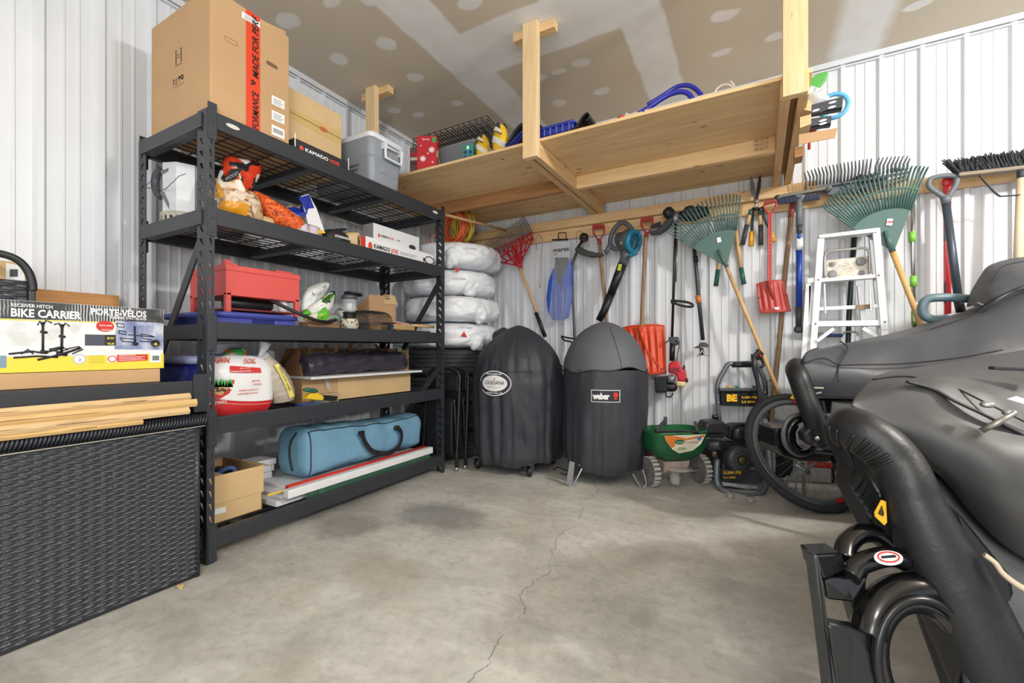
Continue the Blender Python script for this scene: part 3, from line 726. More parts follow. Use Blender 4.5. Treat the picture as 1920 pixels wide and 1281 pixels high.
# cream ropes
rope = M('cream_rope', (222, 212, 196), .8)
t = tag(obj('rope', MB().tube(smooth([LP(a_, b_, 2.3) for a_, b_ in ((1338, 178), (1345, 166), (1357, 159), (1369, 160), (1376, 168), (1372, 176), (1362, 170), (1350, 172), (1342, 180), (1362, 176), (1378, 170), (1376, 160), (1370, 153))], 5), .005, 7), rope), 'coiled cream rope near the right post of the loft', 'rope')
t = tag(obj('rope', MB().tube(smooth([LP(a_, b_, 2.28) for a_, b_ in ((1160, 232), (1168, 222), (1176, 212), (1174, 222), (1184, 214), (1194, 211), (1186, 222), (1172, 230))], 5), .003, 6), rope), 'thin cream cord tangle at the left end of the wooden sled', 'rope')
q = L(1164, 228, 2.27); q.z = LZ+.001
t = tag(obj('ball', MB().sup(q+Z_*.013, (.02, .014, .013), 1, 1, 14, 10), M('ball_red', (190, 60, 50), .5), base=q), 'small red toy beside the cream cord on the loft', 'toy')
for (px, zz, lab) in ((1225, .0, 'white'), (1120, .0, 'blue')):
    xx = L(px, 215, 2.75).x
    tag(obj('ski', MB().tube(smooth([V((xx-.4, 2.72, LZ+.01)), V((xx-.1, 2.72, LZ+.012)), V((xx+.3, 2.72, LZ+.02)), V((xx+.42, 2.72, LZ+.06))], 5), .03, 10, flat=.2), M('ski_'+lab, (206, 210, 218) if lab == 'white' else (50, 66, 160), .35)), lab+' ski lying lengthwise at the back of the loft', 'ski') if lab == 'white' else None
# ---------------- stuff sticking out past the right end of the loft
EX = .2
p = lambda px, py, Y: AY(px, py, Y)
def board(name, pts, Y, th, mat, label, cat, par=None, **k):
    t = tag(obj(name, MB().prism([p(a_, b_, Y) for a_, b_ in pts], Y_, th), mat, **k), label, cat); return t
t = thing('surfboard', 'green fibreglass board tip poking out beyond the right loft post', 'surfboard', p(1530, 160, 2.45))
obj('board', MB().prism([p(a_, b_, 2.5) for a_, b_ in ((1465, 196), (1490, 166), (1513, 150), (1530, 140), (1545, 133.5), (1552, 133), (1555, 137), (1550, 148), (1540, 160), (1528, 170), (1512, 180), (1495, 195))], Y_, .02), M('board_green', (92, 172, 84), .35), t, bevel=.006)
def perf(name, pts, Y, holes, label):
    q = [p(a_, b_, Y) for a_, b_ in pts]; t = thing(name, label, 'metal bar', q[0])
    obj('angle', MB().prism(q, Y_, .004).prism([q[2], q[3], q[3]+Y_*.035, q[2]+Y_*.035], Z_, .004), M('dark_steel', (70, 74, 82), .4, .3), t)
    for (a_, b_) in holes: decal('slot', M('slot_gap', (226, 230, 234), .6), ell(p(a_, b_, Y), (p(a_+9, b_-2.4, Y)-p(a_, b_, Y)).normalized(), Z_, .015, .005, 12), t, -Y_, .0015, label='pale slot')
perf('perforated_bar', [(1508, 200), (1581, 181), (1579, 203), (1508, 216)], 2.42, [(1561, 192), (1560, 201), (1530, 207)], 'upper perforated dark steel bar jutting out right of the loft')
perf('perforated_bar', [(1508, 224), (1559, 217), (1558, 233), (1508, 240)], 2.38, [(1543, 226), (1543, 232)], 'lower perforated dark steel bar jutting out right of the loft')
tag(obj('ring', MB().tube([p(1563, 199, 2.55)+V((.055*math.cos(x), 0, .055*math.sin(x))) for x in [2*math.pi*k/30 for k in range(30)]], .010, 10, True), M('ring_blue', (96, 176, 220), .35)), 'light blue plastic ring behind the perforated steel bars', 'ring')
tag(obj('plastic_bag', MB().sup(p(1528, 184, 2.5), (.06, .05, .045), .9, .9, 26, 18, wr=.022, wf=24), M('thin_film', (228, 232, 236), .3, alpha=.7)), 'crumpled clear plastic bag under the green board tip', 'bag')
board('lumber_offcut', [(1508, 187), (1522, 190), (1521, 208), (1508, 206)], 2.36, .09, wood_x, 'short lumber end below the crumpled plastic bag', 'lumber')
board('lumber_offcut', [(1500, 220), (1521, 214), (1521, 232), (1500, 240)], 2.32, .09, wood_x, 'pale lumber block end beside the lower perforated bar', 'lumber')
board('lumber_offcut', [(1490, 276), (1507, 273), (1506, 292), (1490, 296)], 2.52, .09, brown_wood, 'brown lumber offcut hanging lowest at the right end of loft', 'lumber')
board('cardboard_strip', [(1498, 252), (1570, 240), (1566, 258), (1498, 271)], 2.3, .004, card, 'flat cardboard strip sticking out right of the loft', 'cardboard')
tag(obj('red_clamp', MB().sup(p(1520, 240, 2.45), (.028, .03, .02), .7, .7, 18, 12, wr=.008, wf=30).tube([p(1518, 250, 2.45), p(1517, 280, 2.45)], .006, 8), red_plastic), 'red clamp tool between the lower bar and the cardboard strip', 'clamp')
# ================================================================ SHELF CONTENTS
D2, D3, D4, D5 = 1.42+.003, .956+.003, .566+.003, .101+.003
def patchy(name, base, *layers, rough=.35, coat=None, wr=14, alpha=None):
    """printed plastic film: base colour with printed patches chosen by noise thresholds"""
    m, n, b, P = newmat(name); c = rgb(base)
    if not hasattr(c, 'links'): c = c
    for i, (col, sc, lo, hi) in enumerate(layers):
        f = n.map(n.noise(n.scale(P, (1+.3*i, 1, 1.2)), sc, 1, .3, .6), lo, hi)
        c = n.mix(f, c, rgb(col))
    n.put(b.inputs['Base Color'], c); b.inputs['Roughness'].default_value = rough
    if alpha: b.inputs['Alpha'].default_value = alpha
    bp = n.node('ShaderNodeBump'); bp.inputs['Strength'].default_value = .5; bp.inputs['Distance'].default_value = .008
    n.put(bp.inputs['Height'], n.noise(P, wr, 4, .6, 1)); n.put(b.inputs['Normal'], bp.outputs[0]); return m
def bag(name, c, rad, mat, label, cat='bag', e=.75, rot=(0, 0, 0), wr=.012, wf=14, seed=1, base=None, group=None, fn=None):
    t = thing(name, label, cat, (c[0], c[1], base if base is not None else c[2]-rad[2]), group)
    lo = base
    def flo(v): return v
    mb = MB().sup(c, rad, e, e, 36, 24, rot3(*rot), wr, wf, seed, fn)
    if base is not None:
        for v in mb.v: v.z = max(v.z, base+.001)
    obj('film', mb, mat, t); return t
# ---- level 2
st = thing('chimney_starter', 'white metal charcoal chimney starter with grey handle, second shelf', 'chimney starter', (-2.38, 1.07, D2))
cw = M('chimney_white', (214, 217, 222), .38, .3, var=(.1, 9))
obj('cylinder', MB().lathe([(.088, .07), (.09, .075), (.09, .30), (.087, .30), (.087, .075)], 8, (-2.38, 1.07, D2), smooth=False), cw, st)
mb = MB(); cc = V((-2.38, 1.07, D2))
for k in range(22):
    a_ = 2*math.pi*k/22; u = V((math.cos(a_), math.sin(a_), 0)); w_ = V((-math.sin(a_), math.cos(a_), 0))
    mb.bar(cc+u*.092+Z_*.01, cc+u*.092+Z_*.07, .012, .004, up=u)
mb.lathe([(.09, .055), (.094, .055), (.094, .075), (.09, .075), (.09, .055)], 22, cc).lathe([(.09, .002), (.094, .002), (.094, .02), (.09, .02), (.09, .002)], 22, cc)
obj('vent_ring', mb, M('scorched_enamel', (190, 184, 172), .5, var=(.3, 20)), st, label='scorched slotted ring')
p = lambda px, py, y=.975: AY(px, py, y)
obj('handle', MB().tube(smooth([p(299, 316), p(293, 330), p(291, 345), p(294, 360), p(301, 371)], 5), [.012]*3+[.016]*15+[.012]*3, 10), dark_grey, st, label='dark grey moulded grip')
[obj('bracket', MB().bar(p(*pa), p(*pb_, 1.0), .004, .014), M('steel_strap', (120, 122, 124), .4, .6), st) for pa, pb_ in (((302, 324), (322, 316)), ((303, 360), (322, 395)))]
obj('wire_bail', MB().tube([p(290, 335), p(268, 352), p(310, 355), p(336, 330), p(348, 326)], .0022, 6), M('steel_wire', (170, 172, 176), .3, .8), st)
tag(obj('round_pot', MB().lathe([(.05, 0), (.065, .02), (.07, .16), (.06, .19), (.02, .20), (0, .20)], 24, (-2.31, 1.23, D2)), M('pot_grey', (106, 112, 122), .5, .3)), 'grey round pot behind the chimney starter on second shelf', 'pot')
q = lambda px, py, X=-2.1: AX(px, py, X)
wood_bag = patchy('wood_chunk_bag', (206, 172, 138), ((228, 208, 186), 24, .48, .54), ((132, 94, 66), 30, .6, .66), ((222, 150, 28), 7, .58, .6), rough=.22, wr=20)
c_ = q(435, 385); t = bag('wood_chunk_bag', (c_.x, c_.y, D2+.085), (.12, .10, .085), wood_bag, 'clear bag of pale wood chunks with yellow print, nearest the left upright', base=D2, seed=3, e=.6)
obj('header', MB().grid(lambda u, v: q(402+58*u, 372-38*v+10*u, -2.02)+V((.025*math.sin(u*7+v*3), 0, .006*math.sin(u*11))), 14, 8), patchy('bag_yellow', (214, 158, 32), ((235, 226, 212), 12, .52, .56)), t, label='yellow printed header')
decal('weight_print', black_ink, rect(q(444, 396, -1.995), Y_, Z_, .018, .007), t, X_)
red_bag = patchy('charcoal_bag', (220, 66, 36), ((44, 40, 42), 16, .54, .57), ((230, 226, 220), 12, .6, .62), ((228, 156, 36), 8, .62, .65), rough=.25, wr=12)
c_ = q(448, 335, -2.12)
t = thing('charcoal_bag', 'red and orange charcoal bag propped on the bag of wood chunks', 'bag', (c_.x, c_.y, 1.58))
P4 = [q(405, 345), q(423, 296), q(444, 294), q(491, 309), q(470, 357), q(410, 368)]
cen_ = sum(P4, V((0, 0, 0)))/6
def bagshape(P4, th, wr, seed):
    n_ = len(P4); ringp = smooth(P4, 4, True); m_ = len(ringp); cen = sum(P4, V((0, 0, 0)))/n_
    mb = MB()
    for sgn in (1, -1):
        vs = []
        for j in range(9):
            t_ = j/8
            for v in ringp:
                p_ = cen+(v-cen)*t_; k = 1-t_**2.2
                vs.append(p_+X_*sgn*(th*k**.6+wr*noise.noise(p_*22+V((seed, 0, 0)))*k))
        mb.add(vs, [(j*m_+k, j*m_+(k+1) % m_, (j+1)*m_+(k+1) % m_, (j+1)*m_+k) for j in range(8) for k in range(m_)], True)
    return mb
obj('film', bagshape(P4, .035, .02, 1), red_bag, t)
decal('print', black_ink, [q(413, 345, -2.055), q(432, 317, -2.055), q(455, 316, -2.055), q(440, 336, -2.055), q(425, 342, -2.055)], t, X_, .004)
text('WOOD', .016, M('print_grey', (160, 160, 165), .5), q(420, 341, -2.05), (q(455, 322, -2.05)-q(420, 341, -2.05)), Z_, t, w=.075, bold=.02, lift=.008)
t = thing('net_bag', 'orange mesh net bag of firewood sticks on second shelf', 'bag', (q(520, 400).x, q(520, 400).y, D2))
net = patchy('orange_net', (224, 92, 30), ((150, 52, 22), 60, .56, .62), ((244, 128, 60), 50, .58, .64), rough=.6, wr=60)
pts = [q(473, 364, -2.12), q(485, 372, -2.1), q(497, 382, -2.08), q(508, 394, -2.06), q(520, 402, -2.05), q(535, 411, -2.04), q(550, 420, -2.03), q(556, 426, -2.03)]
for v, r_ in zip(pts, (0, 0, 0, 0, 0, 0, 0, 0)): v.z = max(v.z, D2+.03)
mb = MB().tube(smooth(pts, 5), [.016+.034*math.sin(min(1, i/28)*math.pi*.62+.1) for i in range(36)], 18)
for v in mb.v: v += V((.006*noise.noise(v*30), .006*noise.noise(v*30+V((3, 1, 2))), .006*noise.noise(v*34))); v.z = max(v.z, D2+.002)
obj('net', mb, net, t)
for k in range(4):
    a_ = q(470+6*k, 398+5*k, -2.16); obj('stick', MB().bar(V((a_.x, a_.y, D2+.02+.012*k)), V((a_.x-.02, a_.y+.13, D2+.02+.012*k)), .02, .014), handle_wood if k % 2 else old_wood, t)
tag(obj('wood_chunk', MB().sup((q(475, 400).x+.03, q(475, 400).y+.01, D2+.04), (.05, .06, .04), .6, .6, 16, 10, wr=.012, wf=18), M('wood_chunk', (212, 184, 142), .7, var=(.12, 20))), 'loose pale wood chunk between the clear bag and orange net', 'wood')
cb = patchy('bread_bag', (222, 216, 208), ((180, 150, 120), 9, .5, .56), ((34, 52, 150), 12, .56, .58), ((206, 50, 40), 14, .64, .66), rough=.22, wr=18)
t = bag('snack_bag', (-2.15, q(556, 400, -2.15).y, D2+.10), (.085, .105, .112), cb, 'clear bag with blue print behind the orange net bag', base=D2, seed=6, e=.7, wr=.02)
P4 = [q(563, 368, -2.08), q(577, 364, -2.08), q(592, 392, -2.05), q(607, 436, -2.0), q(590, 440, -2.0), q(576, 420, -2.02)]
obj('seal_edge', MB().prism(P4, X_, .01), M('film_white', (232, 232, 234), .35), t, bevel=.002)
decal('blue_print', M('print_blue', (36, 54, 156), .4), [q(555, 372, -2.075), q(575, 366, -2.075), q(585, 392, -2.06), q(572, 410, -2.05), q(545, 402, -2.05), q(570, 398, -2.05)], t, X_, .02)
decal('yellow_print', M('print_yellow', (238, 188, 44), .4), [q(593, 432, -1.98), q(605, 434, -1.98), q(607, 438, -1.98), q(592, 439, -1.98)], t, X_, .014)
t = bag('snack_bag', (-2.01, q(577, 430, -2.01).y, D2+.04), (.035, .075, .042), patchy('purple_bag', (206, 196, 206), ((110, 60, 140), 14, .56, .6), ((180, 160, 150), 20, .5, .55), wr=18), 'small clear bag with purple edge lying at the shelf front', base=D2, seed=9)
# black torch head
hl = thing('cloth_cap', 'black cloth cap with white lettering beside the paper roll', 'cap', (-2.02, q(628, 440, -2.02).y, D2))
cy0 = q(628, 445, -2.02).y
obj('crown', MB().sup((-2.03, cy0, D2+.04), (.075, .085, .06), .9, .9, 24, 16, wr=.008, wf=16), black_cloth, hl)
obj('peak', MB().sup((-2.03, cy0+.02, D2+.10), (.05, .06, .008), .8, 1, 18, 8, rot3(.35, .1, 0)), M('cap_black', (20, 20, 22), .4), hl)
text('LOCANOGOLF', .012, white_ink, V((-1.952, cy0-.055, D2+.04)), Y_, Z_, hl, w=.10, bold=.03)
# paper roll
t = thing('paper_roll', 'roll of brown kraft paper left of the lower white box', 'roll', (-2.03, q(668, 452, -2.0).y, D2))
cy = q(670, 453, -2.0).y; ax = V((.82, .57, 0)).normalized(); c_ = V((-1.985, cy+.0, D2+.055))
obj('paper', MB().lathe([(.022, 0), (.053, 0), (.053, -.11), (.022, -.11), (.022, 0)], 28, c_, ax), M('kraft_paper', (206, 180, 136), .6), t)
obj('core', MB().lathe([(.011, .001), (.018, .001), (.018, -.1), (.011, -.1), (.011, .001)], 20, c_, ax), M('core_dark', (58, 58, 60), .6), t)
# kamado cartons
wbx = M('white_carton', (232, 233, 235), .42)
t = thing('product_box', 'long white box with black and red lettering, lower of two', 'box', (-2.0, 2.1, D2)); XF = -1.968
obj('carton', MB().box((-2.1, 1.80, D2), (XF, 2.405, 1.519)), wbx, t, bevel=.002)
obj('red_end', MB().box((-2.1, 1.798, D2), (XF-.002, 1.7995, 1.517)), kam_r, t)
P_ = lambda px, py, X=XF: AX(px, py, X)
a0_ = P_(701, 464); a1_ = P_(746, 474); kamado(t, XF, V((XF, a0_.y, 1.462)), V((XF, a1_.y, 1.462)), .024)
for k in range(2): decal('small_print', grey_ink, rect((XF, P_(750, 474).y, 1.478-.011*k), Y_, Z_, .16-.02*k, .003), t, X_)
cyr = P_(805, 484).y; obj('ring_picture', MB().tube([V((XF+.001, cyr+.045*math.cos(x), 1.475+.024*math.sin(x))) for x in [2*math.pi*k/28 for k in range(28)]], .0035, 6, True).sup((XF+.0005, cyr-.055, 1.47), (.001, .012, .014), 1, 1, 10, 6), M('pic_dark', (60, 60, 62), .5), t)
t = thing('product_box', 'white box with small lettering standing behind the long white box', 'box', (-2.15, 2.2, D2)); XF = -2.103
obj('carton', MB().box((-2.19, 1.985, D2), (XF, 2.412, 1.66)), wbx, t, bevel=.002)
obj('grey_end', MB().box((-2.19, 1.983, D2), (XF-.002, 1.9845, 1.658)), M('carton_grey', (150, 150, 154), .5), t)
a0_ = P_(714, 438, XF); a1_ = P_(738, 446, XF); kamado(t, XF, V((XF, a0_.y, 1.585)), V((XF, a1_.y, 1.585)), .014)
decal('small_print', grey_ink, rect((XF, P_(744, 450, XF).y, 1.59), Y_, Z_, .03, .006), t, X_)
q_ = P_(773, 454, XF); decal('product_picture', M('pic_dark', (60, 60, 62), .5), ell((XF, q_.y, 1.575), Y_, Z_, .035, .017), t, X_)
# ---- level 3
pb = M('tray_blue', (66, 76, 156), .42)
t = thing('blue_tray', 'shallow blue plastic tray under the red parts washer', 'tray', (-2.2, 1.2, D3))
TR = lambda e, z: rr(-2.47+e, -1.985-e, .99+e, 1.415-e, z, .07, 6)
obj('tray', loft_rings([TR(.04, D3), TR(.035, D3+.004), TR(.02, D3+.045), TR(.0, D3+.05), TR(-.0, D3+.07), TR(.012, D3+.072), TR(.03, D3+.05), TR(.045, D3+.012)]), pb, t)
for (ya, yb) in ((1.0, 1.17), (1.27, 1.38)): obj('pad', MB().box((-2.03, ya, D3+.003), (-1.992, yb, D3+.047)), pb, t, bevel=.012)
rw = M('washer_red', (222, 88, 82), .42); rwd = M('washer_red_side', (196, 74, 72), .5, var=(.15, 10))
t = thing('parts_washer', 'red sheet metal parts washer on four legs over the blue tray', 'parts washer', (-2.2, 1.26, D3+.073))
x0_, x1_, ya, yb, zt_ = -2.36, -2.05, 1.082, 1.438, 1.245; zb_ = D3+.074
obj('tank', MB().box((x0_, ya, 1.108), (x1_, yb, 1.222)), rw, t, bevel=.003)
obj('lid', MB().box((x0_-.004, ya-.004, 1.219), (x1_+.004, yb+.004, zt_)), rw, t, bevel=.003)
for (x, y) in ((x1_-.022, ya), (x1_-.022, yb-.022), (x0_, ya), (x0_, yb-.022)): obj('leg', MB().box((x, y, zb_), (x+.022, y+.022, 1.12)), rw, t, bevel=.002)
obj('shelf_pan', MB().box((x0_+.01, ya+.01, zb_+.012), (x1_-.01, yb-.01, zb_+.02)), M('washer_dark', (120, 36, 34), .5), t)
obj('pump', MB().lathe([(.03, 0), (.035, .01), (.035, .2), (.02, .22)], 16, (-2.15, 1.13, zb_+.05), Y_), black_plastic, t)
obj('spout_box', MB().box((-2.09, 1.085, zt_), (-2.065, 1.11, zt_+.022)).box((-2.09, 1.11, zt_), (-2.065, 1.14, zt_+.01)), rw, t, bevel=.001)
obj('brush_tray', MB().box((-2.3, 1.34, zt_), (-2.09, 1.432, zt_+.016)), rw, t, bevel=.002)
obj('white_jar', MB().lathe([(.022, 0), (.022, .05), (.012, .06)], 16, (-2.1, 1.38, zb_+.021)), white_paint, t)
h = tag(obj('hose', MB().tube(smooth([q(508, 563, -2.03), q(530, 574, -1.99), q(560, 588, -1.96), q(590, 600, -1.95), q(615, 604, -1.96), q(630, 600, -1.99)], 6), .0085, 10), black_plastic), 'black drain hose hanging from the red parts washer over the tray edge', 'hose')
gb = patchy('soil_bag', (226, 228, 222), ((96, 180, 50), 9, .54, .57), ((48, 92, 44), 12, .6, .62), ((30, 34, 32), 26, .66, .68), ((208, 170, 140), 10, .62, .66), rough=.3, wr=26)
gb2 = patchy('clear_bag_print', (214, 220, 216), ((226, 230, 228), 26, .4, .6), ((60, 66, 62), 30, .66, .7), rough=.2, wr=36)
t = thing('wood_chip_bag', 'white and green printed bag crumpled beside the red washer', 'bag', (-2.1, q(600, 570, -2.1).y, D3))
mk = lambda pts, X: [q(a_, b_, X) for a_, b_ in pts]
obj('film', bagshape(mk([(564, 588), (566, 560), (578, 540), (600, 530), (618, 531), (606, 556), (590, 572)], -2.12), .04, .03, 4), gb2, t, label='clear pleated upper film')
obj('print_panel', bagshape(mk([(563, 590), (580, 575), (608, 556), (628, 545), (622, 580), (600, 592), (575, 594)], -2.07), .03, .02, 5), gb, t, label='green printed panel')
t = thing('wood_chip_bag', 'second white bag with bright green corner lying below the pleated one', 'bag', (-2.03, q(600, 595, -2.03).y, D3+.02))
obj('film', bagshape(mk([(568, 598), (592, 586), (612, 580), (620, 592), (614, 602), (590, 605)], -2.03), .022, .015, 8), patchy('lime_print', (226, 224, 214), ((104, 196, 50), 10, .5, .52), ((205, 160, 130), 16, .56, .6), ((40, 44, 40), 40, .66, .7), wr=30), t)
tag(obj('wood_block', MB().box((-2.06, q(575, 608, -2.0).y, D3), (-1.985, q(634, 608, -2.0).y, D3+.048)), wood('block_wood', (120, 88, 60), (156, 122, 88), (28, 1.2, 28), False), bevel=.003), 'brown wood block at the front of third shelf, left of lantern', 'block')
tag(obj('filter_bag', MB().sup((-2.16, q(612, 575, -2.16).y+.06, D3+.055), (.05, .07, .055), .8, .8, 24, 16, wr=.02, wf=20), patchy('mint_film', (196, 216, 204), ((150, 190, 160), 20, .5, .55), wr=30, alpha=.85)), 'pale green crumpled clear bag left of the lantern', 'bag')
tag(obj('snack_wrapper', MB().sup((-2.3, q(648, 548, -2.3).y, D3+.15), (.03, .075, .035), .6, .7, 22, 14, rot3(.25, 0, 0), wr=.014, wf=22).box((-2.33, q(648, 548, -2.3).y-.05, D3), (-2.28, q(648, 548, -2.3).y+.05, D3+.13)), patchy('wrapper', (226, 222, 214), ((200, 60, 44), 14, .56, .6), ((60, 130, 110), 18, .6, .64), wr=24)), 'white wrapper with red print behind the lantern', 'wrapper')
# lantern
lc = AX(655, 590, -2.08); lc.z = D3+.088
t = thing('camping_lantern', 'battery camping lantern with clear shade standing on a bark bowl', 'lantern', (lc.x, lc.y, lc.z))
S_ = .8
def sq(mb, z0=lc.z):
    for v in mb.v: v.z = z0+(v.z-z0)*.84
    return mb
obj('base', sq(MB().lathe([(.034, 0), (.036, .01), (.033, .03), (.037, .034), (.037, .042), (.0, .042)], 24, lc)), black_plastic, t)
obj('tube_lamp', sq(MB().lathe([(.017, .042), (.017, .105), (0, .105)], 20, lc)), M('lamp_white', (232, 230, 240), .4), t)
obj('shade', sq(MB().lathe([(.030, .042), (.038, .06), (.042, .135)], 28, lc)), M('clear_shade', (225, 230, 232), .08, alpha=.28), t, solid=.002)
obj('top_ring', sq(MB().lathe([(.02, .105), (.044, .132), (.046, .15), (.04, .16), (.01, .17), (0, .17)], 26, lc)), M('lantern_grey', (70, 78, 88), .35), t)
obj('cap', sq(MB().lathe([(.0, .165), (.05, .165), (.054, .172), (.05, .18), (0, .182)], 26, lc+V((0, .004, 0)), (0.03, .12, 1))), black_plastic, t)
t = thing('bark_bowl', 'cream and grey mottled round base under the lantern', 'bowl', (lc.x, lc.y, D3))
bk = patchy('bark', (214, 206, 186), ((140, 124, 98), 30, .54, .6), ((90, 80, 66), 50, .62, .68), rough=.6, wr=40)
obj('bowl', MB().lathe([(.040, 0), (.044, .03), (.052, .04), (.054, .07), (.044, .085), (0, .087)], 24, (lc.x, lc.y, D3)), bk, t)
obj('ribbed_foot', MB().lathe([(.041, 0), (.047, .026), (.047, .032)], 24, (lc.x, lc.y, D3), smooth=False), M('rib_grey', (140, 150, 160), .4), t)
tag(obj('round_tin', MB().lathe([(.03, 0), (.032, .075), (.0, .08)], 20, (lc.x-.02, lc.y-.09, D3+.02*0)), M('tin', (150, 146, 140), .3, .7)), 'small shiny tin tucked left of the lantern base', 'tin')
# mesh basket, domed
gm = M('mesh_wire', (70, 72, 74), .4, .5)
by = AX(702, 600, -2.03).y
t = thing('grill_basket', 'domed wire mesh grilling basket at the front of third shelf', 'basket', (-2.06, by, D3))
def dome(u, v, zs=1):
    x = -1+2*u; y = -1+2*v; e = max(0, 1-x**6)*max(0, 1-y**6)
    return V((-2.085+x*.09, by+.005+y*.125, D3+.068+zs*(.072*e**.45 if zs > 0 else .078*e**.5)))
mb = MB()
for k in range(0, 27): mb.tube([dome(i/16, k/26) for i in range(17)], .0016, 4, caps=False)
for k in range(0, 19): mb.tube([dome(k/18, i/20) for i in range(21)], .0016, 4, caps=False)
obj('mesh_lid', mb, gm, t)
mb = MB()
for k in range(0, 27): mb.tube([dome(i/12, k/26, -.85) for i in range(13)], .0016, 4, caps=False)
for k in range(0, 19): mb.tube([dome(k/18, i/16, -.85) for i in range(17)], .0016, 4, caps=False)
obj('mesh_base', mb, gm, t)
obj('rim', MB().tube([V((-2.085+.09*x, by+.005+.125*y, D3+.045)) for x, y in smooth2d] if False else [dome(0, 0), dome(1, 0), dome(1, 1), dome(0, 1)], .003, 8, True), gm, t)
obj('handle_joint', MB().lathe([(.01, 0), (.01, .02)], 14, (-1.99, by+.085, D3+.062), X_).box((-1.99, by+.07, D3+.01), (-1.975, by+.1, D3+.055)), M('joint_dark', (44, 50, 62), .4), t)
obj('hook_wire', MB().tube([V((-1.985, by+.1+.02*math.sin(x)+.01, D3+.05+.012*math.cos(x))) for x in [2*math.pi*k/16 for k in range(16)]], .0022, 6, True), M('white_wire', (224, 224, 222), .4), t)
t = thing('metal_skewer_set', 'small loose metal skewer holder in front of the bark bowl', 'skewers', (-1.985, by-.09, D3))
for k in range(4): obj('skewer', MB().tube([V((-1.985-.006*k, by-.13+.012*k, D3+.006)), V((-1.98, by-.06+.012*k, D3+.015+.003*k))], .002, 6), metal, t)
obj('grip', MB().tube([V((-1.978, by-.07, D3+.006)), V((-1.978, by-.0, D3+.008))], .005, 8), black_plastic, t)
# cardboard box upright
t = thing('cardboard_box', 'small open brown cardboard box behind the wire mesh basket', 'box', (-2.3, AX(715, 570, -2.25).y+.03, D3))
xb = -2.22; y0_ = AX(692, 560, xb).y; y1_ = AX(719, 560, xb).y; 
yk = AX(742, 560, xb+.0).y
obj('carton', MB().hexa([V((xb, y0_, D3)), V((xb, yk, D3)), V((xb-.14, yk, D3)), V((xb-.14, y0_, D3))], [V((xb, y0_, AX(692, 552, xb).z)), V((xb, yk, AX(742, 556, xb).z)), V((xb-.14, yk, 1.13)), V((xb-.14, y0_, 1.14))]), card, t, bevel=.002)
obj('flap', MB().prism([q(719, 552, xb+.002), q(738, 554, xb+.002), q(746, 572, xb+.002), q(719, 570, xb+.002)], X_, .003), card_light, t)
text('BLACK\nCARGO', .012, black_ink, q(721, 561, xb+.008), Y_, Z_, t, w=.05, bold=.01)
t = thing('wooden_case', 'shallow wooden case with a red booklet on it, third shelf right', 'case', (-2.1, AX(760, 600, -2.1).y, D3+.03))
xa = -2.08; ya_, yb_ = AX(742, 598, xa).y, AX(778, 600, xa).y
obj('case', MB().box((xa-.14, ya_, D3+.02), (xa, yb_, D3+.075)), wood('case_wood', (188, 152, 104), (214, 182, 132), (28, 1.2, 28), False), t, bevel=.003)
obj('foot', MB().box((xa-.13, ya_+.01, D3), (xa-.01, yb_-.01, D3+.02)), white_paint, t)
tag(obj('booklet', MB().box((xa-.12, ya_+.0, D3+.076), (xa-.01, yb_-.05, D3+.086)), red_ink, bevel=.002), 'red booklet lying on the shallow wooden case', 'booklet')
t = thing('basting_brush', 'grill tool with a turned wooden handle lying across black tray', 'brush', (-1.99, AX(790, 611, -1.99).y, D3+.035))
a_, b_ = AX(772, 610, -1.985), AX(813, 613, -1.985)
obj('handle', MB().tube([a_, a_*.7+b_*.3, a_*.4+b_*.6, b_], [.006, .011, .009, .011], 12), handle_wood, t)
obj('shaft', MB().bar(AX(742, 604, -1.99), a_, .018, .003), white_paint, t)
t = thing('black_pan', 'low black oven tray at the right end of third shelf', 'tray', (-2.15, 2.28, D3))
ya_, yb_ = AX(742, 618, -1.99).y, 2.40
TR = lambda e, z: rr(-2.30+e, -1.975-e, ya_+e, yb_-e, z, .03, 5)
obj('tray', loft_rings([TR(.012, D3), TR(.0, D3+.028), TR(.004, D3+.03), TR(.016, D3+.006)]), M('enamel_black', (30, 31, 33), .25), t)
# ---- level 4
t = thing('storage_tub', 'dark blue storage tub with a pale rim behind the fertilizer bag', 'tub', (-2.3, 1.2, D4))
TB = lambda e, z: rr(-2.50+e, -2.16-e, .985+e, 1.35-e, z, .05)
obj('tub', loft_rings([TB(.03, D4), TB(.02, D4+.02), TB(.008, .81)]), M('tub_navy', (30, 44, 140), .35), t)
obj('rim', loft_rings([TB(.006, .80), TB(-.006, .806), TB(-.006, .835), TB(.008, .84)]), M('rim_lilac', (168, 176, 216), .4), t, label='pale lilac rim')
tag(obj('white_bowl', MB().lathe([(.04, 0), (.06, .01), (.10, .045), (.103, .048), (.095, .045), (.05, .008), (0, .006)], 30, (-2.32, 1.19, .842)), white_paint), 'white shallow bowl standing in the blue tub rim', 'bowl')
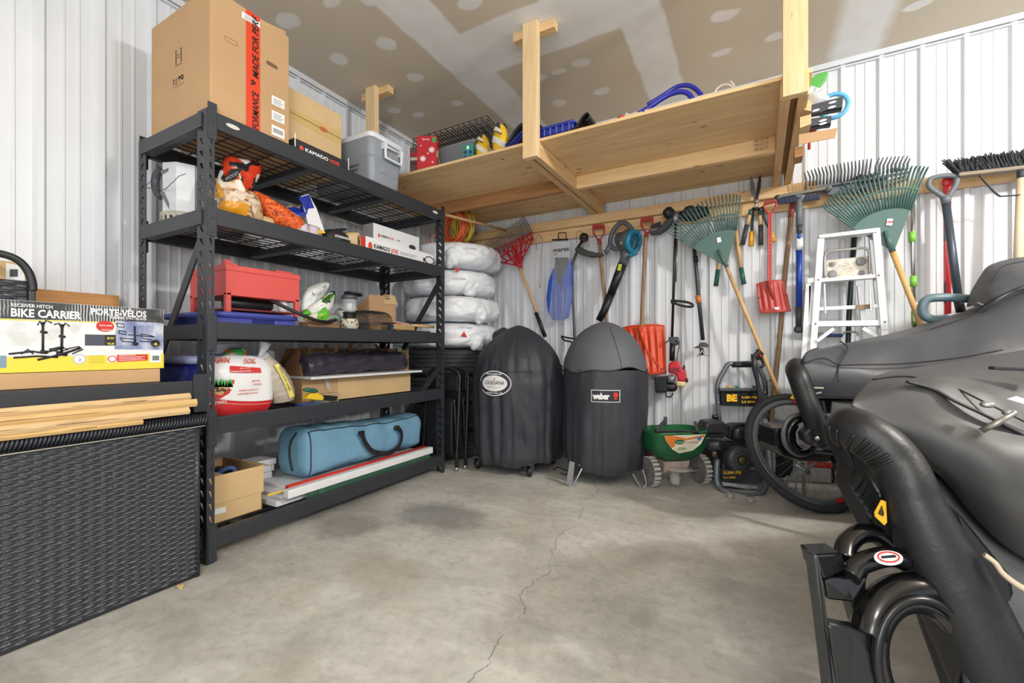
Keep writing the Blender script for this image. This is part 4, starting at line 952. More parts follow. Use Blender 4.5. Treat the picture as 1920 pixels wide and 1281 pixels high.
# fertilizer bag
fm, n, b, P = newmat('fertilizer_print')
s3_ = n.node('ShaderNodeSeparateXYZ'); n.put(s3_.inputs[0], P); zz = s3_.outputs[2]; yy_ = s3_.outputs[1]
arch = n.math('ADD', n.math('MULTIPLY', n.math('MULTIPLY', n.math('SUBTRACT', yy_, .10), n.math('SUBTRACT', yy_, .10)), .6), .062)
redm = n.map(n.math('SUBTRACT', zz, arch), -.002, .002, 1, 0)
c = n.mix(redm, rgb((232, 232, 232)), rgb((196, 44, 46)))
c = n.mix(n.map(n.math('ABSOLUTE', n.math('SUBTRACT', n.math('SUBTRACT', zz, arch), -.014)), .001, .002, 1, 0), c, rgb((232, 150, 140)))
n.put(b.inputs['Base Color'], c); b.inputs['Roughness'].default_value = .32
bp = n.node('ShaderNodeBump'); bp.inputs['Strength'].default_value = .5; bp.inputs['Distance'].default_value = .01; n.put(bp.inputs['Height'], n.noise(P, 14, 4)); n.put(b.inputs['Normal'], bp.outputs[0])
fy0, fy1 = .985, 1.275; fc = (fy0+fy1)/2
t = thing('fertilizer_bag', 'red and white lawn fertilizer bag with a grass picture', 'bag', (-2.02, fc, D4))
def bagf(q, p_): 
    return q
mb = MB().sup((-2.055, fc, D4+.135), (.072, (fy1-fy0)/2, .137), .45, .45, 44, 30, None, .006, 12, 2)
for v in mb.v:
    v.z = max(v.z, D4+.001)
    if v.z > D4+.2: v.x -= (v.z-D4-.2)*.3
obj('film', mb, fm, t)
xf = -1.978
F = lambda px, py, X=xf: AX(px, py, X)
def near(mbx, y, z):
    best = min((v for v in mb.v if v.x > -2.06), key=lambda v: (v.y-y)**2+(v.z-z)**2); return best.x
fr_ = M('print_red', (205, 42, 40), .45)
def fx(y, z): return near(mb, y, z)+.003
def onbag(pts): return [V((fx(F(a_, b_).y, F(a_, b_).z), F(a_, b_).y, F(a_, b_).z)) for a_, b_ in pts]
decal('red_banner', fr_, onbag([(434, 686), (450, 687), (490, 690), (490, 699), (432, 699)]), t, X_, .002)
for (s_, px, py, w_, h_, mt, sh) in (('LAWN', 396, 682, .085, .024, fr_, .2), ('SOIL', 460, 682, .055, .022, fr_, .2), ('FALL LAWN', 452, 692.5, .045, .006, white_ink, 0), ('ENGRAIS D\'AUTOMNE', 433, 698.5, .085, .006, white_ink, 0), ('BETTER', 472, 716, .035, .007, fr_, .2), ('NEXT SPRING', 474, 722.5, .04, .007, fr_, .2), ('UNE MEILLEURE PELOUSE', 447, 734, .085, .0065, fr_, .2), ('LE PRINTEMPS PROCHAIN', 446, 741, .088, .0065, fr_, .2), ('350 (14,531)', 393, 759.5, .07, .012, white_ink, .15)):
    o_ = onbag([(px, py)])[0]; o2 = onbag([(px+15, py)])[0]
    text(s_, h_, mt, V((max(o_.x, o2.x)+.001, o_.y, o_.z)), V((0, 1, 0)), Z_, t, w=w_, bold=.015, shear=sh, lift=.003)
gx = onbag([(415, 720)])[0]
obj('soil_shield', MB().prism([V((gx.x+.001, y, z)) for y, z in [(F(a_, b_).y, F(a_, b_).z) for a_, b_ in ((393, 722), (441, 712), (440, 724), (431, 738), (414, 748), (400, 744), (393, 738))]], X_, .002), fr_, t)
obj('soil_picture', MB().prism([V((gx.x+.0035, y, z)) for y, z in [(F(a_, b_).y, F(a_, b_).z) for a_, b_ in ((394, 724), (434, 724), (428, 734), (414, 742), (402, 738), (394, 732))]], X_, .001), patchy('root_soil', (196, 160, 116), ((90, 62, 44), 60, .5, .56)), t)
mb2 = MB(); random.seed(3)
for k in range(60):
    a_ = F(393+44*k/59, 726); h_ = .028+.014*random.random(); s_ = (random.random()-.5)*.014
    mb2.add([V((gx.x+.005, a_.y-.0025, a_.z)), V((gx.x+.005, a_.y+.0025, a_.z)), V((gx.x+.005, a_.y+s_, a_.z+h_))], [(0, 1, 2)])
obj('grass_picture', mb2, M('grass_green', (92, 200, 112), .5), t)
tag(obj('seed_packet', MB().sup((-2.12, AX(440, 668, -2.12).y, D4+.275), (.02, .05, .03), .6, .7, 18, 12, wr=.008, wf=24).box((-2.15, AX(440, 668, -2.12).y-.04, D4), (-2.135, AX(440, 668, -2.12).y+.04, D4+.26)), patchy('packet', (60, 150, 70), ((222, 90, 40), 18, .52, .56), ((230, 228, 220), 22, .6, .63))), 'green and orange seed packet sticking up behind fertilizer bag', 'packet')
# sand tube bag
t = thing('sand_bag', 'clear bag of beige sand with yellow label, leaning right of fertilizer', 'bag', (-2.02, 1.33, D4))
sand = M('sand_in_film', (176, 166, 150), .4, bump=(30, .5), var=(.05, 20))
axp = [F(508, 672), F(517, 688), F(527, 706), F(536, 724), F(542, 741), F(544, 757)]
rad = [.030, .048, .060, .064, .062, .052]
for v, r_ in zip(axp, rad): v.x = -2.04; v.z = max(v.z, D4+.045)
pp = smooth(axp, 5); m_ = len(pp)
mb = MB().tube(pp, [rad[min(int(i/5), 5)]*(1-(i % 5)/5)+rad[min(int(i/5)+1, 5)]*((i % 5)/5)+.0015*math.sin(i*2.1) for i in range(m_)], 22, up=X_)
for v in mb.v: v.z = max(v.z, D4+.001)
body = obj('sand_body', mb, sand, t)
obj('neck', MB().tube(smooth([axp[0], F(500, 668)+V((-.05, 0, 0)), F(506, 655)+V((-.05, 0, 0)), F(510, 643)+V((-.05, 0, 0))], 4), [.034, .026, .02, .012, .009, .009, .011, .014, .017, .02, .022, .024, .026], 14), clear_plastic, t, label='twisted clear film neck')
yl_ = M('label_yellow', (240, 226, 120), .5)
yt = [F(515, 684), F(524, 682), F(553, 743), F(543, 747)]
cpt = sum(yt, V((0, 0, 0)))/4
L4 = [V((-2.04+.062+.0, v.y, v.z)) for v in yt]; L4[0].x -= .004; L4[1].x -= .008; L4[2].x -= .004; L4[3].x += .002
mbl = MB().grid(lambda u, v: (L4[0]*(1-u)+L4[1]*u)*(1-v)+(L4[3]*(1-u)+L4[2]*u)*v+X_*(.010*math.sin(math.pi*v)), 4, 9); obj('yellow_label', mbl, yl_, t)
dv = (L4[3]-L4[0]).normalized()
text('Sable tout usage', .011, black_ink, L4[0]*.72+L4[1]*.28+dv*.012+X_*.016, dv, X_.cross(dv), t, w=(L4[3]-L4[0]).length*.72, bold=.01)
# long open carton with contents
t = thing('cardboard_box', 'long low cardboard box with raised brown flaps on fourth shelf', 'box', (-2.3, 1.97, D4))
xf = -2.175; y0_, y1_ = 1.545, 2.40
obj('front_panel', MB().box((xf-.004, y0_, D4), (xf, y1_, .70)), card, t, bevel=.001)
obj('front_flap', MB().box((xf, AX(632, 730, xf).y, D4), (xf+.005, y1_-.005, .702)), card_light, t, bevel=.001)
for y in (y0_, y1_): obj('end_panel', MB().box((-2.46, y-.004, D4), (xf, y, .70)), card, t)
obj('back_panel', MB().box((-2.464, y0_, D4), (-2.46, y1_, .70)), card_dark, t)
obj('bottom', MB().box((-2.46, y0_, D4), (xf, y1_, D4+.006)), card_dark, t)
B = lambda px, py, X=-2.42: AX(px, py, X)
obj('end_flap', MB().prism([V((-2.18, y0_, .70)), V((-2.45, y0_, .70)), B(575, 650), B(560, 653, -2.25)], Y_, .004), card_dark, t)
obj('back_flap', MB().prism([V((-2.45, y0_+.01, .70)), V((-2.45, y1_, .70)), V((-2.40, y1_, .872)), V((-2.40, y0_+.05, .872))], X_, .004), card_dark, t)
obj('end_flap', MB().prism([V((-2.2, y1_+.002, .70)), V((-2.44, y1_+.002, .70)), V((-2.44, y1_+.004, .875)), V((-2.2, y1_+.004, .86))], Y_, .004), card, t)
for k, (pa, pb_) in enumerate((((608, 646), (598, 690)), ((628, 645), (620, 690)), ((655, 643), (642, 690)), ((672, 643), (668, 690)), ((700, 645), (735, 690)))):
    a_, b_ = B(*pa, -2.385), B(*pb_, -2.385); obj('corrugated_strip', MB().prism([a_, a_+Y_*.03, b_+Y_*.03, b_], X_, .004), card if k % 2 else card_dark, t)
obj('loose_tape', MB().prism([AX(608, 708, xf+.01), AX(614, 708, xf+.01), AX(620, 732, xf+.01), AX(612, 730, xf+.01)], X_, .002), clear_plastic, t)
tag(obj('whiteboard', MB().box((-2.46, 1.535, .703), (-2.09, 2.43, .717)), M('board_white', (228, 229, 232), .35), bevel=.003), 'white panel lying on the long cardboard box under the black bag', 'panel')
bkm = M('bag_plum_black', (60, 55, 68), .26, bump=(10, .8))
t = thing('folded_tarp_bag', 'shiny black fabric chair bag lying on the white panel', 'bag', (-2.2, 1.95, .718))
mb = MB(); pts = [V((-2.2, 1.56, .775)), V((-2.2, 1.62, .778)), V((-2.21, 1.72, .785)), V((-2.22, 1.9, .79)), V((-2.22, 2.1, .795)), V((-2.22, 2.28, .785)), V((-2.22, 2.385, .77))]
pp = smooth(pts, 7); rs = [(.055+.0*i) for i in range(len(pp))]
for i in range(len(rs)): rs[i] = .045+.022*math.sin(min(1, i/6)*1.5)+.004*math.sin(i*.9) - (.03*max(0, (i-36)/6) if i > 36 else 0)
mb.tube(pp, rs, 26, up=X_)
for v in mb.v:
    v += V((.012*noise.noise(v*14), 0, .014*noise.noise(v*12+V((4, 4, 4)))+.007*noise.noise(v*26))); v.z = max(v.z, .7185)
obj('fabric', mb, bkm, t)
obj('seam', MB().tube(smooth([V((-2.14, 1.75, .83)), V((-2.15, 1.9, .853)), V((-2.15, 2.1, .855)), V((-2.15, 2.3, .835))], 5), .003, 6), black_cloth, t)
obj('drawstring', MB().tube(smooth([V((-2.17, 2.36, .80)), V((-2.1, 2.40, .75)), V((-2.07, 2.42, .73))], 4), .002, 6), black_cloth, t)
tag(obj('spray_can', MB().lathe([(.022, 0), (.022, .16), (.012, .175)], 18, (-2.28, AX(748, 660, -2.28).y, .718)), patchy('can_print', (190, 200, 198), ((60, 66, 64), 40, .5, .54), ((130, 200, 70), 10, .56, .6))), 'grey spray can with green print behind the black fabric bag', 'can')
# hand brush and tools
t = thing('hand_brush', 'yellow and green handled scrub brush with black bristles, fourth shelf', 'brush', (-2.02, AX(600, 742, -2.02).y, D4+.02))
A = lambda px, py, X=-2.02: AX(px, py, X)
obj('handle', MB().tube([A(569, 731), A(575, 731), A(590, 733), A(594, 734)], [.006, .011, .012, .008], 12), M('handle_green', (38, 104, 82), .4), t)
obj('body', MB().prism([A(574, 748), A(583, 738), A(596, 737), A(608, 744), A(606, 751), A(590, 750)], X_, -.035), yellow_plastic, t, bevel=.003)
obj('bristles', MB().prism([A(608, 741), A(633, 743), A(632, 752), A(606, 750)], X_, -.03), M('bristle_black', (30, 30, 32), .9, bump=(200, 1)), t)
tag(obj('wooden_brush', MB().box((-2.09, A(596, 735).y, D4+.048), (-2.035, A(640, 735).y, D4+.056)).box((-2.085, A(598, 735).y, D4+.0), (-2.04, A(640, 740).y, D4+.047)), wood('brush_wood', (170, 146, 112), (205, 186, 152), (28, 1.5, 28), False), bevel=.002), 'flat wooden brush block under the scrub brush', 'brush')
tag(obj('blue_level', MB().box((-2.06, A(562, 752).y, D4), (-1.985, A(604, 752).y, D4+.02)), M('tool_blue', (34, 84, 170), .4), bevel=.004), 'blue plastic tool lying at the foot of the sand bag', 'tool')
# ---- level 5
t = thing('cardboard_box', 'open cardboard box with white label on the bottom shelf', 'box', (-2.2, 1.1, D5))
xf, y0_, y1_, zt = -2.065, .965, 1.253, .314; xb = -2.40
obj('front_panel', MB().box((xf-.004, y0_, D5), (xf, y1_, zt)), card_light, t, bevel=.001)
obj('upper_sleeve', MB().box((xf, y0_, D5+.085), (xf+.004, y1_+.004, zt)), card_light, t, bevel=.001)
obj('end_panel', MB().box((xb, y1_-.004, D5), (xf, y1_, zt)), card, t)
obj('back_panel', MB().box((xb-.004, y0_, D5), (xb, y1_, zt)), card, t); obj('near_panel', MB().box((xb, y0_, D5), (xf, y0_+.004, zt)), card, t)
obj('bottom', MB().box((xb, y0_, D5), (xf, y1_, D5+.004)), card_dark, t)
A = lambda px, py, X=xf: AX(px, py, X)
obj('flap', MB().prism([V((xf-.002, 1.253, zt)), V((xf-.26, 1.253, zt)), V((xf-.26, 1.33, zt-.03)), V((xf-.08, 1.35, zt-.035))], Z_, .003), card_light, t)
obj('flap', MB().prism([V((xb, .98, zt)), V((xb, 1.16, zt)), V((xb+.1, 1.14, zt+.012)), V((xb+.1, .98, zt+.012))], Z_, .003), card, t)
obj('flap', MB().prism([V((xf-.01, .97, zt-.01)), V((xf-.01, 1.08, zt-.004)), V((xf-.1, 1.06, zt+.008)), V((xf-.1, .97, zt+.008))], Z_, .003), card, t)
lb = decal('shipping_label', white_label, [A(388, 958), A(423, 950), A(423, 960), A(388, 970)], t, X_, .002)
decal('label_print', black_ink, [A(390, 958), A(402, 955.5), A(402, 961), A(390, 963.5)], lb, X_, .003)
for k in range(4): tag(obj('cable', MB().tube(smooth([V((-2.30+.03*k, 1.02+.02*k, .26)), V((-2.26+.03*k, 1.06+.03*k, .31)), V((-2.22+.02*k, 1.12+.02*k, .29)), V((-2.2, 1.18, .24))], 5), .011, 8), M('cable_blue', (72, 96, 150), .5) if k % 2 else black_plastic), ('blue' if k % 2 else 'black')+' padded strap inside the open box, '+('nearer' if k < 2 else 'farther')+' pair', 'strap')
tag(obj('box_filling', MB().sup((-2.23, 1.11, .18), (.15, .13, .075), .4, .4, wr=.01), black_cloth), 'dark cloth filling the open cardboard box on bottom shelf', 'cloth')
foam = M('panel_white', (228, 230, 232), .5)
for (za, zb, ya, yb, xa, xb_, lab) in ((D5, .128, 1.30, 2.38, -2.44, -2.03, 'bottom white panel of the stack under the duffel bag'), (.129, .148, 1.34, 2.38, -2.46, -2.055, 'middle white panel of the stack under the duffel bag'), (.149, .165, 1.40, 2.38, -2.46, -2.10, 'top white panel of the stack under the duffel bag')):
    tag(obj('foam_sheet', MB().box((xa, ya, za), (xb_, yb, zb)), foam, bevel=.002), lab, 'panel')
for k in range(3):
    tag(obj('white_block', MB().box((-2.46+.0*k, 1.30+.012*k, .166+.034*k), (-2.33, 1.47+.012*k, .198+.034*k)), foam, bevel=.002), ('lowest', 'middle', 'topmost')[k]+' of three white foam blocks left of the duffel bag', 'block')
# duffel
db = M('duffel_blue', (112, 158, 186), .6, bump=(40, .25), var=(.10, 7))
y0_, y1_ = 1.475, 2.40; Xf = -2.05
def duf(q, p_):
    s_ = (q.y)/.48
    q = q.copy(); q.z += .01*math.sin(s_*3)-.015*s_+.02*s_*s_*0
    return q
t = thing('duffel_bag', 'long blue duffel bag with black handles on the bottom shelf', 'bag', (-2.19, 1.94, .186))
mb = MB(); ny = 40; nk = 40
def dfn(u, v):
    y = y0_+(y1_-y0_)*u; a_ = 2*math.pi*v; e = .5
    cx = math.copysign(abs(math.cos(a_))**e, math.cos(a_)); sz = math.copysign(abs(math.sin(a_))**e, math.sin(a_))
    endt = min(1, (u/.035))**.5 if u < .035 else min(1, (1-u)/.035)**.5
    hz = .128+.012*math.cos(u*5)-.01*u; hx = .135
    px_ = -2.19+cx*hx*(.55+.45*endt); pz = .312-.012*u+sz*hz*(.5+.5*endt)*(.92 if sz > 0 and cx < 0 else 1)
    v_ = V((px_, y, pz)); wv = .012*noise.noise(V((y*7, v*9, 2)))+.012*(abs(noise.noise(V((y*10+pz*14, v*4, 7))))-.25)
    d = V((cx, 0, sz)).normalized(); v_ += d*wv*endt
    v_.z = max(v_.z, .187); return v_
obj('fabric', MB().grid(dfn, 70, 64, False, True).add([dfn(0, k/64) for k in range(64)], [list(range(64))]).add([dfn(1, k/64) for k in range(64)], [list(range(64))]), db, t)
edge = [dfn(.03+.94*k/40, .125) for k in range(41)]
obj('top_piping', MB().tube([v+V((.004, 0, .002)) for v in edge], .0025, 6), black_cloth, t)
zp = [dfn(.03, .125+k/40*.42)+V((0, -.004, 0)) for k in range(30)]
obj('end_piping', MB().tube([dfn(.035, -.12+.245*k/12)+V((.004, -.001, 0)) for k in range(13)], .0025, 6), black_cloth, t)
obj('end_zip', MB().tube(smooth([V((-2.16, y0_-.002, .22)), V((-2.17, y0_-.012, .30)), V((-2.165, y0_-.01, .37)), V((-2.13, y0_+.0, .425))], 6), .005, 6), black_cloth, t, label='black zip across the near end')
hd = M('webbing_black', (26, 27, 32), .6)
for (pts, ) in (([(675, 811), (680, 818), (686, 832), (698, 846), (716, 851)],), ([(742, 801), (751, 808), (753, 820), (748, 836), (735, 848), (716, 851)],)):
    pp = smooth([AX(a_, b_, Xf+.016) for a_, b_ in pts], 5); mb = MB()
    mb.tube(pp, .014, 8, flat=.12, up=X_); obj('handle', mb, hd, t)
for (a_, b_) in ((677, 812), (743, 802)): obj('handle_patch', MB().box(AX(a_, b_, Xf)+V((-.005, -.018, -.012)), AX(a_, b_, Xf)+V((.012, .018, .012))), hd, t, bevel=.002)
# red pole, white post, green channels
A = lambda px, py, X: AX(px, py, X)
tag(obj('red_pole', MB().lathe([(.007, 0), (.022, .004), (.022, 1.026), (.007, 1.03), (.007, 0)], 14, (-2.035, 1.36, .172), Y_), M('pole_red', (206, 54, 42), .5)), 'long red padded pole behind the white post on bottom shelf', 'pole')
tag(obj('yellow_rod', MB().tube([V((-2.035, 1.26, .172)), V((-2.035, 2.42, .172))], .005, 8), yellow_plastic), 'thin yellow rod running through the red pole, ends showing', 'rod')
tag(obj('white_post', MB().box((-2.012, 1.325, .145), (-1.972, 2.405, .187)), M('post_white', (232, 233, 234), .4, var=(.05, 8)), bevel=.004), 'long white square plastic post lying at the front of bottom shelf', 'post')
gch = M('channel_green', (70, 110, 90), .45, var=(.08, 10))
tag(obj('green_channel', MB().box((-2.005, 1.5, D5+.016), (-1.98, 1.54, .144)).box((-2.005, 2.2, D5+.016), (-1.98, 2.24, .144)).box((-1.999, 1.44, D5+.0), (-1.968, 2.40, D5+.016)).box((-1.999, 1.44, D5+.016), (-1.995, 2.40, D5+.034)), gch, bevel=.001), 'long green metal channel in front of the white post', 'channel')
# ================================================================ LEFT FOREGROUND
wk = M('wicker_black', (46, 49, 56), .30, bump=(90, .2))
t = thing('wicker_storage_box', 'large black woven wicker deck box on the floor', 'storage box', (-2.17, .2, 0))
X1, yA, yB, zT = -1.862, -.50, .885, .585
def weave(o, u, v, nrm, W, H, pw=.030, ph=.0095):
    nu = int(W/pw); nv = int(H/ph); su, sv = 5, 4; nn = V(nrm)
    def fn(a, b):
        x = a*nu; y = b*nv; i = int(x-1e-6); j = int(y-1e-6); fx_ = x-i; fy_ = y-j
        over = 1 if (i+j) % 2 == 0 else -1
        h = .0026*over*math.sin(math.pi*fx_)+.0030*abs(math.sin(math.pi*fy_))**.7
        return V(o)+V(u)*a*W+V(v)*b*H+nn*h
    return MB().grid(fn, nu*su+1, nv*sv+1)
obj('front_panel', weave((X1, yA, .012), Y_, Z_, X_, yB-yA, zT-.012), wk, t)
obj('end_panel', weave((X1-.003, yB, .012), -X_, Z_, Y_, .62, zT-.012), wk, t)
obj('inner_shell', MB().box((X1-.63, yA, .01), (X1-.006, yB-.004, zT)), black_plastic, t)
obj('corner_strip', MB().tube([V((X1-.006, yB-.006, .005)), V((X1-.006, yB-.006, zT))], .011, 10), wk, t)
obj('base_strip', MB().tube([V((X1-.008, yA, .012)), V((X1-.008, yB, .012))], .010, 8), wk, t)
lid = obj('lid', MB().box((X1-.65, yA-.01, zT+.004), (X1+.004, yB+.015, zT+.03)), wk, t, bevel=.008)
mb = MB(); k = 0; y = yA
rnd = random.Random(4)
while y < yB+.015: mb.tube([V((X1+.006, y, zT-.008)), V((X1+.019, y+.004, zT+.012)), V((X1+.004, y+.012, zT+.034))], .0042, 5); y += .0095
obj('lid_binding', mb, wk, lid, kind='stuff')
mb = MB(); mb.tube(smooth([V((X1+.014, yA, zT-.013)), V((X1+.016, .2, zT-.014)), V((X1+.015, .6, zT-.012)), V((X1+.014, yB+.015, zT-.010))], 6), .0018, 6)
obj('loose_strand', mb, M('strand_tan', (170, 164, 150), .5), t, label='pale loose strand under the lid edge')
# flattened cartons
cf = M('cardboard_gold', (214, 178, 118), .75, var=(.06, 5))
A = lambda px, py, X: AX(px, py, X)
specs = [(.624, .016, .70, -1.845, .004), (.643, .020, .84, -1.84, 0), (.666, .022, .87, -1.85, 0), (.689, .020, .855, -1.865, 0)]
for i, (z, th, y1, x1, _) in enumerate(specs):
    def top(u, v, z=z, y1=y1, x1=x1):
        x = x1-(.45 if i < 2 else .055)*(1-u) if u > 0 or i < 2 else x1-.06
        return V((x, -.5+(y1+.5)*v, z+.002*math.sin(v*5+i)-.006*(1-u)))
    lab = ('lowest flattened carton on the wicker box, short and torn at the end', 'second flattened carton from the wicker box lid', 'third flattened carton up, longest of the stack', 'topmost flattened carton of the stack on the wicker box')[i]
    f = tag(obj('flattened_carton', MB().grid(top, 5, 18), cf if i % 2 else card_light, solid=th), lab, 'cardboard')
    e0 = [top(1, v/17) for v in range(18)]; rn = random.Random(i)
    mb = MB(); vs = []
    for q in e0: k_ = rn.uniform(-.004, .004); vs += [q+V((.001+k_, 0, -th*.62)), q+V((.007+k_, 0, -th*.1)), q+V((.002-k_, 0, th*.6))]
    mb.add(vs, [(3*a, 3*a+3, 3*a+4, 3*a+1) for a in range(17)]+[(3*a+1, 3*a+4, 3*a+5, 3*a+2) for a in range(17)])
    obj('folded_edge', mb, cf if i % 2 == 0 else card_light, f, solid=.003)
    obj('fold_gap', MB().bar(top(1, 0)+V((.006, 0, -.001)), top(1, .9)+V((.006, 0, -.001)), .004, .002), card_dark, f)
tag(obj('debris', MB().sup(AZ(338, 1102, 0)+Z_*.006, (.018, .012, .006), .8, .8, 14, 8, wr=.008, wf=60), M('chips', (200, 176, 124), .9)), 'small pile of pale wood shavings on the floor by the wicker box', 'shavings')
# lower carton + bike carrier carton
tag(obj('cardboard_box', MB().box((-2.42, -.3, .746), (-1.96, .80, .795)), card, bevel=.003), 'flat brown cardboard box under the yellow bike carrier box', 'box')
t = thing('bike_carrier_box', 'yellow and white printed bike carrier box lying on its side', 'box', (-2.15, .3, .797))
XB = -1.968; zb, zt = .797, 1.018; yb0, yb1 = -.35, AX(307, 600, XB).y
obj('carton', MB().box((XB-.35, yb0, zb), (XB, yb1, zt)), M('printed_white', (226, 227, 230), .45), t, bevel=.003)
B = lambda px, py: AX(px, py, XB)
ylw = M('print_lemon', (236, 212, 66), .45)
H = zt-zb
decal('yellow_band', ylw, [V((XB, yb0, zb)), V((XB, yb1, zb)), V((XB, yb1, zb+H*.25)), V((XB, B(120, 0).y, zb+H*.22)), V((XB, yb0, zb+H*.22))], t, X_, .0006)
m, n, b, P = newmat('worn_black_print')
wv_ = n.node('ShaderNodeTexWave'); wv_.inputs['Scale'].default_value = 42; wv_.bands_direction = 'Y'; wv_.inputs['Distortion'].default_value = 2.5; n.put(wv_.inputs['Vector'], P)
f_ = n.math('MULTIPLY', n.map(wv_.outputs['Fac'], .55, .8), n.map(n.noise(P, 9, 4), .42, .56))
n.put(b.inputs['Base Color'], n.mix(f_, rgb((48, 50, 52)), rgb((190, 192, 190)))); b.inputs['Roughness'].default_value = .35
decal('black_header', m, [V((XB, yb0, zt-H*.3)), V((XB, yb1, zt-H*.24)), V((XB, yb1, zt-.001)), V((XB, yb0, zt-.001))], t, X_, .0007, label='worn black header band')
decal('yellow_line', ylw, [V((XB, yb0, zt-H*.32)), V((XB, yb1, zt-H*.26)), V((XB, yb1, zt-H*.245)), V((XB, yb0, zt-H*.3))], t, X_, .0009)
def T(s, px, py, w, h, mt, **k): o = B(px, py); return text(s, h, mt, V((XB, o.y, o.z)), Y_, Z_, t, w=w, lift=.0026, **k)
def ww(p0, p1): return B(p1, 600).y-B(p0, 600).y
T('RECEIVER HITCH', 20, 574.5, ww(20, 98), .010, white_ink, bold=.02)
T('BIKE CARRIER', 20, 593, ww(20, 152), .024, white_ink, bold=.03)
T('PORTE-V\u00c9LOS', 170, 590, ww(170, 274), .022, white_ink, bold=.03)
T('\u00c0 BARRE D\'ATTELAGE', 205, 597.5, ww(205, 274), .0085, white_ink, bold=.02)
bk_ = M('print_black', (30, 31, 34), .5)
def img(px, py, w, h, mt, nm, poly=None):
    o = B(px, py); return decal(nm, mt, rect((XB, o.y, o.z), Y_, Z_, w, h) if poly is None else [V((XB, B(*p_).y, B(*p_).z)) for p_ in poly], t, X_, .0018 if 'print' in nm or 'suv' in nm else .0012 if nm != 'background_panel' else .0005)
m, n, b, P = newmat('photo_print'); n.put(b.inputs['Base Color'], n.mix(n.map(n.noise(P, 18, 3), .4, .6), rgb((116, 126, 168)), rgb((196, 202, 214)))); b.inputs['Roughness'].default_value = .4
img(0, 0, 0, 0, m, 'photo_panel', [(214, 655), (306, 656), (304, 606), (250, 603), (218, 602)])
m2, n, b, P = newmat('lake_print'); n.put(b.inputs['Base Color'], n.mix(n.map(n.noise(P, 26, 4), .4, .6), rgb((206, 208, 206)), rgb((226, 228, 230)))); b.inputs['Roughness'].default_value = .4
img(0, 0, 0, 0, m2, 'background_panel', [(0, 648), (130, 650), (158, 602), (0, 596)])
img(159, 648, 0, 0, M('photo_dark', (70, 74, 88), .4), 'suv_photo', [(159, 648), (196, 648), (196, 628), (159, 627)])
img(0, 0, 0, 0, bk_, 'suv_panel', [(196, 648), (217, 648), (217, 628), (196, 628)])
T('SUV', 200, 636, ww(200, 214), .007, ylw, bold=.03); T('VUS', 200, 646.5, ww(200, 214), .007, ylw, bold=.03)
def disc(px, py, ry, rz, mt, nm): o = B(px, py); return decal(nm, mt, ell((XB, o.y, o.z), Y_, Z_, ry, rz), t, X_, .0010 if nm == 'badge_rim' else .0015)
disc(197, 612, .024, .019, red_ink, 'red_badge'); T('INCLUDES', 186, 611.5, .034, .005, white_ink, bold=.02); T('INCLUS', 190, 620, .026, .005, white_ink, bold=.02)
disc(291, 644, .018, .018, M('badge_silver', (190, 192, 196), .3), 'badge_rim'); disc(291, 644, .0145, .0145, bk_, 'badge'); T('4', 287, 649, .012, .015, ylw, bold=0)
disc(149, 673.5, .017, .017, M('badge_silver', (190, 192, 196), .3), 'badge_rim'); disc(149, 673.5, .013, .013, white_label, 'badge'); T('2', 146.5, 677.5, .007, .010, bk_, bold=0)
img(0, 0, 0, 0, red_ink, 'warning_panel', [(219, 679), (277, 676), (277, 664.5), (219, 665.5)]); img(0, 0, 0, 0, white_label, 'warning_icon_panel', [(201, 680), (219, 679), (219, 665.5), (201, 666)])
for k in range(4): img(0, 0, 0, 0, white_ink, 'warning_print', [(222, 676.5-3*k), (222+(50, 44, 50, 32)[k], 674.6-2.8*k), (222+(50, 44, 50, 32)[k], 673.8-2.8*k), (222, 675.6-3*k)])
o = B(210, 673); obj('no_icon', MB().tube([V((XB+.002, o.y+.011*math.cos(x), o.z+.010*math.sin(x))) for x in [2*math.pi*k/20 for k in range(20)]], .0014, 6, True), red_ink, t)
img(0, 0, 0, 0, white_label, 'barcode_panel', [(281, 680), (301, 679), (301, 658), (281, 659)])
mb = MB(); 
for k in range(9): o = B(285+1.5*k, 676); mb.add(rect((XB+.0016, o.y, o.z), Y_, Z_, .0022 if k % 2 else .0012, .018), [(0, 1, 2, 3)])
obj('barcode', mb, bk_, t)
for k in range(5): img(0, 0, 0, 0, M('print_olive', (190, 172, 60), .5), 'small_print', [(166, 681-3.2*k), (166+(30, 27, 30, 25, 28)[k], 680.4-3.2*k), (166+(30, 27, 30, 25, 28)[k], 679.6-3.2*k), (166, 680.2-3.2*k)])
# drawing of the carrier
mb = MB()
def ln(pts, r): mb.tube([V((XB+.0015, B(*p_).y, B(*p_).z)) for p_ in pts], r, 5)
for (a_, r_) in (([(80, 604), (80, 660)], .003), ([(116, 608), (115, 662)], .0035), ([(80, 612), (74, 602), (70, 610)], .002), ([(80, 612), (86, 601), (97, 606)], .002), ([(116, 617), (110, 606), (101, 609)], .0022), ([(116, 616), (122, 606), (130, 612)], .0022), ([(75, 622), (88, 624)], .004), ([(110, 630), (122, 632)], .004), ([(16, 664), (60, 659), (80, 662), (100, 657), (120, 652)], .003), ([(25, 671), (70, 668), (108, 670)], .003), ([(70, 675), (110, 666), (150, 653)], .0035), ([(92, 655), (112, 651), (128, 655), (110, 660), (92, 655)], .002), ([(122, 655), (148, 650), (155, 655), (135, 664)], .002), ([(40, 664), (52, 655), (62, 664)], .002), ([(105, 663), (125, 665)], .006), ([(75, 660), (88, 661)], .006)): ln(a_, r_)
obj('carrier_drawing', mb, bk_, t)
mb = MB(); 
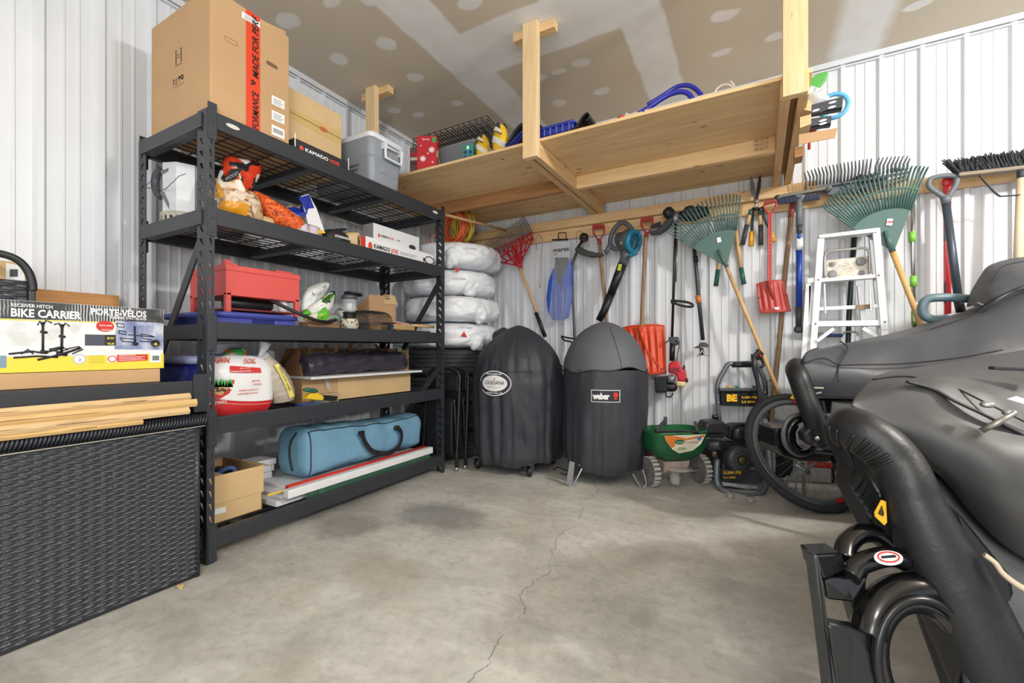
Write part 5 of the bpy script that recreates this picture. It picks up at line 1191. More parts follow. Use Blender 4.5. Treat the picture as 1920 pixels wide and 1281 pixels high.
for (a_, r_) in (([(252, 612), (253, 648)], .003), ([(218, 606), (232, 608), (232, 614), (220, 613), (218, 606)], .0016), ([(222, 620), (236, 622), (236, 628), (224, 626), (222, 620)], .0016), ([(226, 634), (250, 636), (250, 642), (228, 640), (226, 634)], .0016), ([(264, 626), (286, 630), (284, 638), (266, 634), (264, 626)], .0016), ([(262, 640), (296, 642)], .0018), ([(248, 645), (258, 645)], .005), ([(240, 628), (290, 632)], .0018)): ln(a_, r_)
obj('carrier_photo_lines', mb, bk_, t)
img(0, 0, 0, 0, M('inset_teal', (120, 150, 170), .5), 'inset_picture', [(-60, 690), (12, 690), (12, 667), (-60, 666)])
# wicker basket chair back with arched handle
t = thing('wicker_basket', 'black wicker basket with arched moulded handle behind bike box', 'basket', (-2.3, .45, 1.0))
XW = -2.33; W_ = lambda px, py, X=XW: AX(px, py, X)
obj('handle', MB().tube(smooth([W_(-60, 480), W_(-20, 474), W_(10, 478), W_(35, 489), W_(52, 508), W_(60, 530), W_(61, 545)], 6), .013, 12), M('wicker_frame', (40, 42, 46), .42), t)
obj('frame_post', MB().box(W_(53, 568)+V((-.02, 0, 0)), W_(67, 543)+V((.004, .0, 0))), M('wicker_frame', (40, 42, 46), .42), t, bevel=.004)
o = W_(-60, 570); o2 = W_(52, 527)
obj('woven_side', weave((XW-.01, o.y, o.z), Y_, Z_, X_, o2.y-o.y, o2.z-o.z, .034, .012), wk, t)
obj('basket_body', MB().box((XW-.26, o.y, 1.02), (XW-.014, W_(67, 560).y, o2.z-.005)), black_plastic, t, bevel=.01)
tag(obj('basket_stand', MB().box((XW-.2, o.y+.05, .745), (XW-.02, W_(60, 560).y, 1.018)), card_dark, bevel=.003), 'brown carton under the wicker basket, hidden behind bike box', 'box')
t = thing('cardboard_box', 'cardboard box with barcode sticker seen through the basket handle', 'box', (-2.5, .4, 1.1))
XC = -2.44; C = lambda px, py: AX(px, py, XC)
obj('carton', MB().box((XC-.15, C(-60, 500).y, .75), (XC, C(50, 500).y, C(0, 488).z)), card_light, t, bevel=.003)
d = decal('barcode_sticker', white_label, [C(11, 528), C(46, 533), C(46, 500), C(11, 493)], t, X_)
mb = MB()
for k in range(7): mb.add(rect(C(18+2.2*k, 519)+X_*.002, Y_, Z_, .0025, .028), [(0, 1, 2, 3)])
obj('barcode', mb, bk_, d)
q0 = AX(219, 560, -2.635)
tag(obj('lumber_plank', MB().box((-2.645, -.3, 1.055), (-2.607, q0.y, 1.118)), wood('plank_orange', (186, 128, 70), (214, 160, 100), (28, 1.2, 28)), bevel=.002), 'short lumber plank resting along the left wall behind bike box', 'lumber')
tag(obj('lumber_stand', MB().box((-2.645, -.28, .0), (-2.607, .35, 1.054)), wood_z), 'upright lumber behind the low shelf carrying the plank', 'lumber')
# ================================================================ TOOLS ON THE BACK WALL
WY = 3.385
def W(px, py, Y=WY): return AY(px, py, Y)
def WP(pts, Y=WY): return [W(a, b, Y) for a, b in pts]
def wtube(pts, r, Y=WY, n=10, sm=0, **k): P_ = WP(pts, Y); return MB().tube(smooth(P_, sm) if sm else P_, r, n, **k)
def dgrip(t, pts, r, mat, Y=WY, bar=None, name='handle'):
    mb = wtube(pts, r, Y, 8, 5)
    if bar: mb.tube(WP(bar, Y), r*1.35, 10)
    return obj(name, mb, mat, t)
def rake_head(t, neck, c0, c1, tip0, tip1, n_, mat, Y, body_arc, bow=0, hook=.02, tr=.0035, ring=None):
    """fan of n_ tines from neck side arc to tips; c0/c1 the ends of the solid web's edge, tips bow outwards"""
    N_, C0, C1, T0, T1 = [W(*p_, Y) for p_ in (neck, c0, c1, tip0, tip1)]
    mb = MB(); tips = []
    for k in range(n_):
        s = k/(n_-1); b_ = 4*s*(1-s)
        root = C0*(1-s)+C1*s; root += (root-N_).normalized()*body_arc*b_
        tip = T0*(1-s)+T1*s; tip += (tip-N_).normalized()*bow*b_
        d = (tip-root).normalized(); mid = root+(tip-root)*.86
        mb.tube([root, root+(tip-root)*.5, mid, mid+(tip-root)*.1-Y_*hook*.5, tip-Y_*hook], [tr*1.15, tr, tr*.95, tr*.9, tr*.8], 6); tips.append((root, tip))
        
    obj('tines', mb, mat, t)
    poly = [N_]+[a for a, b in tips]
    obj('web', MB().prism(poly, Y_, .004), mat, t)
    if ring: obj('stay_bar', MB().tube([a+(b-a)*ring for a, b in tips], tr*1.2, 6), mat, t)
# hung tyres --------------------------------------------------
TC = V((-2.285, 3.03, 0))
t0 = thing('tyre', 'bottom black car tyre of the stack behind the shelving unit', 'tyre', TC, 'bare tyres of the corner stack')
prof = [(.20, .03), (.20, .005), (.27, .0), (.315, .008), (.335, .03)]
for k in range(5):
    z = .042+k*.034; prof += [(.341, z), (.341, z+.024), (.333, z+.025), (.333, z+.033)] if k < 4 else [(.341, z), (.335, z+.02)]
prof += [(.315, .208), (.27, .2155), (.20, .21), (.20, .18)]
obj('tread', MB().lathe(prof, 72, TC), rubber, t0)
mb = MB()
for k in range(72):
    a_ = 2*math.pi*k/72; u = V((math.cos(a_), math.sin(a_), 0)); mb.bar(TC+u*.3395+Z_*.03, TC+u*.3395+Z_*.042, .016, .008, up=u).bar(TC+u*.3395+Z_*.172, TC+u*.3395+Z_*.188, .016, .008, up=u)
obj('shoulder_lugs', mb, rubber, t0, kind='stuff')
for k, lab in ((1, 'second black car tyre from the floor in the stack'), (2, 'third black car tyre up, directly below the top bare one'), (3, 'topmost bare black tyre, right under the white bagged tyres')): dup(t0, TC+Z_*.2165*k+V((.006*(-1)**k, -.004*k, 0)), rz=k*.3, label=lab)
film = M('white_bag_film', (236, 239, 243), .34, bump=(13, .7), spec=.6)
def cyl_text(s, c, Rr, th0, z, h, w, mat, parent, bold=0, name='lettering', tilt=0):
    b = text(s, h, mat, (0, 0, 0), X_, Z_, parent, name, w=w, bold=bold, center=True, lift=0); off = rootloc(parent)
    for v in b.data.vertices:
        p_ = v.co+off; th = th0+p_.x/Rr; v.co = V((c[0]+Rr*math.cos(th), c[1]+Rr*math.sin(th), z+p_.z+tilt*p_.x))-off
    return b
def cyl_patch(name, pts, c, Rr, th0, z, mat, parent, step=None):
    vs = [V((c[0]+Rr*math.cos(th0+x/Rr), c[1]+Rr*math.sin(th0+x/Rr), z+y)) for x, y in pts]
    m_ = V((sum(v.x for v in vs), sum(v.y for v in vs), sum(v.z for v in vs)))/len(vs)
    q_ = V((c[0], c[1], m_.z)); d = (m_-q_).normalized(); m_ = q_+d*Rr
    return obj(name, MB().add(vs+[m_], [(i, (i+1) % len(vs), len(vs)) for i in range(len(vs))]), mat, parent)
bl_ = ('bagged tyre in white film resting on the bare tyre stack', 'second white bagged tyre up with garage lettering beside the upright', 'third white bagged tyre up, lettering facing the room', 'topmost white bagged tyre under the orange cord coil')
for k in range(4):
    c_ = TC+Z_*(.868+.213*k)+V(((.0, .02, -.01, .03)[k], (0, -.02, .0, .01)[k], 0))
    t = thing('bagged_tyre', bl_[k], 'tyre', c_, 'tyres bagged in white film')
    def bf(u, v, k=k, c_=c_):
        th = 2*math.pi*u; s = -1+2*v
        r_ = .384*(1-abs(s)**4.5)**.34
        q = V((math.cos(th)*3, math.sin(th)*3, s*1.1+k*9))
        fold = noise.noise(V((th*3.2 if th < math.pi else (2*math.pi-th)*3.2, s*.8+k*4, 1)))
        r_ *= 1+.07*fold+.055*(abs(noise.noise(q*1.9))-.3)-.03*max(0, noise.noise(V((th*9, s*2.5+k, 5))))
        r_ *= 1+.02*abs(noise.noise(V((th*5, s*7, k*3))))-.018*abs(noise.noise(V((th*14, s*3, k))))
        z = .1065+s*.1095*(1+.0*fold)+.010*noise.noise(q*1.4)*(1-abs(s))
        if abs(s) > .98: r_ = .05
        p_ = c_+V((r_*math.cos(th), r_*math.sin(th), z)); p_.z = min(max(p_.z, c_.z+.0), c_.z+.213)
        p_.x = max(p_.x, LX+.03); p_.y = min(p_.y, BY-.07); return p_
    obj('film', MB().grid(bf, 110, 26, True), film, t)
    # loose knotted corner
    an = (-.35, -.25, -.5, -1.0)[k]; d = V((math.cos(an), math.sin(an), 0))
    obj('gathered_end', MB().sup(c_+d*.355+Z_*(.06-.0*k), (.05, .06, .075), .9, .9, 24, 16, rot3(0, 0, an), wr=.02, wf=16, seed=k), film, t)
    if k > 0 or True:
        th0 = math.atan2(-c_.y, -c_.x)+(.30, -.28, .18, .32)[k]
        R_ = .392
        cyl_text(('AUTO GARAGE', 'MOTO GARAGE', 'MOTO GARAGE', 'MOTO GARAGE')[k], c_, R_, th0, c_.z+(.16, .13, .11, .13)[k], .012, .10, grey_ink, t)
        if k in (0, 2): cyl_patch('red_logo', [(-.025, 0), (.025, -.01), (0, .035)] if k == 0 else [(-.025, .03), (.025, .03), (0, -.005)], c_, R_, th0-.05, c_.z+(.10, 0, .165, 0)[k], red_ink, t)
# cord coils and dowel
tag(obj('wooden_dowel', MB().tube([AY(836, 403, 2.62), AY(950, 432, 3.40)], .011, 12), handle_wood), 'long wooden dowel carrying the orange and yellow extension cords', 'dowel')
def coil(name, cx, cy, Y, rx, rz, n_, r, mat, label, seed):
    rnd = random.Random(seed); c_ = W(cx, cy, Y); t = thing(name, label, 'cord', c_-Z_*rz)
    for j in range(n_):
        a0 = rnd.random()*.1; k1 = 1+rnd.uniform(-.14, .08); dx, dy, dz = rnd.uniform(-.014, .014), rnd.uniform(-.03, .03), rnd.uniform(-.012, .008); tl = rnd.uniform(-.25, .25)
        obj('loop', MB().tube([c_+V((rx*k1*math.cos(x)+dx+tl*.05*math.sin(x), dy+.03*math.sin(x+j), rz*k1*math.sin(x)+dz)) for x in [2*math.pi*i/30 for i in range(30)]], r, 6, True), mat, t)
    return t
oc = M('cord_orange', (222, 104, 52), .45); yc = M('cord_yellow', (222, 190, 70), .45)
coil('extension_cord', 868, 425, 3.02, .083, .122, 11, .0056, yc, 'yellow extension cord coil hanging behind the orange one', 5)
t = coil('extension_cord', 852, 425, 2.90, .098, .122, 14, .0056, oc, 'orange extension cord coil hung on the dowel above white bags', 6)
obj('loose_end', MB().tube(smooth([AY(830, 400, 2.9), AY(822, 430, 2.8), AY(806, 452, 2.75), AY(800, 464, 2.75), AY(812, 474, 2.75), AY(824, 472, 2.78)], 6), .0042, 8), oc, t, label='dark orange loose end')
# red rake
t = thing('leaf_rake', 'red and grey wide fan rake leaning head up left of the fins', 'rake', W(1022, 632))
g = lambda a, b: (740+a*.2343, 380+b*.2343)
Yr = 3.33; nk = g(990, 492)
obj('handle', MB().tube(WP([g(978, 462), g(1140, 880)], Yr), .0135, 12), handle_wood, t)
obj('grip', MB().tube(WP([g(1130, 880), g(1205, 1075)], Yr), .0165, 12), black_plastic, t)
rr_ = M('rake_red', (186, 30, 46), .4); mb = MB()
A0, A1 = g(805, 418), g(1100, 240)
def lerp(a, b, s): return (a[0]+(b[0]-a[0])*s, a[1]+(b[1]-a[1])*s)
mb2 = MB()
for k in range(20):
    s = k/19; r0 = lerp(A0, A1, s); t1_ = lerp(g(742, 335), g(1045, 125), s)
    P_ = WP([r0, lerp(r0, t1_, .6), t1_], Yr); P_[1].y -= .004; tip = P_[2]+(W(*g(300, 120), Yr)-W(*g(420, 130), Yr)).normalized()*.012-Y_*.03
    mb2.tube([P_[0], P_[1], P_[2], tip], [.0062, .0052, .0044, .0036], 6)
gq = lambda a, b: (825+a*.2734, 337+b*.2734)
LV = [(gq(352, 492), gq(632, 362)), (gq(384, 548), gq(636, 400)), (gq(440, 572), gq(600, 478)), (gq(500, 582), gq(572, 528)), (gq(530, 590), gq(556, 572))]
for i, (a_, b_) in enumerate(LV[:-1]):
    mb.bar(W(*a_, Yr), W(*b_, Yr), .012 if i else .018, .008, up=Y_); n_ = (10, 8, 5, 3)[i]
    c_, d_ = LV[i+1]
    for k in range(n_):
        q_ = lerp(c_, d_, k/(n_-1)); dd = lerp(a_, b_, (k+.0)/(n_-1) if i else .1+.86*k/(n_-1)); mb.bar(W(*q_, Yr), W(*dd, Yr), .011, .008, up=Y_)
mb.prism(WP([LV[3][0], LV[3][1], LV[4][1], LV[4][0]], Yr), Y_, .006)
for q_ in (.25, .5, .75): mb.bar(W(*lerp(LV[0][0], LV[0][1], q_), Yr), W(*nk, Yr), .010, .012, up=Y_)
obj('tines', mb2, M('tine_grey', (92, 102, 106), .45), t); obj('web', mb, rr_, t); obj('socket', MB().tube(WP([lerp(nk, lerp(A0, A1, .5), .7), nk, g(1012, 525)], Yr), [.012, .018, .017], 12), rr_, t)
# wire hook rods
tag(obj('wire_tongs', wtube([(1007, 470), (1005, 452), (1009, 441), (1013, 442), (1017, 452), (1014, 485), (1012, 540)], .003, 3.430, 6, 5), metal), 'thin bent steel wire hanging left of the fins bag', 'wire')
# fins in a bag
t = thing('swim_fins', 'blue and grey swim fins hanging in a clear printed bag', 'fins', W(1050, 605))
obj('left_fin', MB().prism(WP([(1037, 502), (1049, 518), (1050, 560), (1050, 601), (1036, 600), (1027, 586), (1024, 560), (1028, 528)], 3.37), Y_, .014), M('fin_blue', (34, 86, 196), .35), t, bevel=.004)
obj('right_fin', MB().prism(WP([(1070, 482), (1073, 510), (1072, 560), (1066, 596), (1052, 601), (1049, 565), (1054, 520)], 3.36), Y_, .014), M('fin_blue', (34, 86, 196), .35), t, bevel=.004)
obj('foot_pocket', MB().sup(W(1053, 508, 3.385), (.062, .02, .17), .8, .8, 22, 16, wr=.006, wf=20), M('fin_grey', (74, 78, 84), .6, bump=(50, .8)), t)
for (a_, b_) in (((1033, 550), (1036, 596)), ((1042, 540), (1042, 598)), ((1056, 545), (1054, 598)), ((1064, 540), (1059, 596))): obj('fin_rib', wtube([a_, b_], .004, 3.358, 6), M('rib_pale', (120, 140, 180), .4), t)
obj('bag', MB().grid(lambda u, v: W(1036+(1070-1036)*u+(v > .45)*(v-.45)*(-16+24*u)*1.0, 452+154*v, 3.345)+Y_*(.012*noise.noise(V((u*5, v*9, 3)))), 14, 30), M('bag_film', (230, 232, 236), .15, alpha=.22, spec=.8), t)
decal('bag_header', M('header_print', (206, 210, 216), .4, alpha=.9), WP([(1037, 483), (1069, 483), (1068, 453), (1037, 453)], 3.34), t, -Y_, 0, label='pale printed header')
text('mares', .034, black_ink, W(1038, 473, 3.336), X_, Z_, t, w=.135, bold=.012)
decal('red_mark', red_ink, WP([(1039, 476), (1044, 476), (1041, 479)], 3.337), t, -Y_, 0)
obj('hanger', MB().bar(W(1035, 450, 3.34), W(1065, 449, 3.34), .008, .012).tube(WP([(1047, 449), (1047, 437), (1061, 436), (1062, 449)], 3.34), .005, 6), black_plastic, t)
# old string trimmer head-up
t = thing('string_trimmer', 'old black string trimmer hung upside down, guard facing left shovel', 'trimmer', W(1079, 650))
obj('shaft', wtube([(1081, 474), (1074, 495), (1073, 530), (1075, 580), (1078, 648)], .011, 3.38, 10, 5), M('shaft_grey', (70, 74, 80), .4, .3), t)
obj('guard', MB().prism(WP([(1077, 466), (1086, 461), (1100, 469), (1115, 473), (1131, 475), (1126, 480), (1108, 482), (1090, 478), (1078, 472)], 3.30), Y_, .05), M('guard_grey', (62, 62, 58), .6), t, bevel=.008)
obj('head', MB().lathe([(.0, -.03), (.028, -.03), (.034, -.01), (.034, .012), (.026, .026), (0, .03)], 20, W(1095, 445, 3.32), (.35, -.5, .8)), black_plastic, t)
obj('head_ring', MB().lathe([(.0355, -.012), (.0355, .004)], 20, W(1095, 447, 3.32), (.35, -.5, .8)), M('ring_maroon', (90, 40, 40), .5), t)
obj('neck', wtube([(1082, 466), (1092, 452)], .011, 3.34), black_plastic, t)
obj('cut_line', wtube([(1082, 455), (1080, 440), (1086, 433), (1098, 440), (1105, 452), (1103, 464)], .0015, 3.31, 5, 6), black_plastic, t)
obj('auxiliary_handle', wtube([(1080, 636), (1062, 633), (1053, 631), (1058, 638), (1070, 641), (1078, 648)], .007, 3.30, 8, 4), black_plastic, t)
# shovel with red D-grip
def dshovel(name, label, cx, top, w_, h_, shaft_pts, rr2, Y, mat_g, shaftmat):
    t = thing(name, label, 'shovel', W(*shaft_pts[-1], Y))
    L_, R_ = cx-w_/2, cx+w_/2
    obj('grip_bar', MB().bar(W(L_, top+3, Y), W(R_, top, Y), .03, .028), mat_g, t, bevel=.006)
    mb = MB()
    for k in range(9): mb.box(W(L_+w_*(k+.5)/9, top+1.5, Y)+V((-.0025, -.021, -.012)), W(L_+w_*(k+.5)/9, top+1.5, Y)+V((.0025, -.013, .016)))
    obj('grip_ridges', mb, mat_g, t)
    obj('grip_yoke', wtube([(L_+1, top+4), (L_+1.5, top+h_*.35), (cx-2, top+h_*.7), (cx, top+h_*.8), (cx+3, top+h_*.68), (R_-1, top+h_*.35), (R_-1, top+2)], .0065, Y, 8, 4), mat_g, t)
    obj('grip_socket', wtube([(cx, top+h_*.68), shaft_pts[0]], .016, Y, 12), mat_g, t)
    obj('shaft', wtube(shaft_pts, rr2, Y, 12, 3), shaftmat, t); return t
gr = M('grip_red', (176, 48, 50), .45)
dshovel('shovel', 'shovel with red D-grip and old wooden shaft behind grey-topped grill cover', 1122.5, 424, 22, 36, [(1125, 458), (1128, 500), (1134, 560), (1140, 640), (1141, 760)], .0135, 3.36, gr, old_wood)
t = dshovel('snow_shovel', 'orange snow shovel with red grip and wide ribbed blade', 1213, 411, 23, 36, [(1211, 444), (1207, 520), (1204, 600), (1202, 622)], .0150, 3.34, gr, old_wood)
t.location = t.location
def blade(t, TL, TR, BL_, BR, Y, mat, nr=7, bulge=.05, amp=.006, curve=.03):
    A_, B_, C_, D_ = W(*TL, Y), W(*TR, Y), W(*BL_, Y), W(*BR, Y)
    def fn(u, v):
        a_ = A_*(1-u)+B_*u; c_ = C_*(1-u)+D_*u; q = a_*(1-v)+c_*v
        e = (2*u-1)
        q += Z_*(-.012*(abs(e)**4)*(1 if v < .5 else -.4)) - Y_*(bulge*(1-e*e)*.35+amp*math.cos(u*2*math.pi*nr)*min(1, v*4, (1-v)*6)+curve*v*v)
        return q
    return obj('blade', MB().grid(fn, nr*8+1, 26), mat, t, solid=.004), fn
b_, fn = blade(t, (1168, 612), (1245, 608), (1183, 699), (1250, 700), 3.36, orange_plastic, 6)
obj('blade_lip', MB().tube([fn(k/16, 1)-Y_*.002 for k in range(17)], .008, 8), orange_plastic, t)
obj('blade_rim', MB().tube([fn(0, k/10) for k in range(11)][::-1]+[fn(k/10, 0) for k in range(11)]+[fn(1, k/10) for k in range(11)], .005, 6), orange_plastic, t)
obj('blade_socket', MB().tube([fn(.44, .02)-Y_*.014, fn(.47, .22)-Y_*.014, fn(.52, .5)-Y_*.006], [.020, .018, .006], 12), orange_plastic, t)
for k in range(6): obj('cross_rib', MB().bar(fn(.50+.02*k, .42+.06*k)-Y_*.008, fn(.66+.05*k, .62+.055*k)-Y_*.008, .004, .006, up=Y_), M('rib_orange', (240, 110, 70), .35), t)
for k in range(4): obj('socket_ring', MB().tube([fn(.44+.008*k, .1+.06*k)-Y_*.015+V((.022*math.cos(x), -.004*math.sin(x), .01*math.sin(x))) for x in [2*math.pi*i/14 for i in range(14)]], .003, 6, True), orange_plastic, t)
decal('price_sticker', white_label, [fn(.06, .9)-Y_*.02, fn(.16, .9)-Y_*.02, fn(.16, .98)-Y_*.02, fn(.06, .98)-Y_*.02], t, -Y_)
# leaf blower
t = thing('leaf_blower', 'grey and turquoise leaf blower hung with its black tube down', 'leaf blower', W(1125, 605, 3.35))
bg = M('blower_grey', (84, 90, 98), .45); tq = M('blower_turquoise', (24, 128, 158), .4)
h = lambda a, b: (1000+a*.2342, 380+b*.2342)
c_ = W(*h(765, 310), 3.33); ax = V((.90, -.36, -.2)).normalized()
obj('housing', MB().lathe([(0, -.085), (.045, -.085), (.072, -.06), (.088, -.02), (.088, .02), (.08, .035)], 32, c_, ax), bg, t)
obj('intake_ring', MB().lathe([(.082, .02), (.088, .035), (.086, .055), (.06, .06), (.06, .045), (.082, .034)], 32, c_, ax), tq, t)
mb = MB(); rot = Z_.rotation_difference(ax)
for k in range(9): mb.bar(c_+ax*.055+rot @ V((0, 0, 0)), c_+ax*.055+rot @ V((.062*math.cos(k*.7), .062*math.sin(k*.7), 0)), .004, .006)
for rr3 in (.018, .034, .05): mb.tube([c_+ax*.056+rot @ V((rr3*math.cos(x), rr3*math.sin(x), 0)) for x in [2*math.pi*i/24 for i in range(24)]], .0025, 6, True)
obj('intake_grille', mb, M('grille_teal', (20, 92, 116), .45), t)
obj('latch', MB().bar(W(*h(770, 430), 3.28), W(*h(830, 400), 3.27), .03, .025), tq, t, bevel=.005)
obj('handle', wtube([h(700, 355), h(650, 370), h(618, 330), h(625, 260), h(665, 190), h(715, 160), h(760, 180), h(790, 220)], .0175, 3.32, 12, 5), bg, t)
obj('motor_cap', MB().lathe([(0, -.03), (.036, -.028), (.042, -.01), (.042, .03)], 24, W(*h(700, 290), 3.30), (-.6, -.7, .1)), bg, t)
for k in range(5): obj('vent_fin', MB().lathe([(.0425, -.012+.009*k), (.0445, -.010+.009*k), (.0425, -.008+.009*k)], 24, W(*h(700, 290), 3.30), (-.6, -.7, .1)), black_plastic, t)
obj('switch_stripe', MB().bar(W(*h(702, 330), 3.255), W(*h(718, 275), 3.255), .010, .006, up=Y_), M('lime', (190, 206, 60), .4), t)
obj('front_foot', wtube([h(618, 330), h(590, 385), h(572, 400)], [.016, .018, .022], 3.31, 10), bg, t)
obj('neck', wtube([h(740, 380), h(735, 440), h(715, 500)], [.045, .034, .034], 3.33, 18), bg, t)
obj('upper_tube', wtube([h(715, 490), h(615, 750)], [.036, .03], 3.33, 20), black_plastic, t)
obj('lower_tube', wtube([h(617, 738), h(570, 860), h(525, 945)], [.032, .030, .026], 3.33, 20), black_plastic, t)
obj('yellow_label', MB().prism(WP([h(682, 490), h(710, 492), h(698, 545), h(670, 543)], 3.288), Y_, .003), M('lime', (190, 206, 60), .4), t, bevel=.001)
# gas trimmer
g = lambda a, b: (1140+a*.2966, 380+b*.2966)
t = thing('grass_trimmer', 'gas grass trimmer hung upside down with red engine at bottom', 'trimmer', W(1255, 745, 3.32))
obj('shaft', wtube([g(428, 120), g(420, 400), g(405, 860)], .0095, 3.34, 10), black_plastic, t)
obj('side_tube', wtube([g(438, 230), g(430, 500)], .005, 3.335, 8), M('silver_tube', (150, 152, 156), .3, .7), t)
obj('gear_head', MB().sup(W(*g(425, 95), 3.33), (.03, .03, .045), .8, .8, 18, 12), M('gear_grey', (130, 132, 134), .35, .6), t)
obj('spool', MB().lathe([(0, -.03), (.036, -.03), (.04, -.01), (.036, .02), (.02, .034), (0, .036)], 10, W(*g(382, 62), 3.3), (-.5, -.4, .7), smooth=False), black_plastic, t)
obj('guard', MB().prism(WP([g(258, 178), g(300, 175), g(345, 130), g(395, 85), g(415, 105), g(370, 160), g(320, 195), g(262, 198)], 3.29), Y_, .07), M('guard_black', (44, 46, 50), .5), t, bevel=.008)
obj('cutter_blade', MB().prism(WP([g(262, 150), g(300, 128), g(332, 118), g(330, 150), g(280, 160)], 3.32), Y_, .02), black_plastic, t, bevel=.003)
obj('loop_handle', wtube([g(398, 620), g(440, 622), g(500, 630), g(535, 645), g(530, 658), g(480, 655), g(430, 640), g(400, 626)], .0085, 3.26, 8, 5), black_plastic, t)
obj('clamp', MB().sup(W(*g(415, 628), 3.31), (.02, .022, .014), .6, .6, 14, 10), black_plastic, t)
obj('throttle', MB().prism(WP([g(380, 850), g(440, 848), g(450, 890), g(430, 905), g(385, 885)], 3.3), Y_, .05), dark_grey, t, bevel=.006)
obj('grip', wtube([g(408, 880), g(405, 1000)], .019, 3.32, 14), black_plastic, t)
obj('trigger', wtube([g(382, 870), g(368, 885), g(362, 890)], .004, 3.3, 6), black_plastic, t)
obj('strap', wtube([g(430, 870), g(450, 900), g(440, 950), g(435, 1010)], .010, 3.3, 8, 4, flat=.3), black_cloth, t)
rd = M('engine_red', (202, 34, 46), .35)
obj('shroud', MB().prism(WP([g(380, 1020), g(410, 1003), g(440, 1005), g(455, 1040), g(480, 1055), g(490, 1110), g(485, 1135), g(440, 1130), g(430, 1090), g(380, 1075)], 3.26), Y_, .10), rd, t, bevel=.012)
for k in range(6): obj('shroud_slot', MB().bar(W(*g(392+11*k, 1045), 3.258), W(*g(396+11*k, 1072), 3.258), .004, .003, up=Y_), black_plastic, t)
obj('fuel_tank', MB().sup(W(*g(462, 1145), 3.30), (.034, .04, .022), .6, .6, 18, 12), M('tank_cream', (224, 206, 160), .4), t)
obj('filler_cap', MB().lathe([(.014, 0), (.014, .014), (0, .014)], 14, W(*g(492, 1125), 3.29), X_), black_plastic, t)
obj('starter_grip', MB().bar(W(*g(478, 1060), 3.27), W(*g(482, 1028), 3.27), .014, .012), black_plastic, t, bevel=.003)
obj('air_filter', MB().prism(WP([g(290, 1105), g(370, 1098), g(375, 1200), g(300, 1205)], 3.25), Y_, .09), M('filter_black', (38, 40, 44), .5), t, bevel=.01)
for k in range(4): obj('filter_rib', MB().bar(W(*g(292, 1122+22*k), 3.248), W(*g(372, 1118+22*k), 3.248), .006, .006, up=Y_), black_plastic, t)
obj('carburettor', MB().sup(W(*g(400, 1115), 3.27), (.03, .03, .028), .6, .6, 14, 10), M('gear_grey', (130, 132, 134), .35, .6), t)
obj('crankcase', MB().sup(W(*g(390, 1165), 3.30), (.055, .045, .032), .6, .6, 18, 12, wr=.006, wf=30), black_plastic, t)
obj('kill_bracket', MB().prism(WP([g(272, 1098), g(300, 1100), g(300, 1112), g(272, 1112)], 3.28), Y_, .03), dark_grey, t)
obj('strap_loop', wtube([g(365, 1200), g(370, 1225), g(395, 1228), g(412, 1205)], .005, 3.28, 6, 4), black_cloth, t)
# edger / weed puller
t = thing('stand_up_weeder', 'black stand-up weeder with an orange collar and claw foot', 'weeder', W(1317, 670, 3.37))
obj('shaft', wtube([g(545, 290), g(560, 440), g(575, 620), (1318, 638)], .0135, 3.37, 12), M('shaft_dark', (52, 55, 60), .4), t)
obj('collar', wtube([g(568, 588), g(574, 635)], .0175, 3.37, 14), M('collar_orange', (206, 118, 50), .5), t)
obj('sleeve', wtube([g(552, 340), g(556, 375)], .0165, 3.37, 12), black_plastic, t)
obj('foot_plate', MB().prism(WP([g(535, 918), g(570, 905), g(580, 885), g(610, 882), g(632, 898), g(632, 915), g(600, 912), g(570, 922)], 3.33), Y_, .06), dark_grey, t, bevel=.004)
obj('claw_socket', wtube([g(592, 920), g(592, 965)], .012, 3.35, 10), black_plastic, t)
for a_ in (562, 582, 612, 635): obj('claw', wtube([g(598, 925), g((a_+598)/2, 955), g(a_, 972)], .003, 3.34, 6), metal, t)
# green fan rake 1
g = lambda a, b: (1240+a*.2419, 330+b*.2419)
t = thing('leaf_rake', 'smaller green fan rake with wooden handle left of hedge shears', 'rake', W(1460, 750, 3.25))
rake_head(t, g(505, 705), g(250, 562), g(580, 422), g(50, 440), g(612, 160), 23, green_plastic, 3.29, .045, .085, .03, .0048, .45)
obj('socket', wtube([g(440, 570), g(508, 705)], [.009, .0135], 3.275, 12), green_plastic, t)
obj('handle', wtube([g(500, 690), g(750, 1290), (1462, 742)], .0125, 3.29, 12), handle_wood, t)
decal('price_sticker', white_label, WP([g(435, 520), g(468, 510), g(458, 473), g(428, 482)], 3.284), t, -Y_, label='white price sticker')
# dark rotary head behind
t = thing('brush_tool', 'dark bristled rotary tool head hidden behind the smaller green rake', 'tool', W(*g(230, 330), 3.40))
obj('head', MB().sup(W(*g(250, 290), 3.40), (.10, .035, .045), .7, .7, 24, 14, wr=.02, wf=26), M('head_dark', (40, 48, 50), .5), t)
# bypass loppers, dark green grips
t = thing('loppers', 'loppers with wooden handles and green grips behind the green rake', 'loppers', W(1345, 540, 3.37))
obj('left_handle', wtube([g(455, 640), g(440, 730)], .012, 3.36, 12), handle_wood, t); obj('right_handle', wtube([g(575, 400), g(618, 715)], .0135, 3.36, 12), handle_wood, t)
gg = M('grip_green', (40, 96, 82), .45)
obj('left_grip', wtube([g(440, 728), g(422, 855)], [.015, .0155], 3.36, 12), gg, t); obj('right_grip', wtube([g(618, 712), g(640, 840)], [.015, .0155], 3.36, 12), gg, t)
obj('jaw', MB().prism(WP([g(470, 300), g(560, 330), g(590, 410), g(545, 400), g(490, 360)], 3.40), Y_, .02), metal, t, bevel=.003)
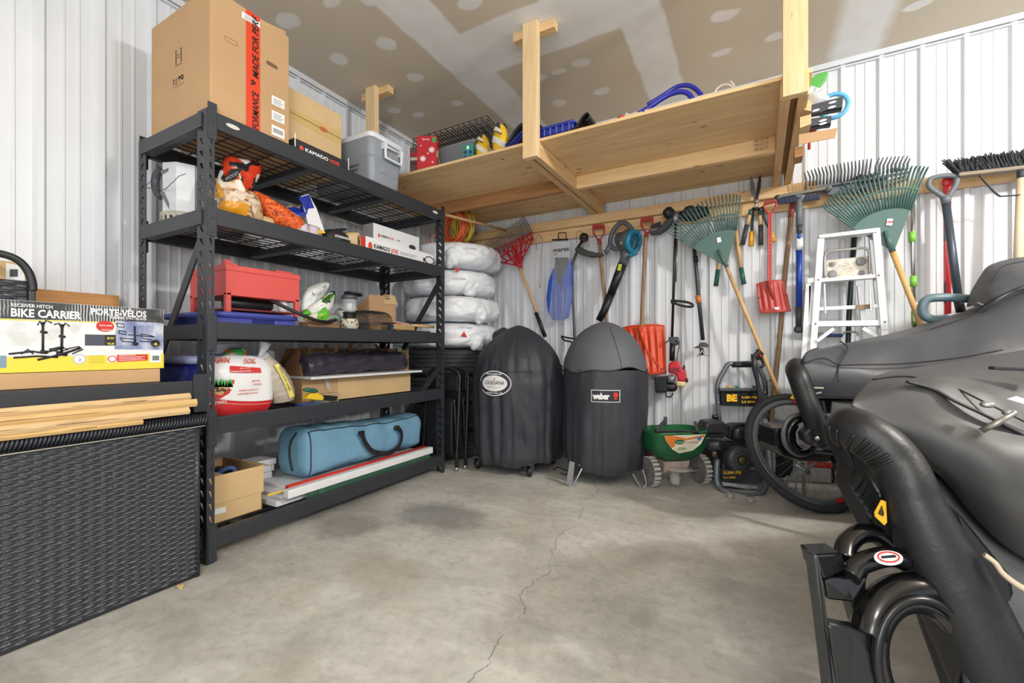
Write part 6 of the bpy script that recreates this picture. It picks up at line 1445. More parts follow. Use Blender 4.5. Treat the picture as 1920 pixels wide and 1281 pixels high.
# hedge shears
t = thing('hedge_shears', 'open hedge shears with wood and grey handles, blades up', 'shears', W(1411, 460, 3.35))
obj('left_blade', MB().prism(WP([g(740, 205), g(722, 190), g(690, 110), g(688, 5), g(695, 0), g(722, 60), g(728, 110)], 3.352), Y_, .004), M('blade_grey', (120, 118, 116), .35, .6), t)
obj('right_blade', MB().prism(WP([g(725, 190), g(745, 60), g(755, 0), g(770, -10), g(775, 30), g(768, 100), g(748, 190)], 3.346), Y_, .004), M('blade_dark', (62, 62, 62), .35, .6), t)
for s_, (a_, b_) in ((-1, ((725, 205), (690, 265))), (1, ((745, 205), (775, 265)))): obj('tang', wtube([g(*a_), g(735, 235), g(*b_)], .007, 3.345, 8, 3), metal, t)
obj('pivot', MB().lathe([(0, 0), (.014, 0), (.014, .012), (.006, .014), (0, .014)], 14, W(*g(738, 200), 3.345), -Y_), M('pivot_rust', (150, 140, 128), .45, .5), t)
obj('bumper', wtube([g(705, 255), g(770, 258)], .010, 3.34, 8), black_plastic, t)
gs = M('grip_charcoal', (62, 62, 66), .5)
for nm, col, p0_, p1_, r_ in (('left_ferrule', gg, (695, 262), (684, 308), .012), ('left_handle', handle_wood, (684, 306), (662, 385), .0125), ('left_grip', gs, (664, 380), (630, 535), .0145), ('right_ferrule', gg, (760, 265), (766, 308), .012), ('right_handle', handle_wood, (766, 306), (770, 385), .0125), ('right_grip', gs, (770, 380), (772, 538), .0145)): obj(nm, wtube([g(*p0_), g(*p1_)], r_, 3.345, 12), col, t)
# yellow-gripped loppers
t = thing('loppers', 'loppers with bright yellow grip ends behind the hedge shears', 'loppers', W(1410, 465, 3.38))
obj('left_arm', wtube([g(712, 270), g(700, 440)], .008, 3.38, 10), dark_grey, t); obj('right_arm', wtube([g(780, 240), g(800, 330), g(850, 430)], .009, 3.40, 10, 3), dark_grey, t)
obj('left_grip', wtube([g(700, 432), g(696, 545)], .0165, 3.38, 12), M('grip_yellow', (236, 170, 44), .45), t); obj('right_grip', wtube([g(848, 425), g(875, 510)], .0125, 3.40, 12), M('grip_yellow', (236, 170, 44), .45), t)
# small red shovel
t = thing('snow_shovel', 'small faded red plastic shovel with ribbed blade by hedge shears', 'shovel', W(1450, 590, 3.30))
sr = M('shovel_faded_red', (186, 70, 66), .45)
obj('grip_bar', MB().bar(W(*g(795, 215), 3.31), W(*g(895, 190), 3.31), .028, .022), sr, t, bevel=.005)
for k in range(8): obj('grip_ridge', MB().bar(W(*g(808+11*k, 218-2.6*k), 3.295), W(*g(806+11*k, 200-2.6*k), 3.295), .004, .004, up=Y_), sr, t)
obj('grip_yoke', wtube([g(797, 222), g(800, 250), g(830, 290), g(842, 300), g(860, 285), g(888, 245), g(893, 205)], .0075, 3.31, 8, 4), sr, t)
obj('shaft', MB().bar(W(*g(843, 290), 3.31), W(*g(840, 800), 3.31), .026, .014, up=Y_), sr, t, bevel=.003)
mb = MB()
for k in range(17): mb.bar(W(*g(832, 330+28*k), 3.300), W(*g(853, 330+28*k), 3.300), .004, .004)
obj('shaft_rungs', mb, M('rung_red', (214, 96, 88), .45), t)
for a_ in (831, 853): obj('shaft_edge', MB().bar(W(*g(a_+1, 300), 3.301), W(*g(a_-1, 810), 3.301), .004, .005, up=Y_), M('rung_red', (214, 96, 88), .45), t)
b_, fn = blade(t, g(735, 825), g(955, 800), g(765, 1065), g(1000, 1050), 3.33, sr, 5, .04, .004, .03)
obj('blade_lip', MB().tube([fn(k/16, 1)-Y_*.002 for k in range(17)], .006, 8), sr, t)
obj('socket', MB().tube([fn(.48, 0)-Y_*.016, fn(.49, .3)-Y_*.012, fn(.5, .6)-Y_*.004], [.022, .016, .005], 12), sr, t)
decal('sticker', white_label, [fn(.5, .86)-Y_*.018, fn(.64, .86)-Y_*.018, fn(.64, .94)-Y_*.02, fn(.5, .94)-Y_*.02], t, -Y_)
# wooden handled tool with red ferrule
t = thing('long_handled_tool', 'weathered wooden handle with red painted top behind red shovel', 'tool', W(1440, 866, 3.40))
obj('handle', wtube([g(1005, 320), g(955, 800), g(915, 1290), (1449, 760), (1440, 866)], .0150, 3.39, 12), old_wood, t)
obj('painted_end', wtube([g(1018, 215), g(1003, 325)], .0160, 3.39, 12), M('paint_red', (150, 70, 60), .6), t)
# snow brush
t = thing('snow_brush', 'blue telescopic snow brush with grey scraper, head up', 'snow brush', W(1497, 640, 3.30))
obj('pole', wtube([g(1068, 480), g(1068, 1020)], .0175, 3.31, 16), M('pole_blue', (30, 74, 180), .35), t)
obj('upper_grip', wtube([g(1068, 185), g(1070, 385)], [.017, .020], 3.31, 14), mid_grey, t); obj('joint', wtube([g(1070, 380), g(1070, 445)], .0165, 3.31, 12), dark_grey, t)
obj('lock', MB().sup(W(*g(1069, 525), 3.305), (.022, .022, .045), .7, .7, 18, 12), M('lock_white', (214, 216, 220), .4), t); obj('lock_button', MB().sup(W(*g(1069, 470), 3.292), (.012, .012, .02), 1, 1, 12, 10), M('pole_blue', (30, 74, 180), .35), t)
obj('lower_grip', wtube([g(1067, 1012), g(1065, 1165)], [.020, .017], 3.31, 14), dark_grey, t)
obj('scraper_hub', MB().sup(W(*g(1066, 1190), 3.305), (.028, .02, .024), .8, .8, 16, 10), dark_grey, t)
obj('scraper', MB().prism(WP([g(1015, 1215), g(1040, 1185), g(1095, 1185), g(1100, 1230), g(1095, 1275), g(1000, 1268)], 3.30), Y_, .006), M('scraper_clear', (120, 124, 126), .3), t)
obj('head_arm', wtube([g(1040, 150), g(1068, 160), g(1100, 150), g(1068, 200)], .014, 3.31, 10), mid_grey, t)
obj('head_bar', MB().bar(W(*g(905, 165), 3.31), W(*g(1320, 90), 3.31), .035, .020), M('bar_grey', (122, 116, 106), .5), t, bevel=.004)
obj('brush_block', MB().bar(W(*g(890, 200), 3.32), W(*g(1230, 160), 3.32), .03, .034), M('block_navy', (30, 40, 84), .5, var=(.5, 60)), t)
for k in range(11): obj('bristle_row', MB().bar(W(*g(900+31*k, 180-3.8*k), 3.305), W(*g(908+31*k, 218-3.8*k), 3.305), .006, .006, up=Y_), black_plastic, t)
obj('end_knob', MB().sup(W(*g(903, 172), 3.31), (.02, .02, .02), .8, .8, 12, 8), dark_grey, t); obj('end_knob', MB().sup(W(*g(1285, 105), 3.31), (.02, .02, .02), .8, .8, 12, 8), dark_grey, t)
# grey landscape rake
g = lambda a, b: (1480+a*.2264, 270+b*.2264)
t = thing('landscape_rake', 'grey bow rake head with long upturned steel tines above green rake', 'rake', W(1600, 360, 3.36))
gt = M('tine_steel', (84, 88, 96), .45, .3)
mb = MB()
tips = [(125, 235), (150, 222), (180, 215), (208, 205), (238, 198), (268, 192), (298, 186), (330, 178), (362, 172), (392, 167), (422, 160), (452, 154), (485, 150), (516, 144), (547, 140), (580, 134), (612, 130), (645, 126), (680, 122)]
for k, (a_, b_) in enumerate(tips): 
    c0_ = (140+k*28.5, 350-k*3.4) if k else (135, 385)
    x0_ = c0_[0]; mb.tube(WP([(g(x0_, c0_[1])), g(x0_+(a_-x0_)*.25+9, c0_[1]-(c0_[1]-b_)*.55), g(a_, b_)], 3.31), [.006, .0055, .0028], 6)
t2_ = [(745, 115), (778, 112), (815, 108), (848, 106), (880, 104), (910, 102), (945, 100), (983, 99), (1000, 118)]
for k, (a_, b_) in enumerate(t2_): x0_ = 712+k*33; mb.tube(WP([g(x0_, 262-k*6), g(x0_+4, 180-k*2), g(a_, b_)], 3.31), [.006, .0055, .0028], 6)
obj('tines', mb, gt, t)
obj('back_bar', MB().bar(W(*g(240, 355), 3.315), W(*g(690, 285), 3.315), .012, .014), gt, t); obj('back_bar', MB().bar(W(*g(690, 285), 3.315), W(*g(1000, 235), 3.315), .012, .014), gt, t)
obj('skirt', MB().prism(WP([g(250, 360), g(560, 312), g(560, 400), g(330, 420)], 3.33), Y_, .01), M('skirt_grey', (96, 102, 110), .5), t)
obj('brace', wtube([g(430, 315), g(520, 400)], .005, 3.31, 6), gt, t)
t = thing('broom_head', 'worn brown and grey broom head lying on the rail behind rakes', 'broom', W(1600, 375, 3.37))
obj('head', MB().prism(WP([g(170, 360), g(260, 375), g(420, 410), g(560, 440), g(560, 455), g(400, 440), g(240, 400)], 3.34), Y_, .04), M('worn_wood', (150, 132, 110), .7, var=(.15, 20)), t, bevel=.004)
obj('head', MB().prism(WP([g(640, 350), g(980, 250), g(985, 290), g(660, 380)], 3.35), Y_, .04), M('worn_wood', (150, 132, 110), .7, var=(.15, 20)), t, bevel=.004)
tag(obj('plastic_wrap', MB().sup(W(*g(610, 330), 3.37), (.11, .03, .045), .8, .8, 26, 16, wr=.03, wf=30), M('dark_film', (74, 84, 90), .25)), 'dark shiny plastic wrap bundle on the rail behind green rake', 'wrap')
# large green rake
t = thing('leaf_rake', 'large green fan rake with wooden handle above the stepladder', 'rake', W(1715, 620, 3.2))
rake_head(t, g(865, 895), g(530, 700), g(1005, 545), g(270, 515), g(1135, 208), 27, green_plastic, 3.24, .05, .075, .03, .0056, .5)
obj('socket', wtube([g(795, 720), g(855, 890)], [.010, .016], 3.225, 12), green_plastic, t)
obj('handle', wtube([g(850, 880), g(1010, 1290), (1760, 700)], .0145, 3.24, 12), M('handle_yellow_wood', (216, 176, 112), .5, var=(.06, 12)), t)
decal('price_sticker', white_label, WP([g(800, 675), g(850, 677), g(860, 620), g(812, 618)], 3.234), t, -Y_, label='white price sticker')
obj('red_print', MB().quad(W(*g(810, 655), 3.2325), X_, Z_, .025, .008), red_ink, t)
# mop pole
g = lambda a, b: (1700+a*.281, 260+b*.281)
t = thing('mop_pole', 'steel mop pole with lime green collars beside the large rake', 'mop', W(1716, 640, 3.33))
obj('pole', wtube([g(42, 440), g(38, 700), g(52, 1270)], .0105, 3.34, 12), M('chrome', (196, 194, 190), .2, .9), t)
lm = M('lime_green', (136, 206, 80), .4)
for a_, b_ in (((36, 622), (37, 690)), ((45, 918), (46, 988)), ((52, 1150), (56, 1242))): obj('collar', wtube([g(*a_), g(*b_)], .0165, 3.34, 14), lm, t)
obj('top_grip', wtube([g(35, 300), g(38, 440)], .0115, 3.34, 12), lm, t); obj('label', wtube([g(50, 1095), g(52, 1145)], .0145, 3.34, 12), white_label, t); obj('window', MB().sup(W(*g(55, 1200), 3.322), (.009, .004, .02), .6, .6, 12, 8), white_label, t)
# red level
t = thing('slim_level', 'long red flat tool hanging behind the grey D-handled shovel', 'tool', W(1780, 592, 3.36))
obj('body', MB().prism(WP([g(250, 290), g(300, 275), g(300, 1165), g(255, 1175)], 3.36), Y_, .02), M('tool_red', (214, 44, 54), .4), t, bevel=.003)
obj('hanger', MB().sup(W(*g(275, 285), 3.36), (.026, .012, .03), .8, .8, 16, 10), M('tool_red', (214, 44, 54), .4), t)
for (a_, b_) in ((620, 680), (960, 1100)): obj('side_band', MB().prism(WP([g(249, a_), g(262, a_), g(262, b_), g(249, b_)], 3.357), Y_, .004), dark_grey, t)
mb = MB()
for k in range(22): mb.bar(W(*g(252, 690+12*k), 3.355), W(*g(264, 686+12*k), 3.355), .003, .002, up=Y_)
obj('scale_marks', mb, M('mark_pink', (240, 170, 170), .5), t)
# grey D-handle shovel
t = thing('shovel', 'grey shovel with large open D-handle beside the red tool', 'shovel', W(1800, 575, 3.3))
obj('handle', wtube([g(262, 425), g(245, 390), g(165, 335), g(147, 300), g(165, 268), g(230, 250), g(310, 248), g(335, 268), g(325, 315), g(290, 370), g(272, 410)], .0135, 3.31, 12, 5), mid_grey, t)
obj('socket', wtube([g(258, 385), g(264, 435)], [.024, .021], 3.31, 14), mid_grey, t)
obj('shaft', wtube([g(262, 430), g(355, 1150)], .0185, 3.31, 16), M('shaft_slate', (76, 84, 96), .35, .3), t)
obj('lower_socket', wtube([g(345, 1080), g(362, 1160)], .021, 3.31, 12), black_plastic, t)
# push broom
t = thing('push_broom', 'black bristled push broom hung upside down at the far right', 'broom', W(1905, 500, 3.3))
obj('head_block', MB().bar(W(*g(335, 250), 3.31), W(*g(1100, 165), 3.31), .06, .020), M('broom_block', (150, 134, 116), .7, var=(.15, 20)), t, bevel=.004)
mb = MB(); rnd = random.Random(8); A_ = W(*g(335, 240), 3.31); B_ = W(*g(1100, 155), 3.31)
for k in range(620):
    s = k/619; q = A_*(1-s)+B_*s+Y_*rnd.uniform(-.028, .028); tp = q+V((-.02+rnd.uniform(-.02, .02)-.035*(s < .03), rnd.uniform(-.012, .012), .078+rnd.uniform(-.012, .012)))
    mb.tube([q, tp], [.0034, .0022], 4, caps=False)
obj('bristles', mb, M('broom_bristle', (58, 60, 66), .7), t)
obj('brace', MB().tube(smooth(WP([g(485, 245), g(540, 310), g(610, 378), g(660, 383), g(800, 372)], 3.28), 4), .009, 8, flat=.4), dark_grey, t)
obj('ferrule', wtube([g(770, 212), g(768, 270)], .019, 3.29, 14), dark_grey, t)
obj('shaft', wtube([g(768, 265), g(725, 1300)], .0195, 3.29, 16), M('broom_shaft', (222, 206, 178), .6, var=(.06, 10)), t)
# ================================================================ THINGS STANDING ON THE FLOOR
cov = M('cover_black', (50, 53, 60), .55, bump=(60, .12), var=(.1, 5)); cov_g = M('cover_grey', (92, 95, 102), .6, bump=(60, .12), var=(.06, 5))
def cover_fn(c, prof, fold=.05, seed=0, nf=9, off=None, zf=1.0, top_pow=1):
    def rz(z):
        for i in range(len(prof)-1):
            if prof[i][0] <= z <= prof[i+1][0]:
                s_ = (z-prof[i][0])/(prof[i+1][0]-prof[i][0]); return prof[i][1]+(prof[i+1][1]-prof[i][1])*s_
        return prof[-1][1] if z > prof[-1][0] else prof[0][1]
    z0, z1 = prof[0][0], prof[-1][0]
    def fn(u, v):
        z = z0+(z1-z0)*v; th = 2*math.pi*u; r_ = rz(z)
        low = max(0, 1-(z-z0)/((z1-z0)*zf))
        P3 = V((math.cos(th)*1.6, math.sin(th)*1.6, z*1.3+seed))
        f_ = noise.noise(P3*1.7)*.6 + (abs(noise.noise(V((math.cos(th)*nf*.5, math.sin(th)*nf*.5, z*1.2+seed*3))))-.22)*1.3
        cr = abs(noise.noise(V((math.cos(th)*3+z*2.2, math.sin(th)*3, z*5+seed))))-.2
        r_ *= 1+fold*(f_*(.35+.65*low)+.35*cr)
        o = off(z) if off else V((0, 0, 0))
        zz = z+(.012*math.sin(th*3+seed)+.008*math.sin(th*7))*max(0, 1-(z-z0)/.12)
        return V(c)+o+V((r_*math.cos(th), r_*math.sin(th), zz))
    return fn
# grill with oval badge
GC = V((-1.555, 2.87, 0))
t = thing('covered_grill', 'smoker grill under a wrinkled black cover with white oval badge, on casters', 'grill', GC)
prof1 = [(.075, .30), (.12, .315), (.3, .322), (.5, .332), (.64, .334), (.728, .322), (.80, .302), (.846, .276), (.89, .243), (.925, .208), (.96, .166), (1.0, .11), (1.03, .052), (1.042, .01)]
fn1 = cover_fn(GC, prof1, .125, 3, 8, lambda z: V((.0+.03*max(0, z-.7), 0, 0)), 1.2)
obj('cover', MB().grid(fn1, 150, 70, True), cov, t, sub=1)
obj('chimney_bump', MB().sup(GC+V((-.16, .05, .90)), (.085, .085, .13), .7, .8, 26, 18, rot3(0, .35, 0), wr=.014, wf=14), cov, t)
obj('side_shelf_bump', MB().sup(GC+V((.25, .03, .72)), (.09, .10, .075), .8, .8, 26, 16, rot3(0, .5, 0), wr=.018, wf=14), cov, t)
obj('seam', MB().tube([V(fn1(a_, .66))+(V(fn1(a_, .66))-GC).normalized()*.002 for a_ in [.58+.3*k/30 for k in range(31)]], .0022, 6), M('seam_black', (30, 31, 35), .6), t)
def surf(fn, px, py, g=.004):
    """march the pixel ray to the draped surface"""
    d = ray(px, py); best = None
    return d
R1 = .347; th1 = math.atan2(-GC.y, -GC.x)
def cyl_hit(px, py, c, Rr):
    d = ray(px, py); a_ = d.x**2+d.y**2; b_ = -2*(d.x*c.x+d.y*c.y); k_ = c.x**2+c.y**2-Rr**2
    s_ = (-b_-math.sqrt(max(b_*b_-4*a_*k_, 0)))/(2*a_); q = CAM+d*s_; return math.atan2(q.y-c.y, q.x-c.x), q.z
tha, zc_ = cyl_hit(926, 719, GC, R1)
E = lambda a_, b_, n_=36: [(a_*math.cos(2*math.pi*k/n_), b_*math.sin(2*math.pi*k/n_)) for k in range(n_)]
cyl_patch('badge_rim', E(.125, .085), GC, R1, tha, zc_, white_ink, t); cyl_patch('badge_ring', E(.119, .079), GC, R1+.001, tha, zc_, cov, t); cyl_patch('badge_face', E(.098, .054), GC, R1+.002, tha, zc_, white_ink, t)
cyl_text('LOUISIANA', GC, R1+.0035, tha, zc_-.008, .026, .155, M('badge_ink', (70, 66, 66), .6), t, bold=.005)
cyl_text('G R I L L S', GC, R1+.0035, tha, zc_-.030, .010, .10, M('badge_ink', (70, 66, 66), .6), t)
cyl_text('PELLET BARBECUES', GC, R1+.0025, tha, zc_+.058, .011, .12, white_ink, t, bold=.02); cyl_text('LOUISIANA-GRILL.COM', GC, R1+.0025, tha, zc_-.069, .010, .13, white_ink, t, bold=.02)
cyl_patch('badge_flame', [(-.003, 0), (.003, 0), (.004, .008), (0, .018), (-.004, .008)], GC, R1+.004, tha+.02, zc_+.022, red_ink, t)
for (dx, dy) in ((-.22, -.20), (.20, -.20), (-.2, .2), (.2, .2)):
    c_ = GC+V((dx, dy, 0)); w_ = obj('caster', MB().lathe([(.010, -.014), (.032, -.014), (.036, -.008), (.036, .008), (.032, .014), (.010, .014)], 24, c_+Z_*.036, (1, .35, 0)), black_plastic, t)
    obj('caster_fork', MB().box(c_+V((-.024, -.022, .03)), c_+V((-.018, .022, .088))).box(c_+V((.018, -.022, .03)), c_+V((.024, .022, .088))).box(c_+V((-.026, -.026, .08)), c_+V((.026, .026, .095))), dark_grey, w_)
# kettle smoker
WC = V((-.915, 2.93, 0)); R2 = .284
t = thing('covered_grill', 'kettle smoker under a black cover with grey domed top, metal feet', 'grill', WC)
prof2 = [(.105, .262), (.14, .272), (.25, .280), (.4, .284), (.6, .284), (.735, .279)]
fn2 = cover_fn(WC, prof2, .07, 9, 7, None, 1.3)
def fn2b(u, v):
    q = fn2(u, v); th = 2*math.pi*u; q.z -= .022*max(0, 1-v/.25)*math.cos(th+.9); return q
obj('cover_skirt', MB().grid(fn2b, 130, 60, True), cov, t, sub=1)
prof2b = [(.735, .280), (.80, .268), (.86, .246), (.92, .213), (.965, .175), (1.0, .135), (1.03, .088), (1.048, .045), (1.054, .008)]
fn2c = cover_fn(WC, prof2b, .012, 4, 5, None, 1)
obj('cover_dome', MB().grid(fn2c, 120, 36, True), cov_g, t, sub=1, label='grey domed upper panel')
obj('seam', MB().tube([fn2c(k/90, .0)+(fn2c(k/90, 0)-WC-Z_*.735).normalized()*.002 for k in range(90)], .003, 6, True), cov, t)
for a_ in (.56, .86): obj('dome_seam', MB().tube([fn2c(a_-.02*k/14, k/14*.85)+(fn2c(a_, k/14)-WC-Z_*.7).normalized()*.002 for k in range(15)], .0015, 6), cov, t)
thb, zb_ = cyl_hit(1135.5, 743, WC, R2)
RC = lambda w_, h_: [(-w_, -h_), (w_, -h_), (w_, h_), (-w_, h_)]
def patch_rows(nm, w_, h_, dr, mat):
    mb = MB().grid(lambda u, v: V((WC.x+(R2+dr)*math.cos(thb+(-w_+2*w_*u)/R2), WC.y+(R2+dr)*math.sin(thb+(-w_+2*w_*u)/R2), zb_-h_+2*h_*v)), 9, 3); obj(nm, mb, mat, t)
patch_rows('badge_border', .088, .038, .004, white_ink); patch_rows('badge', .084, .034, .005, M('badge_dark', (36, 36, 40), .5))
cyl_text('weber', WC, R2+.0065, thb-.028/R2*1, zb_-.018, .036, .105, white_ink, t, bold=.06)
cyl_patch('kettle_icon', [(-.012, -.02), (-.004, -.008), (-.016, .004), (-.014, .018), (0, .026), (.014, .018), (.016, .004), (.004, -.008), (.012, -.02)], WC, R2+.007, thb+.060/R2, zb_, red_ink, t)
al = M('leg_alu', (150, 154, 158), .4, .7)
Wf = lambda px, py, Y: AY(px, py, Y)
def strap(pts, w_, Y=None): 
    mb = MB()
    P_ = smooth([AF(a_, b_, f_) for a_, b_, f_ in pts], 4); mb.tube(P_, w_, 8, flat=.25, up=V((-RT.x, -RT.y, 0))); return mb
obj('leg', MB().prism([AF(1068, 865, 2.79), AF(1078, 868, 2.79), AF(1073, 912, 2.79), AF(1061, 909, 2.79)], FW, .012), al, t, bevel=.002)
obj('leg', MB().tube([AF(1084, 872, 2.80), AF(1093, 875, 2.80), AF(1074, 913, 2.79), AF(1064, 910, 2.79)], .006, 8), al, t)
obj('leg', MB().tube(smooth([AF(1186, 888, 2.80), AF(1200, 912, 2.78), AF(1205, 914, 2.78), AF(1212, 907, 2.78), AF(1205, 880, 2.80)], 5), .008, 8), al, t)
obj('leg', MB().prism([V((-.95, 3.12, 0)), V((-.91, 3.12, 0)), V((-.91, 3.12, .2)), V((-.95, 3.12, .2))], Y_, .01), al, t)
obj('leg_ring', MB().tube([WC+V((.20*math.cos(x), .20*math.sin(x), .10)) for x in [2*math.pi*k/40 for k in range(40)]], .006, 8, True), M('ring_beige', (170, 160, 146), .5), t)
obj('ash_pan', MB().lathe([(0, .13), (.19, .13), (.2, .2)], 30, WC), black_plastic, t)
tag(obj('power_cord', MB().tube(smooth([AZ(1037, 881, .006), AZ(1046, 876, .02), AZ(1056, 880, .006), AZ(1066, 884, .01), AZ(1060, 890, .006), AZ(1050, 886, .012)], 6), .0035, 6), black_plastic), 'thin black power cord on the floor between the two covered grills', 'cord')
# folding chairs
def folding_chair(x, label, y=2.56):
    t = thing('folding_chair', label, 'chair', (x, y, 0), 'folded chairs behind the shelving unit')
    obj('front_frame', MB().tube(smooth([V((x-.16, y, .02)), V((x-.16, y+.05, .55)), V((x-.15, y+.06, .68)), V((x-.08, y+.06, .72)), V((x+.06, y+.06, .72)), V((x+.13, y+.06, .68)), V((x+.14, y+.05, .55)), V((x+.15, y, .02))], 5), .0115, 10), black_plastic, t)
    obj('rear_frame', MB().tube(smooth([V((x-.13, y+.05, .02)), V((x-.13, y+.02, .45)), V((x-.1, y+.02, .50)), V((x+.09, y+.02, .50)), V((x+.12, y+.02, .45)), V((x+.12, y+.05, .02))], 5), .0105, 10), black_plastic, t)
    obj('seat', MB().box((x-.125, y-.005, .12), (x+.115, y+.012, .50)), M('chair_seat', (34, 35, 38), .35), t, bevel=.012)
    obj('backrest', MB().box((x-.14, y+.05, .56), (x+.125, y+.062, .68)), M('chair_seat', (34, 35, 38), .35), t, bevel=.01)
    for s_ in (-.16, .15): obj('foot', MB().tube([V((x+s_, y, 0)), V((x+s_, y, .03))], .014, 10), metal, t)
    return t
c1 = folding_chair(-2.02, 'nearer folded black metal chair between shelving unit and grill', 2.535)
dup(c1, (-2.0, 2.615, 0), label='farther folded black metal chair leaning on the tyres')
# broadcast spreader
S = lambda px, py, f: AF(px, py, f)
sp = thing('lawn_spreader', 'green broadcast spreader with dusty white wheels and printed hopper', 'spreader', AZ(1262, 900, 0))
sg = M('hopper_green', (28, 96, 58), .4, var=(.1, 9)); dust = M('dusty_grey', (170, 166, 158), .8, var=(.25, 16)); 
c_ = AF(1263, 838, 2.82); c_.z = 0; hx = (RT*.985+FW*.17).normalized(); hy = V((-hx.y, hx.x, 0))
def hop(z, a_, b_, sh=0): return [c_+hx*(a_*math.copysign(abs(math.cos(q))**.55, math.cos(q))+sh)+hy*(b_*math.copysign(abs(math.sin(q))**.55, math.sin(q)))+Z_*z for q in [2*math.pi*k/36 for k in range(36)]]
obj('hopper', loft_rings([hop(.165, .07, .05), hop(.175, .10, .07), hop(.20, .145, .10), hop(.235, .175, .125), hop(.27, .182, .13), hop(.33, .188, .135), hop(.345, .195, .14), hop(.36, .195, .14), hop(.36, .183, .128), hop(.25, .16, .11)]), sg, sp)
fr0 = c_-hy*.1425
obj('label_panel', MB().prism([fr0+hx*x+Z_*z-hy*(.002) + hy*(.012 if z < .25 else 0) for x, z in ((-.145, .345), (.13, .345), (.10, .29), (.05, .245), (-.04, .232), (-.09, .26), (-.13, .31))], hy, .003), M('label_cream', (232, 222, 200), .5), sp)
obj('label_orange', MB().prism([fr0+hx*x+Z_*z-hy*.004+hy*(.012 if z < .25 else 0) for x, z in ((-.145, .345), (-.085, .345), (-.075, .29), (-.055, .245), (-.10, .275), (-.13, .31))], hy, .003), M('label_orange', (222, 128, 52), .5), sp)
obj('label_swoosh', MB().prism([fr0+hx*x+Z_*z-hy*.004 for x, z in ((-.03, .31), (.12, .33), (.12, .342), (0, .325), (-.08, .342), (-.08, .30))], hy, .002), M('label_orange', (222, 128, 52), .5), sp)
obj('brand_oval', MB().prism([q-hy*.006 for q in ell(fr0-hx*.045+Z_*.305, hx, Z_, .032, .014, 20)], hy, .003), M('scotts_green', (26, 106, 60), .5), sp)
text('Scotts', .010, white_ink, fr0-hx*.068+Z_*.3-hy*.008, hx, Z_, sp, w=.046); text('Turf Builder', .012, M('text_maroon', (150, 46, 50), .5), fr0-hx*.006+Z_*.295-hy*.004, hx, Z_, sp, w=.085, shear=.2)
obj('label_green_print', MB().prism([q-hy*.004 for q in ell(fr0-hx*.03+Z_*.264, hx, Z_, .03, .007, 20)], hy, .002), M('print_green', (150, 180, 120), .5), sp)
obj('blue_dot', MB().prism([q-hy*.006 for q in ell(fr0+hx*.085+Z_*.322, hx, Z_, .013, .013, 16)], hy, .002), M('dot_blue', (80, 130, 180), .5), sp)
obj('folded_handle', MB().bar(c_-hx*.19-hy*.12+Z_*.372, c_+hx*.09-hy*.13+Z_*.355, .022, .016), black_plastic, sp, bevel=.003); obj('folded_handle', MB().bar(c_-hx*.18-hy*.11+Z_*.375, c_-hx*.03+hy*.05+Z_*.405, .018, .014), dark_grey, sp, bevel=.003); obj('folded_handle', MB().bar(c_+hx*.09-hy*.12+Z_*.36, c_+hx*.15+hy*.0+Z_*.395, .018, .014), dark_grey, sp, bevel=.003)
obj('handle_clip', MB().box(c_-hx*.04+hy*.03+Z_*.37-V((.01, .01, 0)), c_-hx*.04+hy*.03+Z_*.43+V((.01, .01, 0))), dark_grey, sp, bevel=.002)
obj('chassis', MB().hexa([c_+hx*a_+hy*b_+Z_*.10 for a_, b_ in ((-.10, -.06), (.06, -.06), (.06, .05), (-.10, .05))], [c_+hx*a_+hy*b_+Z_*.165 for a_, b_ in ((-.10, -.07), (.07, -.07), (.07, .06), (-.10, .06))]), M('chassis_pink', (176, 158, 148), .7, var=(.2, 20)), sp, bevel=.003)
obj('spinner', MB().lathe([(.01, 0), (.085, .002), (.09, .008), (.02, .012)], 26, c_-hy*.06-hx*.01+Z_*.115), dust, sp)
obj('gearbox', MB().sup(c_-hx*.005-hy*.03+Z_*.06, (.035, .035, .055), .7, .8, 20, 14, wr=.004, wf=40), dust, sp)
obj('axle', MB().tube([c_-hx*.17+Z_*.082, c_+hx*.185+Z_*.082], .009, 10), dust, sp)
for s_, wx in ((-1, -.16), (1, .19)):
    wc = c_+hx*wx+Z_*.092; ax = (hx+hy*.05).normalized()
    wt = obj('wheel', MB().lathe([(.07, -.02), (.082, -.024), (.090, -.02), (.090, .02), (.082, .024), (.07, .02), (.07, -.02)], 40, wc, ax), M('wheel_dusty', (118, 116, 114), .85, var=(.35, 30)), sp)
    mb = MB(); rot = Z_.rotation_difference(ax)
    for k in range(20): a_ = 2*math.pi*k/20; u = rot @ V((math.cos(a_), math.sin(a_), 0)); mb.bar(wc+u*.090-ax*.02, wc+u*.090+ax*.02, .014, .009, up=u)
    obj('tread_block', mb, M('tread_pale', (190, 188, 184), .85), wt)
    mb = MB().lathe([(.0, -.02), (.016, -.02), (.016, .02), (.0, .02)], 14, wc, ax)
    for k in range(8): a_ = 2*math.pi*k/8; u = rot @ V((math.cos(a_), math.sin(a_), 0)); mb.bar(wc+u*.012, wc+u*.074, .01, .012, up=ax)
    obj('spokes', mb, M('hub_white', (208, 206, 202), .7, var=(.1, 20)), wt)
obj('stand_leg', MB().bar(c_+hx*.11+hy*.08+Z_*.0, c_+hx*.07+hy*.05+Z_*.2, .02, .008).bar(c_+hx*.11+hy*.08+Z_*.004, c_+hx*.0+hy*.16+Z_*.004, .02, .006), dust, sp)
